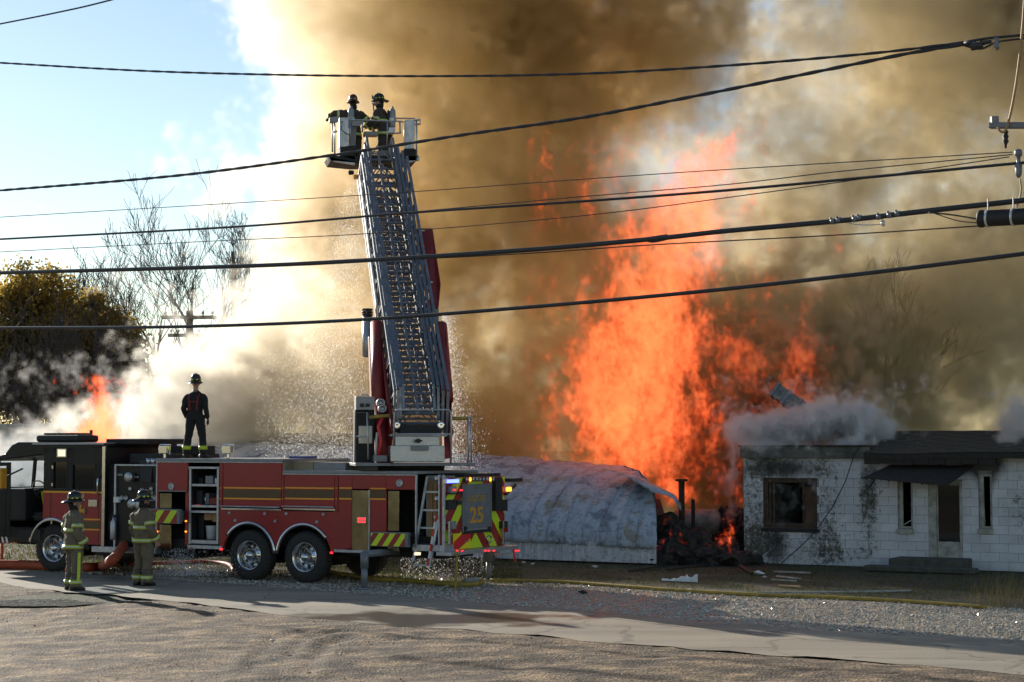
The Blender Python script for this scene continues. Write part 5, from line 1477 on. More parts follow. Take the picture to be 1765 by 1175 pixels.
# red equipment box on the right of the ladder
p = [TT(719, 393, 38.3), TT(746, 393, 38.3), TT(760, 490, 37.4), TT(756, 533, 37.1), TT(741, 531, 37.1), TT(738, 500, 37.3)]
x = MB(); x.prism(p, aH*.45); eb = x.build('equipment_box', MAT['red_dull'], truck, bev=.02)
obox('box_label', TT(728, 397, 38.25), .10, .02, .03, MAT['white'], eb, 0); obox('box_label', TT(741, 486, 37.35), .12, .02, .03, MAT['alu'], eb, 0)
obox('box_bracket', TT(747, 545, 36.6), .20, .2, .30, MAT['steel'])
wl2 = TT(657, 694, 34.0)
for k, (px, py) in enumerate(((656,694),(659,704))):
    x = MB(); c = TT(px, py, 34.0); x.lathe(c, -aH, [(-.1,.08),(.06,.085),(.07,.06),(.02,.05),(.02,.001)], 14); x.build('flood_light', MAT['alu'], truck, True)

# ---- bucket at the tip
YB = 41.6
zf = at(650, 283, YB).z
bk = empty('bucket', parent=truck); bk.location = (0, 0, 0)
def BK(px, py, dy=0.0): return TT(px, py, YB + dy)
def plate(name, pts, off, mat, bev=.01):
    x = MB(); x.prism(pts, off); return x.build(name, MAT[mat], bk, bev=bev)
plate('bucket_floor', [BK(565,268), BK(570,277), BK(612,281), BK(690,278), BK(718,277), BK(722,268)], aH*1.0, 'dark')
plate('bucket_skirt', [BK(586,252), BK(586,268), BK(612,276), BK(616,250)], aH*.9, 'dark')
plate('bucket_skirt', [BK(697,256), BK(695,272), BK(712,278), BK(720,268), BK(716,256)], aH*.9, 'dark')
plate('side_panel', [BK(585,202), BK(601,202), BK(600,252), BK(585,254)], aH*.35, 'alu')
plate('side_panel', [BK(699,206), BK(716,206), BK(714,256), BK(698,256)], aH*.35, 'alu')
plate('side_panel', [BK(601,203,.3), BK(616,205,.3), BK(612,254,.3), BK(600,254,.3)], aH*.2, 'grey')
plate('floor_lip', [BK(563,269), BK(612,278), BK(612,284), BK(566,276)], aH*.1, 'alu'); plate('floor_lip', [BK(700,270), BK(723,268), BK(723,276), BK(700,281)], aH*.1, 'alu')
plate('control_box', [BK(607,209,-.1), BK(622,209,-.1), BK(622,217,-.1), BK(607,217,-.1)], aH*.15, 'grey')
plate('control_box', [BK(670,219,-.1), BK(681,219,-.1), BK(681,229,-.1), BK(670,229,-.1)], aH*.15, 'alu')
plate('monitor_base', [BK(628,226,.3), BK(650,226,.3), BK(652,233,.3), BK(628,233,.3)], aH*.3, 'grey')
plate('light_box', [BK(568,202,-.1), BK(584,200,-.1), BK(584,209,-.1), BK(568,211,-.1)], aH*.15, 'grey')
def brail(pts, r=.02, mat='alu', name='rail'):
    x = MB(); x.tube([BK(*p) for p in pts], r, 8); return x.build(name, MAT[mat], bk, True)
brail([(577,210),(577,265)]); brail([(573,212),(573,262)]); brail([(573,228),(582,226)]); brail([(718,205),(718,272)]); brail([(714,207),(724,206),(724,213),(716,214)], .03)
brail([(585,204,1.4),(640,203,1.4),(716,204,1.4)]); brail([(604,206),(690,209),(696,210)]); brail([(604,206),(603,243)]); brail([(625,207),(625,228)]); brail([(668,208),(667,250)]); brail([(689,209),(690,230)]); brail([(668,230),(690,229)])
brail([(590,208),(588,222),(596,230),(602,232)], .012, 'black_matt', 'hose_loop')
x = MB()
for i in range(6): x.bar(BK(640, 262 + i*3.0, .1), BK(672, 260 + i*3.0, .1), .03, .03)
x.bar(BK(640,255,0), BK(634,290,0), .08, .08); x.bar(BK(672,255,0), BK(680,290,0), .08, .08); x.build('bucket_hinge', MAT['steel'], bk)
x = MB(); x.lathe(BK(609, 297, -.2), RH, [(0,.05),(.1,.06),(.12,.03),(.12,.001)], 12); x.build('bucket_light', MAT['dark'], bk, True)
# ---------------------------------------------------------------- firefighters
MAT['coat'] = pm('tan_turnout_cloth', (.155, .122, .082), (.105, .083, .056), 7, .85, bump=.35, bscale=25)
MAT['coatdark'] = pm('dark_turnout_cloth', (.055, .044, .031), (.036, .029, .021), 7, .85, bump=.35, bscale=25)
MAT['navy'] = pm('dark_navy_cloth', (.010, .010, .012), (.007, .007, .008), 7, .85, bump=.3, bscale=25)
MAT['boot'] = pm('black_rubber_boot', (.012, .011, .010), (.018, .016, .014), 9, .5)
MAT['skin'] = pm('skin', (.42, .24, .16), (.36, .19, .13), 9, .5)
MAT['glove'] = pm('dark_glove', (.018, .015, .012), (.012, .010, .009), 12, .8)
MAT['hood'] = pm('black_hood', (.010, .009, .009), (.007, .007, .007), 12, .9)
MAT['silver'] = pm('silver_reflective_tape', (.62, .63, .60), (.52, .53, .5), 12, .3, .3)
MAT['helmet'] = pm('black_helmet', (.014, .013, .012), (.022, .02, .018), 10, .2)
MAT['bandlime'] = pm('lime_tape', (.50, .62, .03), (.42, .53, .03), 15, .5)
MAT['redstrap'] = pm('red_suspender', (.16, .012, .012), (.12, .01, .01), 12, .7)

def ringpts(c, ax, bx, n=14):
    c = Vector(c); ax = Vector(ax); bx = Vector(bx)
    return [c + ax*math.cos(2*math.pi*i/n) + bx*math.sin(2*math.pi*i/n) for i in range(n)]

class Body:
    def __init__(self): self.mb = MB(); self.zone = []
    def _z(self, z): self.zone += [z] * (len(self.mb.v) - len(self.zone))
    def loft(self, secs, z):
        """secs: (centre, half width along x', half depth along y', yaw of the section)"""
        R = []
        for s in secs:
            c, a, b = s[:3]; yw = s[3] if len(s) > 3 else 0; tilt = s[4] if len(s) > 4 else Vector((0, 0, 0))
            R.append(ringpts(c, Vector((math.cos(yw), math.sin(yw), 0))*a + Vector(tilt)*0, Vector((-math.sin(yw), math.cos(yw), 0))*b, 18))
        self.mb.rings(R); self._z(z)
    def limb(self, pts, rs, z, n=12):
        # resample with bulges so that the cloth is not a plain cone
        P = [Vector(p) for p in pts]; Q = []; RR = []
        for i in range(len(P)-1):
            for k in range(4):
                t = k/4; Q.append(P[i].lerp(P[i+1], t)); RR.append(lerp(rs[i], rs[i+1], t))
        Q.append(P[-1]); RR.append(rs[-1])
        self.mb.tube(Q, RR, n); self._z(z)
    def ball(self, c, r, z, n=14):
        r = r if isinstance(r, tuple) else (r, r, r); c = Vector(c)
        self.mb.rings([[c + Vector((r[0]*math.sin(ph)*math.cos(2*math.pi*i/n), r[1]*math.sin(ph)*math.sin(2*math.pi*i/n), r[2]*math.cos(ph))) for i in range(n)] for ph in [math.pi*(k+.001)/10.002 for k in range(11)]]); self._z(z)
    def hand(self, wrist, d, palm_n, z, curl=.5, s=1.0):
        """palm and five fingers; d along the hand, palm_n out of the palm"""
        d = Vector(d).normalized(); n = Vector(palm_n); n = (n - d*n.dot(d)).normalized(); sd = d.cross(n).normalized()
        w = Vector(wrist)
        R = [ringpts(w + d*h, sd*a, n*b, 10) for h, a, b in ((-.02,.028,.022),(.03,.038,.019),(.075,.044,.017),(.10,.040,.014))]
        self.mb.rings(R); self._z(z)
        for i, (o, L_) in enumerate(((-.033,.068),(-.011,.08),(.011,.075),(.033,.058))):
            b = w + d*.092 + sd*o; dd = d
            p1 = b + (dd*math.cos(curl*.6) + n*math.sin(curl*.6))*L_*.5 + sd*o*.25
            p2 = p1 + (dd*math.cos(curl*1.5) + n*math.sin(curl*1.5))*L_*.35
            p3 = p2 + (dd*math.cos(curl*2.2) + n*math.sin(curl*2.2))*L_*.25
            self.mb.tube([b, p1, p2, p3], [.011, .010, .009, .007], 6); self._z(z)
        t0 = w + d*.03 - sd*.034; t1 = t0 + d*.035 - sd*.022 + n*.012; t2 = t1 + d*.032 - sd*.004 + n*.012
        self.mb.tube([t0, t1, t2], [.013, .012, .009], 6); self._z(z)
    def build(self, parent, zmats, vox=.011, seed=0, wr=.011):
        src = self.mb.mesh('body_src', [MAT['coat']])
        o = bpy.data.objects.new('body_src', src); COL.objects.link(o)
        m = o.modifiers.new('r', 'REMESH'); m.mode = 'VOXEL'; m.voxel_size = vox
        s = o.modifiers.new('s', 'SMOOTH'); s.factor = .5; s.iterations = 4
        dg = bpy.context.evaluated_depsgraph_get(); me = bpy.data.meshes.new_from_object(o.evaluated_get(dg)); bpy.data.objects.remove(o)
        me.name = 'body'
        kd = kdtree.KDTree(len(self.mb.v))
        for i, v in enumerate(self.mb.v): kd.insert(v, i)
        kd.balance()
        names = list(zmats.keys()); me.materials.clear()
        for k in names: me.materials.append(MAT[zmats[k]])
        # cloth folds
        rv = vnoise(20 + seed); zc = []
        for v in me.vertices:
            i = kd.find(v.co)[1]; z = self.zone[i]; zc.append(z)
        N0 = [v.normal.copy() for v in me.vertices]
        for v, z, nn in zip(me.vertices, zc, N0):
            if z in ('skin', 'glove', 'head'): continue
            a = float(rv(np.float64(v.co.x*9 + v.co.z*4), np.float64(v.co.z*11 + v.co.y*5))) - .5
            b = float(rv(np.float64(v.co.x*22 + 3), np.float64(v.co.z*26 + v.co.y*20))) - .5
            v.co += nn * (a * 3.2 * wr + b * 1.2 * wr)
        me.polygons.foreach_set('material_index', [names.index(zc[p.vertices[0]]) if zc[p.vertices[0]] in names else 0 for p in me.polygons])
        me.polygons.foreach_set('use_smooth', [True]*len(me.polygons))
        return mkobj('body', me, parent)

def band(parent, c, axis, a, b, h, xdir=(1,0,0), th=.008, silver=True, name='reflective_band'):
    """reflective tape wrapped round a limb or the trunk"""
    ax = Vector(axis).normalized(); x_ = Vector(xdir); x_ = (x_ - ax*x_.dot(ax)).normalized(); y_ = ax.cross(x_)
    c = Vector(c)
    def wrap(hh, t0, t1):
        R = []
        for k, t in ((-hh, t0), (-hh, t1), (hh, t1), (hh, t0)):
            R.append(ringpts(c + ax*k, x_*(a+t), y_*(b+t), 24))
        R.append(R[0]); x = MB(); x.rings(R, cap=False); return x
    o = wrap(h/2, -.01, th).build(name, MAT['bandlime'], parent, True)
    if silver: wrap(h*.17, 0, th + .003).build('silver_strip', MAT['silver'], o, True)
    return o

def helmet(parent, c, fwd, mat='helmet', tilt=0.0, flap=True):
    """traditional helmet: ribbed dome, wide brim longer at the back, shield, lime patches"""
    h = empty('helmet', c, math.atan2(-fwd[0], fwd[1]), parent); h.rotation_euler = (tilt, 0, math.atan2(-fwd[0], fwd[1]))
    x = MB(); R = []
    for z, r in ((.0,1.0),(.04,1.0),(.09,.94),(.13,.80),(.160,.52),(.174,.2),(.175,.02)): R.append(ringpts((0,-.005,z), (.118*r,0,0), (0,.145*r,0), 24))
    x.rings(R); dome = x.build('dome', MAT[mat], h, True)
    x = MB(); n = 32; R = []
    for k in (0, 1, 2, 3):
        ring = []
        for i in range(n):
            t = 2*math.pi*i/n; sx, sy = math.cos(t), math.sin(t)
            ex = .165 ; ey = .205 if sy > 0 else .265
            f = (0, .12, 1, 1)[k]; zz = (.004, .010, -.012 - .02*abs(sx) - (.03 if sy < -.5 else .0), -.022 - .02*abs(sx) - (.03 if sy < -.5 else .0))[k]
            ring.append(Vector((lerp(.11, ex, f)*sx, lerp(.135, ey, f)*sy - .005, zz)))
        R.append(ring)
    R.append([p + Vector((0,0,-.010)) for p in R[0]]); x.rings(R, cap=False); x.build('brim', MAT[mat], h, True)
    x = MB()
    x.bar((0,-.12,.115), (0,0,.182), .016, .014); x.bar((0,0,.182), (0,.13,.11), .016, .014)
    for t in (.9, 2.2, 4.0, 5.4): x.bar((.112*math.cos(t), .138*math.sin(t), .03), (.02*math.cos(t), .02*math.sin(t), .176), .012, .010)
    x.build('ridge', MAT[mat], dome, True)
    x = MB(); x.prism([(-.05,.150,.03),(.05,.150,.03),(.055,.155,.10),(0,.165,.15),(-.055,.155,.10)], (0,.008,0)); x.build('shield', MAT['boot'], h)
    for t in (.25, 1.05, 2.1, 2.9, 3.55, 4.25, 5.15, 5.9):
        c0, s0 = math.cos(t), math.sin(t); tx = Vector((-s0, c0, 0)); rr = Vector((c0*.1165, s0*.1435 - .005, 0)); up = Vector((-c0*.012, -s0*.012, .045))
        q = MB(); q.prism([rr*1.012 + tx*-.024 + Vector((0,0,.022)), rr*1.012 + tx*.024 + Vector((0,0,.022)), rr*1.0 + tx*.015 + up + Vector((0,0,.024)), rr*1.0 + tx*-.015 + up + Vector((0,0,.024))], (c0*.005, s0*.005, 0)); q.build('lime_patch', MAT['bandlime'], h)
    return h

def face(B, c, fwd, z='skin', s=1.0):
    """head on the neck: skull, jaw, nose, brow, ears"""
    f = Vector((fwd[0], fwd[1], 0)).normalized(); r = Vector((f.y, -f.x, 0)); c = Vector(c)
    def ell(p, a, b, cc, zz):
        n = 16; B.mb.rings([[p + r*(a*math.sin(ph)*math.cos(2*math.pi*i/n)) + f*(b*math.sin(ph)*math.sin(2*math.pi*i/n)) + Vector((0,0,cc*math.cos(ph))) for i in range(n)] for ph in [math.pi*(k+.001)/10.002 for k in range(11)]]); B._z(zz)
    ell(c, .077, .097, .118, z); ell(c + f*.028 + Vector((0,0,-.062)), .052, .062, .058, z)
    ell(c + f*.098 + Vector((0,0,-.018)), .014, .018, .026, z); ell(c + f*.082 + Vector((0,0,-.058)), .024, .012, .010, z)
    ell(c + f*.078 + Vector((0,0,.024)), .05, .018, .012, z)
    for k in (-1, 1): ell(c + r*(k*.079) + Vector((0,0,-.01)), .012, .022, .032, z)

def boot(B, ankle, yaw, z='boot', L_=.30):
    a = Vector(ankle); f = Vector((-math.sin(yaw), math.cos(yaw), 0)); r = Vector((f.y, -f.x, 0))
    R = []
    for t, w, h in ((-.11,.03,.05),(-.10,.047,.085),(-.03,.052,.12),(.05,.054,.10),(.12,.056,.075),(.17,.052,.062),(.195,.03,.045)):
        c = Vector((a.x, a.y, 0)) + f*t; R.append([c + r*(w*math.cos(q)) + Vector((0,0,h/2 + (h/2)*math.sin(q) + .002)) for q in [2*math.pi*i/14 for i in range(14)]])
    B.mb.rings(R); B._z(z)
    B.limb([(a.x, a.y, .06), (a.x, a.y, .16), (a.x, a.y, .30)], [.06, .066, .078], z)

# ---- two firefighters standing on the road edge, in tan turnout gear
def turnout_person(label, loc, yaw, H=1.85, arm_r='hang', head_yaw=0.3, glove='glove', stance=.13, legband=False, hem=.80, coat='coat'):
    p = empty('person', loc, yaw); tag(p, label, 'person', 'firefighters')
    B = Body()
    hipz = .95
    # trousers
    for sgn in (-1, 1):
        x0 = sgn*.105; x1 = sgn*stance
        B.limb([(x0, -.005, .96), (sgn*.115, .015, .72), (x1, .02, .48), (x1, -.005, .22), (x1, -.01, .075)], [.125, .125, .105, .102, .108], 'trousers', 14)
        boot(B, (x1, -.01, 0), sgn*-.18 + .0)
    # coat: flared hem to shoulders
    B.loft([((0,0,hem), .235, .185), ((0,.0,hem+.05), .238, .188), ((0,.0,.95), .222, .172), ((0,.0,1.08), .215, .165), ((0,-.005,1.22), .225, .170), ((0,-.01,1.36), .232, .160), ((0,-.012,1.45), .205, .130), ((0,-.008,1.51), .130, .095), ((0,.0,1.55), .085, .080)], 'coat')
    B.limb([(0,-.005,1.48), (0,.005,1.58), (0,.015,1.66)], [.088, .074, .072], 'hood')
    f = Vector((math.sin(head_yaw), math.cos(head_yaw)))
    face(B, (0, .02, 1.70), f)
    B.mb.rings([ringpts((-.02*f.x*1.5, .02-.02*f.y*1.5, z), (a, 0, 0), (0, b, 0), 16) for z, a, b in ((1.56,.095,.095),(1.62,.090,.10),(1.68,.088,.098),(1.73,.084,.095))]); B._z('hood')
    arms = {}
    for sgn in (-1, 1):
        sh = Vector((sgn*.205, -.015, 1.42))
        el = Vector((sgn*.275, -.045, 1.14)); wr = Vector((sgn*.285, .10, .92))
        B.limb([sh + Vector((-sgn*.05,0,.0)), sh + Vector((sgn*.02,0,-.04)), el, wr], [.108, .106, .094, .080], 'coat', 14)
        d = (wr - el).normalized(); B.hand(wr + d*.02, d + Vector((0,.1,-.2)), Vector((-sgn, .2, 0)), glove, .7)
        arms[sgn] = (sh, el, wr)
    B.build(p, {'coat': coat, 'trousers': coat, 'boot': 'boot', 'hood': 'hood', 'skin': 'skin', 'glove': 'glove'}, seed=int(loc[0]*10) % 17)
    band(p, (0,0,1.17), (0,0,1), .232, .178, .072); band(p, (0,0,hem+.07), (0,0,1), .245, .196, .072)
    for sgn in (-1, 1):
        sh, el, wr = arms[sgn]
        q = sh.lerp(el, .62); band(p, q, el - sh, .107, .107, .068); q = el.lerp(wr, .80); band(p, q, wr - el, .092, .092, .065)
        band(p, (sgn*stance, -.006, .17), (0,0,1), .112, .112, .07)
        if legband:
            x = MB(); x.prism([(sgn*(stance+.112), -.03, .20), (sgn*(stance+.112), .03, .20), (sgn*(stance+.125), .035, .74), (sgn*(stance+.125), -.025, .74)], (sgn*.008, 0, 0)); x.build('leg_stripe', MAT['bandlime'], p)
    x = MB(); x.box(-.16, -.04, .168, .20, .86, 1.0); x.box(.04, .16, .168, .20, .86, 1.0); x.build('coat_pocket', MAT[coat], p, bev=.02)
    helmet(p, (0, .015, 1.755), f, tilt=.02)
    p.scale = (.955,)*3
    return p
def facing(dx, dy): return math.atan2(-dx, dy)
g1 = gnd(126, 1017); turnout_person('firefighter in tan turnout gear, lime stripe down the trouser leg, by the front wheel', (g1.x, g1.y, 0), facing(.80, .60), head_yaw=.35, legband=True, hem=.78)
g2 = gnd(246, 1009); turnout_person('bare-handed firefighter in tan turnout gear standing beside the pump panel', (g2.x, g2.y, 0), facing(.62, .78), head_yaw=.25, glove='skin', hem=.84)

# ---- firefighter on the truck roof, back turned, dark uniform and red suspenders
def roof_person(loc, yaw):
    p = empty('person', loc, yaw); tag(p, 'firefighter in dark clothes with red suspenders standing on top of the truck', 'person', 'firefighters')
    B = Body()
    for sgn in (-1, 1):
        B.limb([(sgn*.095, 0, .96), (sgn*.125, .02, .72), (sgn*.165, .02, .48), (sgn*.19, -.005, .24), (sgn*.195, -.01, .10)], [.118, .108, .088, .088, .086], 'trousers', 14)
        boot(B, (sgn*.195, -.01, 0), -.35 - sgn*.12)
    B.loft([((0,0,.86), .17, .125), ((0,0,.95), .182, .135), ((0,0,1.05), .172, .125), ((0,0,1.2), .195, .135), ((0,-.01,1.33), .218, .138), ((0,-.012,1.42), .20, .112), ((0,-.008,1.485), .12, .085), ((0,0,1.52), .075, .07)], 'shirt')
    B.limb([(0,-.005,1.48), (0,.005,1.57), (0,.015,1.65)], [.070, .060, .060], 'skin')
    f = Vector((-.15, .99)); face(B, (0, .025, 1.69), f)
    arms = {}
    for sgn in (-1, 1):
        sh = Vector((sgn*.195, -.01, 1.39)); el = Vector((sgn*.265, -.05, 1.12)); wr = Vector((sgn*.285, .02, .90)) if sgn > 0 else Vector((sgn*.22, .06, .92))
        B.limb([sh - Vector((sgn*.05,0,0)), sh + Vector((sgn*.02,0,-.04)), el, wr], [.082, .078, .064, .052], 'shirt', 12)
        d = (wr - el).normalized(); B.hand(wr + d*.02, d + Vector((0,0,-.3)), Vector((-sgn, .1, 0)), 'glove', .6)
    B.build(p, {'shirt': 'navy', 'trousers': 'navy', 'boot': 'boot', 'skin': 'skin', 'glove': 'glove'}, seed=3, wr=.005)
    for sgn in (-1, 1): band(p, (sgn*.193, -.008, .235), (0,0,1), .092, .092, .085, silver=False)
    for sgn in (-1, 1):
        x = MB(); pts = [(sgn*.11, -.075, 1.455), (sgn*.105, -.148, 1.36), (sgn*.09, -.158, 1.2), (sgn*.075, -.142, 1.08)]
        for a, b in zip(pts, pts[1:]): x.bar(a, b, .045, .012, up=(0,1,0))
        x.build('suspender', MAT['redstrap'], p)
    x = MB(); x.bar((-.10,-.156,1.27), (.10,-.156,1.27), .03, .012, up=(0,1,0)); x.build('suspender', MAT['redstrap'], p)
    helmet(p, (0, .02, 1.74), f, tilt=.03)
    p.scale = (.92,)*3
s_ = sp(338, -.55); q = T0W + TF*s_ + TL*(-.55)
roof_person((q.x, q.y, zt + .001), facing(.15, .99))

# ---- two firefighters in the bucket, with air bottles
def bottle(parent, c, letters, yaw=0):
    """air bottle carried low on the back (back is -y)"""
    b = empty('air_bottle', c, yaw, parent)
    x = MB(); x.lathe((0,-.09,0), (0,0,1), [(0,.03),(.03,.075),(.06,.082),(.44,.082),(.50,.05),(.52,.03),(.56,.03)], 18); x.build('cylinder', MAT['grey'], b, True)
    x = MB(); x.box(-.10,.10,-.02,.02,.02,.46); x.build('back_plate', MAT['black_matt'], b, bev=.02)
    x = MB(); x.lathe((0,-.09,0), (0,0,1), [(.14,.085),(.26,.085)], 18); x.build('label_band', MAT['white'], b, True)
    text3d(letters, .11, MAT['black'], b, Matrix.Translation((0,-.178,.20)) @ Matrix(((1,0,0,0),(0,0,-1,0),(0,1,0,0),(0,0,0,1))))
    return b
def bucket_person(label, loc, yaw, arms, lean, letters, hmat, head_f, mask):
    p = empty('person', loc, yaw); tag(p, label, 'person', 'firefighters')
    B = Body(); L_ = Vector((0, lean, 0))
    for sgn in (-1, 1):
        B.limb([(sgn*.105,0,.96), (sgn*.12,.02,.72), (sgn*.13,.02,.48), (sgn*.13,-.005,.22), (sgn*.13,-.01,.075)], [.125,.120,.105,.102,.105], 'trousers', 14); boot(B, (sgn*.13,-.01,0), -sgn*.15)
    B.loft([((0,0,.80), .225, .180), ((0,0,.86), .228, .182), (L_*.15+Vector((0,0,.97)), .215, .168), (L_*.4+Vector((0,0,1.10)), .212, .163), (L_*.7+Vector((0,0,1.23)), .225, .168), (L_*1.0+Vector((0,0,1.36)), .235, .155), (L_*1.1+Vector((0,0,1.45)), .20, .125), (L_*1.2+Vector((0,0,1.51)), .125, .09)], 'coat')
    T_ = L_*1.2; hd = L_*1.55
    B.limb([T_ + Vector((0,0,1.46)), hd + Vector((0,.01,1.58)), hd + Vector((0,.015,1.66))], [.086, .076, .074], 'hood')
    face(B, hd + Vector((0,.02,1.69)), head_f)
    B.mb.rings([ringpts(hd + Vector((-.03*head_f.x, .02-.03*head_f.y, z)), (a,0,0), (0,b,0), 16) for z, a, b in ((1.55,.092,.095),(1.62,.088,.098),(1.68,.086,.095),(1.72,.082,.092))]); B._z('hood')
    for sgn, (el, wr) in arms.items():
        sh = Vector((sgn*.21, 0, 1.41)) + L_*1.05; el = Vector(el); wr = Vector(wr)
        B.limb([sh - Vector((sgn*.05,0,0)), sh + (el-sh)*.12, el, wr], [.10, .095, .078, .068], 'coat', 14)
        d = (wr - el).normalized(); B.hand(wr + d*.02, d, Vector((0,.2,-1)), 'glove', .8)
    B.build(p, {'coat':'coatdark','trousers':'coatdark','boot':'boot','hood':'hood','skin':'skin','glove':'glove'}, seed=7)
    band(p, L_*.58 + Vector((0,0,1.18)), (0,0,1), .232, .178, .07); band(p, (0,0,.86), (0,0,1), .238, .192, .07)
    for sgn, (el, wr) in arms.items():
        sh = Vector((sgn*.21,0,1.41)) + L_*1.05; el = Vector(el); wr = Vector(wr)
        band(p, sh.lerp(el, .6), el - sh, .094, .094, .068, xdir=(.3,.8,.5)); band(p, el.lerp(wr, .8), wr - el, .082, .082, .065, xdir=(.3,.8,.5))
        band(p, (sgn*.13,-.006,.17), (0,0,1), .108, .108, .07)
    bottle(p, L_*.7 + Vector((0,-.185 ,1.0)), letters)
    for sgn in (-1, 1):
        x = MB(); pts = [Vector((sgn*.11,-.15,1.36))+L_, Vector((sgn*.12,-.02,1.485))+L_*1.1, Vector((sgn*.12,.13,1.40))+L_*1.05, Vector((sgn*.13,.175,1.15))+L_*.6]
        for a, b in zip(pts, pts[1:]): x.bar(a, b, .05, .014, up=(0,1,.3))
        x.build('harness_strap', MAT['black_matt'], p)
    if mask:
        f = Vector((head_f.x, head_f.y, 0)).normalized(); c = hd + Vector((0,.02,1.67)) + f*.085
        x = MB(); x.lathe(c, f, [(-.03,.075),(.02,.068),(.04,.045),(.06,.03),(.075,.03),(.076,.001)], 16); x.build('face_mask', MAT['alu'], p, True)
        x = MB(); x.tube([c + f*.06 + Vector((0,0,-.03)), c + f*.04 + Vector((0,0,-.2)), hd + Vector((0,.1,1.3))], .018, 8); x.build('air_hose', MAT['black_matt'], p, True)
    helmet(p, hd + Vector((0,.015,1.75)), head_f, hmat, tilt=-.06)
    p.scale = (.965,)*3
    return p
def bpos(px, dy): 
    q = at(px, 285, YB + dy); return (q.x, q.y, zf + .02)
bucket_person('firefighter in the bucket with dark red helmet, back turned and left arm stretched out', bpos(607, .75), facing(.05, 1), {-1: ((-.46,.02,1.42), (-.62,.22,1.36)), 1: ((.40,.10,1.20), (.46,.33,1.08))}, .05, 'PD', 'redhelmet' if 'redhelmet' in MAT else (MAT.setdefault('redhelmet', pm('dark_red_helmet', (.07,.012,.012), (.05,.01,.01), 10, .4)) and 'redhelmet'), Vector((-.1, 1)), False)
bucket_person('masked firefighter in the bucket in profile with air bottle on the back', bpos(663, .65), facing(-.95, .30), {-1: ((-.27,.18,1.12), (-.16,.44,1.08)), 1: ((.26,.22,1.13), (.20,.48,1.10))}, .10, 'TD', 'helmet', Vector((-.05, 1)), True)
# ---------------------------------------------------------------- overhead lines and their hardware
MAT['cable'] = pm('black_cable', (.020, .021, .024), (.030, .031, .035), 8, .5)
MAT['thinwire'] = pm('weathered_wire', (.055, .052, .048), (.04, .038, .036), 8, .5)
PX0, PY0 = 7.26, 24.0; WD = Vector((-.8, .6))
def wy(px, off=0.0):
    """how far off the line's vertical plane is at this pixel column"""
    k = (px - 882.5) / FPX / math.cos(PITCH); x0, y0 = PX0 + off*.6, PY0 + off*.8
    t = (k*y0 - x0) / (WD.x - k*WD.y); return y0 + WD.y*t
def wp(px, py, off=0.0): return at(px, py, wy(px, off))
def smoothpts(P, n=7):
    out = []
    for i in range(len(P)-1):
        p0 = P[max(i-1,0)]; p1 = P[i]; p2 = P[i+1]; p3 = P[min(i+2,len(P)-1)]
        for k in range(n):
            t = k/n; out.append(.5*((2*p1) + (p2-p0)*t + (2*p0-5*p1+4*p2-p3)*t*t + (3*p1-p0-3*p2+p3)*t**3))
    return out + [P[-1]]
def cable(label, pts, wpx, off=0.0, mat='cable', twist=False, grp='overhead lines'):
    L_ = [((lambda a, b: (a[0] - (b[0]-a[0])*.35, a[1] - (b[1]-a[1])*.35))(pts[0], pts[1]))] + list(pts)
    a, b = pts[-2], pts[-1]
    L_.append((1800, b[1] + (b[1]-a[1])/(b[0]-a[0])*(1800-b[0]))) if b[0] >= 1760 else None
    P = smoothpts([wp(px, py, off) for px, py in L_], 8)
    r = wpx / FPX * 30 / 2
    o = MB()
    if twist:
        Q = [P[0]]; 
        for a, b in zip(P, P[1:]):
            n = max(1, int((b-a).length / .06)); Q += [a.lerp(b, (k+1)/n) for k in range(n)]
        for ph in (0, math.pi):
            s = 0; T = []
            for i, p in enumerate(Q):
                s += (p - Q[i-1]).length if i else 0
                a = s*2*math.pi/.9 + ph; T.append(p + Vector((.25*math.cos(a), .35*math.cos(a), math.sin(a)))*r*.30)
            o.tube(T, r*.66, 5)
    else: o.tube(P, r, 8)
    ob = o.build('overhead_cable', MAT[mat], None, True); tag(ob, label, 'cable', grp); return ob
cable('short dark cable crossing only the upper left corner of the sky', [(0,41),(100,21),(190,0),(420,-62)], 3.6)
cable('topmost twisted cable crossing above the heads of the bucket crew', [(0,108),(250,122),(500,129),(750,131),(1000,127),(1250,113),(1500,92),(1660,73)], 5.0, twist=True)
cable('twisted cable crossing in front of the bucket floor', [(0,328),(300,303),(560,269),(800,232),(1000,203),(1200,165),(1400,125),(1560,93),(1662,76)], 6.5, twist=True)
cable('thin wire crossing the ladder just below the bucket', [(0,374),(400,350),(700,331),(1000,309),(1250,292),(1745,262)], 1.6, .9, 'thinwire')
cable('medium black line crossing the upper third of the ladder', [(0,412),(400,391),(700,367),(1000,347),(1250,328),(1500,305),(1765,280)], 4.4)
cable('thin wire running close under the medium black line', [(0,434),(350,416),(640,402),(1000,372),(1300,334),(1500,306),(1740,270)], 1.7, 1.2, 'thinwire')
cable('thin wire in the smoke at right, above the medium black line', [(700,366),(1000,339),(1250,318),(1440,296),(1745,266)], 1.7, 1.0, 'thinwire')
cable('thick lashed cable bundle crossing the middle of the ladder', [(0,470),(400,459),(620,449),(900,431),(1120,412),(1250,398),(1450,380),(1600,363),(1765,345)], 8.2)
cable('thin wire hanging along the underside of the thick bundle', [(600,452),(900,437),(1120,422),(1440,405),(1690,389)], 2.0, .1, 'thinwire')
cable('lowest heavy cable crossing the lift cylinders and left treetops', [(0,565),(300,563),(600,552),(900,530),(1200,503),(1500,470),(1765,437)], 6.6, .2)
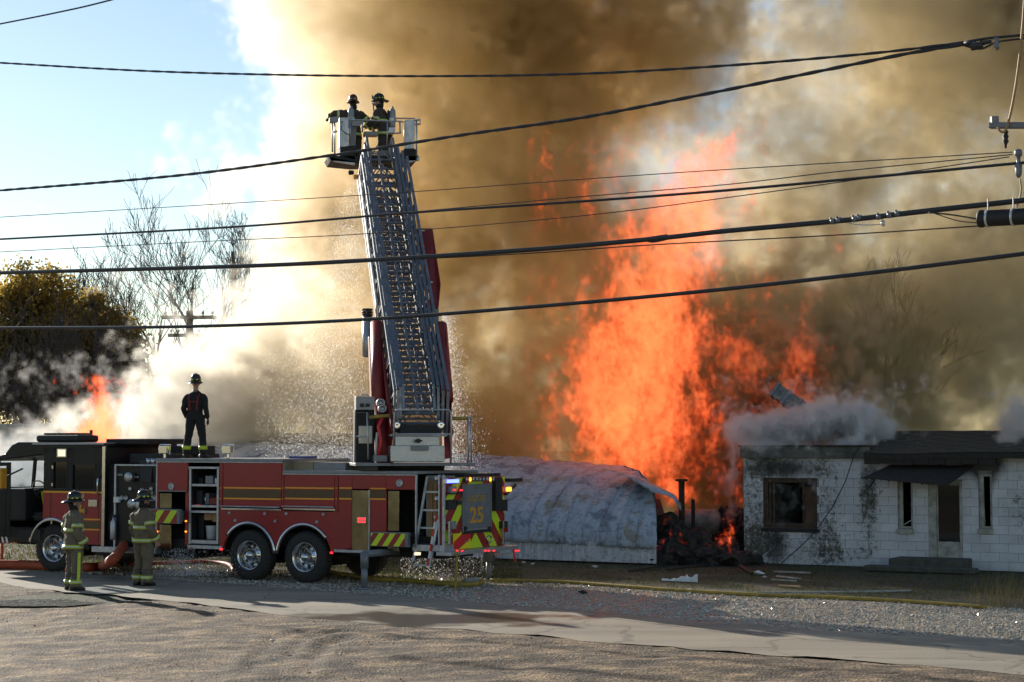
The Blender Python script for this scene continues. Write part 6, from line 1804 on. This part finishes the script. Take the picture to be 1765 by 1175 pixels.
# loops and clamps on the bundle
def lp(pts, wpx, name, label, mat='cable', off=0.0, cat='cable'):
    o = MB(); P = smoothpts([wp(a, b, off) for a, b in pts], 6); o.tube(P, wpx/FPX*26/2, 7); ob = o.build(name, MAT[mat], None, True); tag(ob, label, cat); return ob
lp([(1160,409),(1130,416),(1117,415),(1119,410),(1150,405)], 4, 'cable_loop', 'short dead-end loop hanging from the thick cable bundle')
lp([(1463,384),(1480,387),(1510,387),(1524,383),(1518,375)], 1.8, 'drip_loop', 'thin pale wire looping under the bundle clamps', 'silver')
lp([(1600,366),(1640,370),(1684,377)], 2.6, 'cable_lead', 'upper cable lead running into the splice case', off=-.1)
lp([(1612,368),(1650,380),(1684,384)], 1.8, 'cable_lead', 'lower cable lead running into the splice case', off=-.1)
for k, (px, py) in enumerate(((1432,382),(1442,380),(1470,378),(1478,376),(1512,374),(1530,371),(1544,369))):
    p = wp(px, py); q = wp(px+8, py-1); d = (q-p).normalized(); o = MB(); o.cyl(p, p + d*.07, .044, n=10); o.box(p.x-.015, p.x+.02, p.y-.02, p.y+.02, p.z+.035, p.z+.062)
    c = o.build('cable_clamp', MAT['steel'], None, True); tag(c, 'small metal clamp gripping the thick cable bundle, ' + ('leftmost of seven', 'second from the left', 'third from the left', 'middle one of seven', 'third from the right', 'second from the right', 'rightmost of seven')[k], 'clamp', 'clamps on the cable bundle')
p = wp(1522, 383); o = MB(); o.lathe(p, (0,0,-1), [(-.03,.02),(0,.035),(.04,.035),(.06,.01)], 10); tag(o.build('metal_tag', MAT['silver'], None, True), 'shiny tag hanging at the end of the pale wire loop', 'tag')
# splice case
a = wp(1687, 377, -.15); b = wp(1800, 371, -.15); d = (b-a).normalized()
sc = empty('splice_case', a); tag(sc, 'black cylindrical cable splice case hanging at the right edge', 'splice case')
L_ = (b-a).length; x = MB(); x.lathe((0,0,0), d, [(0,.05),(.01,.125),(.06,.125),(.065,.115),(L_,.115),(L_+.02,.02)], 20); x.build('case', MAT['black_matt'], sc, True)
for t in (.13, .52):
    x = MB(); x.lathe(d*(L_*t), d, [(0,.118),(.0,.126),(.03,.126),(.03,.118)], 20); st = x.build('clamp_strap', MAT['silver'], sc, True)
    x = MB(); q = d*(L_*t+.015); x.bar(q + Vector((0,0,.12)), q + Vector((0,0,.28)), .03, .012); x.build('hanger', MAT['steel'], st)
# pole just outside the frame with its crossarm
pp_ = wp(1796, 240); pole = empty('utility_pole', (pp_.x, pp_.y, 0)); tag(pole, 'near utility pole whose crossarm and insulators reach in at the right edge', 'utility pole')
x = MB(); x.cyl((0,0,-.3), (0,0,9.0), .16, .13, 14); x.build('pole', MAT['bark'], pole, True)
def PL(px, py): return wp(px, py) - Vector((pp_.x, pp_.y, 0))
x = MB(); x.bar(PL(1706,216), PL(1800,216), .10, .085); ca = x.build('crossarm', MAT['steel'], pole, bev=.01)
x = MB(); x.box(-.05,.05,-.05,.05,0,.10); x.build('end_bracket', MAT['steel'], ca, loc=PL(1714,213)); 
for px, py0, py1 in ((1713,210,202),(1733,224,254)):
    x = MB(); x.lathe(PL(px, py0), (0,0,1 if py1 < py0 else -1), [(0,.02),(.02,.045),(.06,.03),(.09,.045),(.13,.03),(.16,.045),(.2,.02),(.26,.012)] if py1 > py0 else [(0,.03),(.03,.045),(.07,.045),(.08,.02)], 12); x.build('insulator', MAT['black_matt'], ca, True)
x = MB(); q = PL(1755, 257); x.lathe(q, (0,0,-1), [(0,.03),(.02,.055),(.09,.055),(.11,.03),(.2,.03),(.22,.05),(.36,.045),(.40,.02)], 12); x.build('fused_switch', MAT['steel'], pole, True)
x = MB(); x.tube(smoothpts([PL(*q) for q in ((1758,308),(1760,325),(1757,343),(1752,358))]), .012, 6); x.build('switch_lead', pm('beige_lead', (.42,.36,.26), (.36,.3,.2), 8, .6), pole, True)
lp([(1767,-20),(1763,40),(1756,110),(1746,175),(1737,214),(1731,227),(1723,225),(1720,219)], 4.2, 'hanging_lead', 'beige lead curving down past the crossarm at the right edge', 'wood', -.1)
# hardware where the two twisted cables meet
for k, (px, py, w) in enumerate(((1663,75,.10),(1675,80,.14),(1690,74,.08))):
    p = wp(px, py); q = wp(px+14, py-2); d = (q-p).normalized(); o = MB(); o.cyl(p, p + d*.16, w*.45, w*.3, 10); tag(o.build('cable_grip', MAT['cable'], None, True), ('left', 'middle', 'right')[k] + ' one of three dark grips where the two twisted cables meet', 'clamp', 'grips on the twisted cables')
p = wp(1718, 70); o = MB(); o.lathe(p, (0,0,-1), [(-.05,.012),(-.04,.04),(0,.03),(.03,.045),(.07,.03),(.10,.045),(.13,.01)], 10); tag(o.build('insulator', MAT['steel'], None, True), 'pale insulator hanging from the upper twisted cable near the right edge', 'insulator')
cable('upper line leaving the cable joint towards the near pole', [(1660,73),(1700,66),(1765,60)], 4, grp='overhead lines')
cable('paler sagging line from the cable joint towards the right edge', [(1662,78),(1690,84),(1720,72),(1765,66)], 3, grp='overhead lines')

# ---------------------------------------------------------------- hoses and litter on the ground
def hose(label, pts, r, mat, zs=None, flat=1.0):
    P = [Vector((*gnd(px, py, r*.9)[:2], r*.9)) if z is None else at(px, py, z) for px, py, z in pts]
    o = MB(); o.tube(smoothpts(P, 8), r, 10); ob = o.build('fire_hose', MAT[mat], None, True); tag(ob, label, 'fire hose'); return ob
hi = T0W + TF*sp(217) + TL*.02
hose('thick orange supply hose curving up to the truck pump', [(-60,974,None),(0,973,None),(60,974,None),(110,977,None),(150,978,None),(175,976,None),(192,966,34.3),(204,953,35.4),(213,941,36.4),(219,935,36.75)], .105, 'hose_orange')
hose('red hose lying on the grass beneath the truck', [(180,973,None),(250,971,None),(300,970,None),(350,968,None),(392,972,None),(405,985,None),(420,992,None),(440,990,None)], .045, 'hose_orange')
hose('yellow hose ending in a pale nozzle behind the truck tail', [(560,984,None),(640,997,None),(700,1000,None),(760,1005,None),(800,1007,None),(826,1005,None),(832,1001,None)], .05, 'hose_yellow')
hose('long yellow hose running along the gravel to the right', [(845,1000,None),(960,1002,None),(1100,1012,None),(1200,1019,None),(1330,1026,None),(1420,1029,None),(1560,1036,None),(1700,1046,None)], .034, 'hose_yellow')
hose('thin pale line lying on the dirt behind the yellow hose', [(1230,1021,None),(1330,1021,None),(1450,1020,None),(1570,1018,None)], .018, 'dirtywhite')
p = gnd(800, 1002, .05); q = gnd(832, 1000, .05); d = (q-p).normalized(); o = MB(); o.lathe(p, d, [(0,.05),(.05,.075),(.3,.075),(.36,.05),(.42,.06),(.43,.01)], 14); tag(o.build('hose_nozzle', MAT['dirtywhite'], None, True), 'pale nozzle lying at the end of the yellow hose', 'nozzle')
def board(px0, py0, px1, py1, w, mat, label, cat='board', th=.03, name='charred_board', z=.0):
    a = gnd(px0, py0); b = gnd(px1, py1); o = MB(); o.bar(a + Vector((0,0,th/2+z)), b + Vector((0,0,th/2+z+.02)), w, th); ob = o.build(name, MAT[mat], None, bev=.004); tag(ob, label, cat, 'boards and scraps on the ground')
board(1335,986,1395,990,.10,'dirtywhite','widest pale board, lying closest to the block wall'); board(1340,994,1378,1000,.06,'dirtywhite','narrow pale board, middle one of three below the block wall'); board(1330,1000,1372,1004,.05,'dirtywhite','narrowest pale board, farthest of three from the block wall')
board(1343,1010,1380,1014,.05,'wood','tan lath lying nearest the yellow hose'); board(1270,972,1298,990,.12,'charbrown','scorched board leaning in the grass by the building corner'); board(1085,985,1140,978,.08,'char','black charred rafter lying in front of the barn opening'); board(1150,982,1280,968,.09,'char','long black rafter lying across the ground before the charred heaps')
def scrap(px, py, s, label, name='paper_scrap', cat='scrap', mat='white', seed=1):
    r = random.Random(seed); c = gnd(px, py); o = MB(); n = 7
    P = [c + Vector((s*math.cos(6.28*i/n)*r.uniform(.6,1.2), s*.7*math.sin(6.28*i/n)*r.uniform(.6,1.2), .01 + s*.5*r.random())) for i in range(n)]
    o.add(P + [c + Vector((0,0,s*.7)), c + Vector((0,0,-.01))], [(i, (i+1)%n, n) for i in range(n)] + [((i+1)%n, i, n+1) for i in range(n)])
    tag(o.build(name, MAT[mat], None), label, cat, 'boards and scraps on the ground')
scrap(1307,990,.13,'crumpled white sheet beside the building corner',seed=2); scrap(1318,996,.07,'small white flake next to the crumpled sheet',seed=3)
scrap(902,971,.08,'larger of two white scraps in the grass right of the truck tail',seed=4); scrap(918,973,.06,'smaller of two white scraps in the grass right of the truck tail',seed=5); scrap(1026,978,.07,'single white scrap in front of the barn siding',seed=6)
scrap(472,1139,.06,'white scrap in the gravel lot nearest the camera',seed=7); scrap(470,1105,.05,'white scrap in the gravel lot close to the road edge',seed=8); scrap(1005,1023,.10,'dark flat scrap on the wet gravel',mat='char',seed=9)
# melted white ridge of foam or plastic by the barn
b0 = gnd(1140,1000); b1 = gnd(1202,1003); o = MB(); r = random.Random(5); P = []
for i in range(19):
    t = i/18; h = .02 + .16*(t**2.2)*r.uniform(.5,1.3) + .03*r.random(); c = b0.lerp(b1, t); P += [c + Vector((0,-.06,0)), c + Vector((r.uniform(-.02,.02),0,h)), c + Vector((0,.07,0))]
o.add(P, [(i*3+j, i*3+3+j, i*3+4+j, i*3+1+j) for i in range(18) for j in (0,1)] ); tag(o.build('melted_plastic', MAT['white']), 'jagged white ridge of melted plastic on the dirt', 'scrap')
# dry weeds at the right edge
def pick_w():
    px = rnd.triangular(1650, 1800, 1735); p = gnd(px, rnd.uniform(1000, 1050)); return (p.x, p.y, -.014)
o = grass('dry_weeds', pick_w, 500, .10, .36, MAT['weed'], .005)
def pick_t():
    px = rnd.uniform(-40, 40); p = gnd(px, rnd.uniform(945, 965)); return (p.x, p.y, -.014)
o = empty('marker_post', gnd(3, 968)); tag(o, 'short orange post at the left edge beside the truck', 'post')
x = MB(); x.cyl((0,0,0), (0,0,.42), .035, n=10); x.build('post', MAT['hose_orange'], o, True); x = MB(); x.cyl((0,0,.42), (0,0,.45), .045, n=10); x.build('cap', MAT['hose_orange'], o, True)

# puddle on the lot
pc = PUD; R_ = random.Random(2); n = 40
o = MB(); o.add([(pc.x + 1.15*math.cos(6.283*i/n)*(1+.35*fb(np.float64(i*.5), np.float64(1.))), pc.y + .75*math.sin(6.283*i/n)*(1+.35*fb(np.float64(i*.5), np.float64(5.))), 0) for i in range(n)], [tuple(range(n))])
pm_w, nt_, bs_, N_w, L_w = nmat('rippled_water'); bs_.inputs['Base Color'].default_value = (.03,.028,.024,1); bs_.inputs['Roughness'].default_value = .03
nz_ = N_w('ShaderNodeTexNoise'); nz_.inputs['Scale'].default_value = 8; nz_.inputs['Detail'].default_value = 2; L_w(N_w('ShaderNodeNewGeometry').outputs['Position'], nz_.inputs['Vector'])
b_ = N_w('ShaderNodeBump'); b_.inputs['Strength'].default_value = 1; b_.inputs['Distance'].default_value = .12; L_w(nz_.outputs[0], b_.inputs['Height']); L_w(b_.outputs[0], bs_.inputs['Normal'])
MAT['water'] = pm_w
pu = o.build('puddle', pm_w); pu['kind'] = 'structure'; pu.location = (0, 0, PUDZ)
q = gnd(300, 985, 0); o = MB(); o.add([(q.x + 2.0*math.cos(6.283*i/n)*(1+.4*fb(np.float64(i*.4), np.float64(11.))), q.y + 1.3*math.sin(6.283*i/n)*(1+.4*fb(np.float64(i*.4), np.float64(15.))), .006) for i in range(n)], [tuple(range(n))])
pu = o.build('puddle', pm_w); pu['kind'] = 'structure'

# ---------------------------------------------------------------- falling water: countless drops
md, nt_, bs_, N_w, L_w = nmat('sunlit_water_drop')
bs_.inputs['Base Color'].default_value = (.95,.95,.95,1); bs_.inputs['Roughness'].default_value = .15
tr_ = N_w('ShaderNodeBsdfTranslucent'); tr_.inputs[0].default_value = (.95,.95,.95,1); tp_ = N_w('ShaderNodeBsdfTransparent')
m1 = N_w('ShaderNodeMixShader'); m1.inputs[0].default_value = .7; L_w(bs_.outputs[0], m1.inputs[1]); L_w(tr_.outputs[0], m1.inputs[2])
m2 = N_w('ShaderNodeMixShader'); m2.inputs[0].default_value = .42; L_w(m1.outputs[0], m2.inputs[1]); L_w(tp_.outputs[0], m2.inputs[2])
L_w(m2.outputs[0], nt_.nodes['Material Output'].inputs['Surface'])
def drops(name, pick, n, s0, s1):
    r = random.Random(21); B = MB()
    for _ in range(n):
        p = pick(r); s = r.uniform(s0, s1) * (1.7 if r.random() < .06 else 1); h = s * r.uniform(1, 2.2)
        B.add([p + Vector((s,0,0)), p + Vector((-s*.6,s*.8,0)), p + Vector((-s*.6,-s*.8,0)), p + Vector((0,0,h)), p + Vector((0,0,-h))], [(0,1,3),(1,2,3),(2,0,3),(1,0,4),(2,1,4),(0,2,4)])
    o = B.build(name, md); o['kind'] = 'stuff'; return o
def pick_sp(r):
    while True:
        t = r.random() ** .62                        # 0 at the nozzle, 1 at the ground
        py = lerp(305, 850, t); half = lerp(4, 145, t ** .75)
        u = r.gauss(0, .5)
        px = lerp(618, 560, t ** .6) + u * half
        if r.random() < .30: py = r.uniform(540, 900); px = 762 + abs(r.gauss(0, .6)) * 65 * max(0, (py-500)/400) ** .7
        if 440 < px < 860: return at(px, py, r.uniform(36.0, 39.5))
drops('water_spray', pick_sp, 45000, .0024, .0060)
def pick_d(r):
    px = r.gauss(310, 16) if r.random() < .7 else r.gauss(385, 18); return at(px, r.uniform(945, 992), r.uniform(34.5, 36))
drops('water_drips', pick_d, 1100, .004, .008)
def pick_w2(r): return at(r.gauss(330, 34), 992 - abs(r.gauss(0, 12)), r.uniform(34.2, 36.2))
drops('water_splashes', pick_w2, 1500, .004, .009)
def pick_u(r): return at(r.uniform(690, 850), r.uniform(950, 1000), r.uniform(35, 38))
drops('water_splashes', pick_u, 1500, .004, .008)
# ---------------------------------------------------------------- smoke, steam and flames
def fbm3(shape, vox, L_, beta=3.2, seed=0, stretch=(1, 1, 1)):
    r = np.random.default_rng(seed)
    k = [np.fft.fftfreq(n, vox) * s for n, s in zip(shape, stretch)]; k[2] = np.fft.rfftfreq(shape[2], vox) * stretch[2]
    k2 = k[0][:, None, None]**2 + k[1][None, :, None]**2 + k[2][None, None, :]**2
    f = np.fft.rfftn(r.standard_normal(shape).astype(np.float32)) * (k2 + 1/L_**2) ** (-beta/4)
    g = np.fft.irfftn(f, s=shape).astype(np.float32)
    return (g - g.mean()) / g.std()
def nstep(x, a, b):
    t = np.clip((x - a) / (b - a), 0, 1); return t*t*(3 - 2*t)
def axes3(shape, mn, mx): return [np.linspace(mn[i], mx[i], shape[i], dtype=np.float32) for i in range(3)]
def puffs(shape, mn, mx, L_):
    """sum of soft round puffs: (px, py, depth, half width px, half height px, half depth m, amount)"""
    ax = axes3(shape, mn, mx); T = np.zeros(shape, np.float32)
    for (px, py, Y, rx, rz, ry, a) in L_:
        c = at(px, py, Y); s = Y / FPX
        e = [np.exp(-((ax[i] - c[i]) / r)**2) for i, r in enumerate((rx*s, ry, rz*s))]
        T += a * e[0][:, None, None] * e[1][None, :, None] * e[2][None, None, :]
    return T
def gridshape(mn, mx, vox): return tuple(int(round((mx[i] - mn[i]) / vox)) for i in range(3))
def volume_object(name, Dn, mn, mx, mat):
    """a cloud: one point per cell carries its amount, geometry nodes turn them into a volume"""
    sh = Dn.shape
    me = bpy.data.meshes.new(name); me.vertices.add(Dn.size)
    me.attributes.new('amount', 'FLOAT', 'POINT').data.foreach_set('value', np.ascontiguousarray(Dn.ravel(), dtype=np.float32))
    g = axes3(sh, mn, mx); P = np.empty(sh + (3,), np.float32)
    P[..., 0] = g[0][:, None, None]; P[..., 1] = g[1][None, :, None]; P[..., 2] = g[2][None, None, :]
    me.vertices.foreach_set('co', P.ravel()); me.materials.append(mat)
    o = mkobj(name, me); o['kind'] = 'stuff'
    ng = bpy.data.node_groups.new(name, 'GeometryNodeTree')
    ng.interface.new_socket('Geometry', in_out='INPUT', socket_type='NodeSocketGeometry'); ng.interface.new_socket('Geometry', in_out='OUTPUT', socket_type='NodeSocketGeometry')
    N = ng.nodes.new; L = ng.links.new
    gi = N('NodeGroupInput'); go = N('NodeGroupOutput'); pos = N('GeometryNodeInputPosition')
    v1 = N('ShaderNodeVectorMath'); v1.operation = 'SUBTRACT'; v1.inputs[1].default_value = mn; L(pos.outputs[0], v1.inputs[0])
    v2 = N('ShaderNodeVectorMath'); v2.operation = 'MULTIPLY'; v2.inputs[1].default_value = [(sh[i]-1)/(mx[i]-mn[i]) for i in range(3)]; L(v1.outputs[0], v2.inputs[0])
    sx = N('ShaderNodeSeparateXYZ'); L(v2.outputs[0], sx.inputs[0])
    def toint(s):
        n = N('FunctionNodeFloatToInt'); n.rounding_mode = 'ROUND'; L(s, n.inputs[0]); return n.outputs[0]
    def im(op, a, b):
        n = N('FunctionNodeIntegerMath'); n.operation = op
        for k, v in ((0, a), (1, b)):
            if isinstance(v, int): n.inputs[k].default_value = v
            else: L(v, n.inputs[k])
        return n.outputs[0]
    ix, iy, iz = [toint(sx.outputs[i]) for i in range(3)]
    idx = im('ADD', im('MULTIPLY', im('ADD', im('MULTIPLY', ix, sh[1]), iy), sh[2]), iz)
    na = N('GeometryNodeInputNamedAttribute'); na.data_type = 'FLOAT'; na.inputs[0].default_value = 'amount'
    si = N('GeometryNodeSampleIndex'); si.data_type = 'FLOAT'; si.domain = 'POINT'; si.clamp = True
    L(gi.outputs[0], si.inputs['Geometry']); L(na.outputs[0], si.inputs['Value']); L(idx, si.inputs['Index'])
    vc = N('GeometryNodeVolumeCube'); L(si.outputs[0], vc.inputs['Density']); vc.inputs['Min'].default_value = mn; vc.inputs['Max'].default_value = mx
    for i, a in enumerate('XYZ'): vc.inputs['Resolution ' + a].default_value = sh[i]
    sm = N('GeometryNodeSetMaterial'); sm.inputs['Material'].default_value = mat; L(vc.outputs[0], sm.inputs['Geometry']); L(sm.outputs[0], go.inputs[0])
    o.modifiers.new('volume', 'NODES').node_group = ng
    return o
def smokemat(name, color, dens, aniso):
    m = bpy.data.materials.new(name); m.use_nodes = True; nt = m.node_tree; nt.nodes.clear()
    out = nt.nodes.new('ShaderNodeOutputMaterial'); pv = nt.nodes.new('ShaderNodeVolumePrincipled'); nt.links.new(pv.outputs[0], out.inputs['Volume'])
    pv.inputs['Color'].default_value = (*color, 1); pv.inputs['Anisotropy'].default_value = aniso; pv.inputs['Density'].default_value = dens
    return m
def flamemat(name, strength, dens=.15):
    m = bpy.data.materials.new(name); m.use_nodes = True; nt = m.node_tree; nt.nodes.clear(); N = nt.nodes.new; L = nt.links.new
    out = N('ShaderNodeOutputMaterial'); pv = N('ShaderNodeVolumePrincipled'); L(pv.outputs[0], out.inputs['Volume'])
    pv.inputs['Color'].default_value = (.40,.16,.07,1); pv.inputs['Density'].default_value = dens
    at_ = N('ShaderNodeAttribute'); at_.attribute_name = 'density'
    L(ramp(N, L, at_.outputs['Fac'], [(0, (1, .05, .010)), (.35, (1, .08, .016)), (.7, (1, .125, .03)), (1, (1, .20, .06))]), pv.inputs['Emission Color'])
    pw = N('ShaderNodeMath'); pw.operation = 'POWER'; L(at_.outputs['Fac'], pw.inputs[0]); pw.inputs[1].default_value = 1.6
    ml = N('ShaderNodeMath'); ml.operation = 'MULTIPLY'; L(pw.outputs[0], ml.inputs[0]); ml.inputs[1].default_value = strength
    L(ml.outputs[0], pv.inputs['Emission Strength']); return m

# -- the great plume
mn = (-17.0, 44.5, 0.0); mx = (21.0, 66.0, 25.0); vox = .14; sh = gridshape(mn, mx, vox)
PLUME = [(620,60,54,150,200,5,.95),(800,-150,54,400,220,7,1.2),(560,430,53,120,190,4,.8),(530,640,52,150,100,4,.9),(350,690,50,130,60,2.5,.85),(215,715,49,80,40,1.6,.75),
 (850,130,53,230,200,6,1.2),(1050,50,54,220,140,6,1.1),(850,450,53,190,220,5,1.0),(780,700,51,180,110,4,.9),(960,690,50,130,100,3,.9),
 (1100,420,57,200,260,5,.7),(1420,250,56,220,220,7,.85),(1500,560,54,260,180,6,1.0),(1720,60,54,230,160,7,1.3),(1720,480,54,180,230,6,1.2),(1260,680,53,130,130,5,1.25),(1420,730,52,300,80,4,.95),(1220,820,51,190,90,3.5,1.3),(1000,800,50.5,150,70,2.5,.9),
 (1275,105,55,42,48,9,-.8),(120,130,55,250,300,12,-1.4),(70,590,54,130,90,12,-1.0),(1290,290,56,90,130,5,.45),(420,640,52,110,60,3.5,.8),(300,720,50,150,36,2.5,.8),(1560,600,50,60,120,2,.5)]
T = puffs(sh, mn, mx, PLUME)
# how thick the smoke is from place to place: thin and sunlit at left, thin veils round the gap, dense over the seat of the fire
M = .28 + puffs(sh, mn, mx, [(1000,40,55,220,120,30,.42),(880,180,55,120,160,30,.25),(830,400,55,150,150,30,.28),(1290,720,55,170,160,30,2.4),(1720,40,55,140,120,30,1.2),(1650,540,55,200,150,30,.25),(780,720,55,160,90,30,.25),(1120,270,55,150,100,30,-.22),(1430,190,56,210,190,30,-.18),(1250,420,55,60,90,30,-.15),(560,520,54,120,200,30,.25),(380,690,52,180,90,30,.55)])
M = np.clip(M, .05, 3)
n1 = fbm3(sh, vox, 6, 3.5, 1); n2 = fbm3(sh, vox, 2.0, 3.3, 2); n3 = fbm3(sh, vox, .8, 3.0, 3)
bil = .8 - np.abs(n2)                               # rounded billows with creases between them
Dn = nstep(T + .22*n1 + .11*bil + .03*n3, .40, .60) * (.05 + 1.05*nstep(.65*n1 + .75*bil + .25*n3, -.35, 1.0)) * M
ax_ = axes3(sh, mn, mx)
for i, a in enumerate(ax_):                         # nothing reaches the box's own faces
    e = nstep(np.minimum(a - mn[i], mx[i] - a), 0, 1.0 if i != 2 else .3); s_ = [1, 1, 1]; s_[i] = -1; Dn *= e.reshape(s_)
sm_ = smokemat('brown_smoke', (.90, .74, .48), 2.1, .4)
# sun glow and steam white put into the colour at left, brown over the fire, greyer tan to the right
_nt = sm_.node_tree; _N = _nt.nodes.new; _L = _nt.links.new
_g = _N('ShaderNodeNewGeometry'); _s = _N('ShaderNodeSeparateXYZ'); _L(_g.outputs['Position'], _s.inputs[0])
_r = _N('ShaderNodeMapRange'); _r.inputs['From Min'].default_value = -16; _r.inputs['From Max'].default_value = 20; _L(_s.outputs[0], _r.inputs[0])
_L(ramp(_N, _L, _r.outputs[0], [(.20, (.975, .94, .85)), (.36, (.92, .69, .36)), (.54, (.92, .67, .34)), (.70, (.93, .80, .55))]), [n for n in _nt.nodes if n.type == 'PRINCIPLED_VOLUME'][0].inputs['Color'])
volume_object('smoke', Dn, mn, mx, sm_)
del T, M, n1, n2, n3, bil, Dn

# -- pale steam hugging the block building
def steam(name, px0, px1, py0, py1, Y0, Y1, PLs, vox, seed, dens, col=(.93,.92,.89), amp=(.16,.16), thr=(.45,.80)):
    Y = (Y0+Y1)/2; a = at(px0, py1, Y); b = at(px1, py0, Y); mn = (a.x, Y0, max(a.z, 0)); mx = (b.x, Y1, b.z); sh = gridshape(mn, mx, vox)
    T = puffs(sh, mn, mx, PLs); n1 = fbm3(sh, vox, 1.1, 3.6, seed); n2 = fbm3(sh, vox, .45, 3.3, seed+1)
    Dn = nstep(T + amp[0]*n1 + amp[1]*n2 - .10*np.abs(n2), *thr)
    for i, ax in enumerate(axes3(sh, mn, mx)):
        e = nstep(np.minimum(ax - mn[i], mx[i] - ax), 0, .3); s_ = [1,1,1]; s_[i] = -1; Dn *= e.reshape(s_)
    volume_object(name, Dn, mn, mx, smokemat(name + '_vapour', col, dens, .2))
steam('steam', 1215, 1590, 640, 905, 38.6, 43.6, [(1340,738,41,70,26,1.0,1.1),(1420,725,41,70,34,1.1,1.15),(1490,730,40.8,48,34,1.0,1.15),(1300,745,40.8,40,22,.9,1.0),(1262,800,41.6,12,60,.5,.9),(1528,752,40.4,14,20,.5,.8),(1320,768,39.9,46,13,.5,.75),(1460,766,39.5,34,13,.5,.7)], .05, 31, 5.0, amp=(.22,.20), thr=(.42,1.0))
steam('steam', 1690, 1850, 650, 800, 37, 41, [(1745,735,39,26,36,.8,1.0),(1800,720,39,50,50,1,1.0),(1735,765,38.6,14,14,.5,.8)], .05, 41, 3.5, amp=(.22,.2), thr=(.42,1.0))
steam('thin_smoke', -60, 340, 600, 860, 46, 50, [(10,800,48,90,45,1.2,1.25),(95,775,48,50,34,1.1,1.1),(235,680,48.4,36,60,1.0,.65)], .09, 51, 1.1, (.95,.94,.92), (.26,.2), (.40, 1.0))
# -- flames
def flames(name, px0, px1, py0, py1, Y0, Y1, PLs, vox, seed, strength, thr=(.40, 1.10), dens=.15):
    Y = (Y0+Y1)/2; a = at(px0, py1, Y); b = at(px1, py0, Y); mn = (a.x, Y0, max(a.z, 0)); mx = (b.x, Y1, b.z); sh = gridshape(mn, mx, vox)
    T = puffs(sh, mn, mx, PLs); n1 = fbm3(sh, vox, 1.6, 3.4, seed, (1, 1, 1.7)); n2 = fbm3(sh, vox, .7, 3.0, seed+1, (1, 1, 1.9))
    n3 = fbm3(sh, vox, .35, 2.8, seed+2, (1, 1, 1.5))
    Dn = nstep(T + .36*n1 + .26*n2 - .50*np.abs(n2) + .12*n3, *thr)
    for i, ax in enumerate(axes3(sh, mn, mx)):
        e = nstep(np.minimum(ax - mn[i], mx[i] - ax), 0, .25); s_ = [1,1,1]; s_[i] = -1; Dn *= e.reshape(s_)
    volume_object(name, Dn, mn, mx, flamemat(name + '_glow', strength, dens))
flames('flames', 900, 1330, 190, 880, 43.2, 46.4, [(1120,770,45,100,80,.5,1.0),(1060,700,45,90,110,.5,1.0),(1150,640,45,110,120,.5,1.1),(1110,560,45,90,110,.4,1.05),(1150,450,45,80,100,.4,1.1),(1190,380,45,70,70,.4,1.1),(1200,310,45,60,60,.4,1.0),(1220,260,45,45,45,.3,.9),(1140,330,45,18,45,.3,.7),(1000,640,45,60,100,.4,.7),(1010,290,45,30,60,.3,.62),(1060,400,45,60,60,.3,.6),(1160,850,45,46,36,.4,.8)], .05, 61, 1.6, dens=.8)
flames('flames', 1220, 1450, 470, 720, 44.0, 46.4, [(1395,550,45.4,28,60,.5,.8),(1380,630,45.4,50,50,.6,.85),(1310,620,45.4,60,36,.6,.8),(1270,610,45.4,40,36,.6,.8),(1400,690,45.4,50,40,.6,.6)], .07, 71, .7)
flames('flames', 85, 235, 640, 775, 44.6, 46, [(150,748,45.3,44,20,.5,1.3),(180,700,45.3,16,34,.4,1.2),(168,725,45.3,26,26,.4,1.2),(195,745,45.3,34,14,.4,1.2)], .05, 81, 4.5, (.36, 1.0), 2.2)
flames('flames', 1415, 1475, 380, 480, 44.5, 46, [(1447,415,45.2,14,24,.4,.9)], .07, 91, 1.2)
flames('embers', 1120, 1280, 875, 960, 38.2, 40.6, [(1174,918,39.5,10,14,.2,1.2),(1180,935,39.4,8,5,.2,1.1),(1143,932,39.4,6,6,.2,1.1),(1193,944,39.3,7,3,.2,1.0),(1258,930,39.3,4,12,.2,1.0),(1150,895,39.8,10,10,.2,.9)], .03, 95, 5.0, (.72, 1.3), .05)
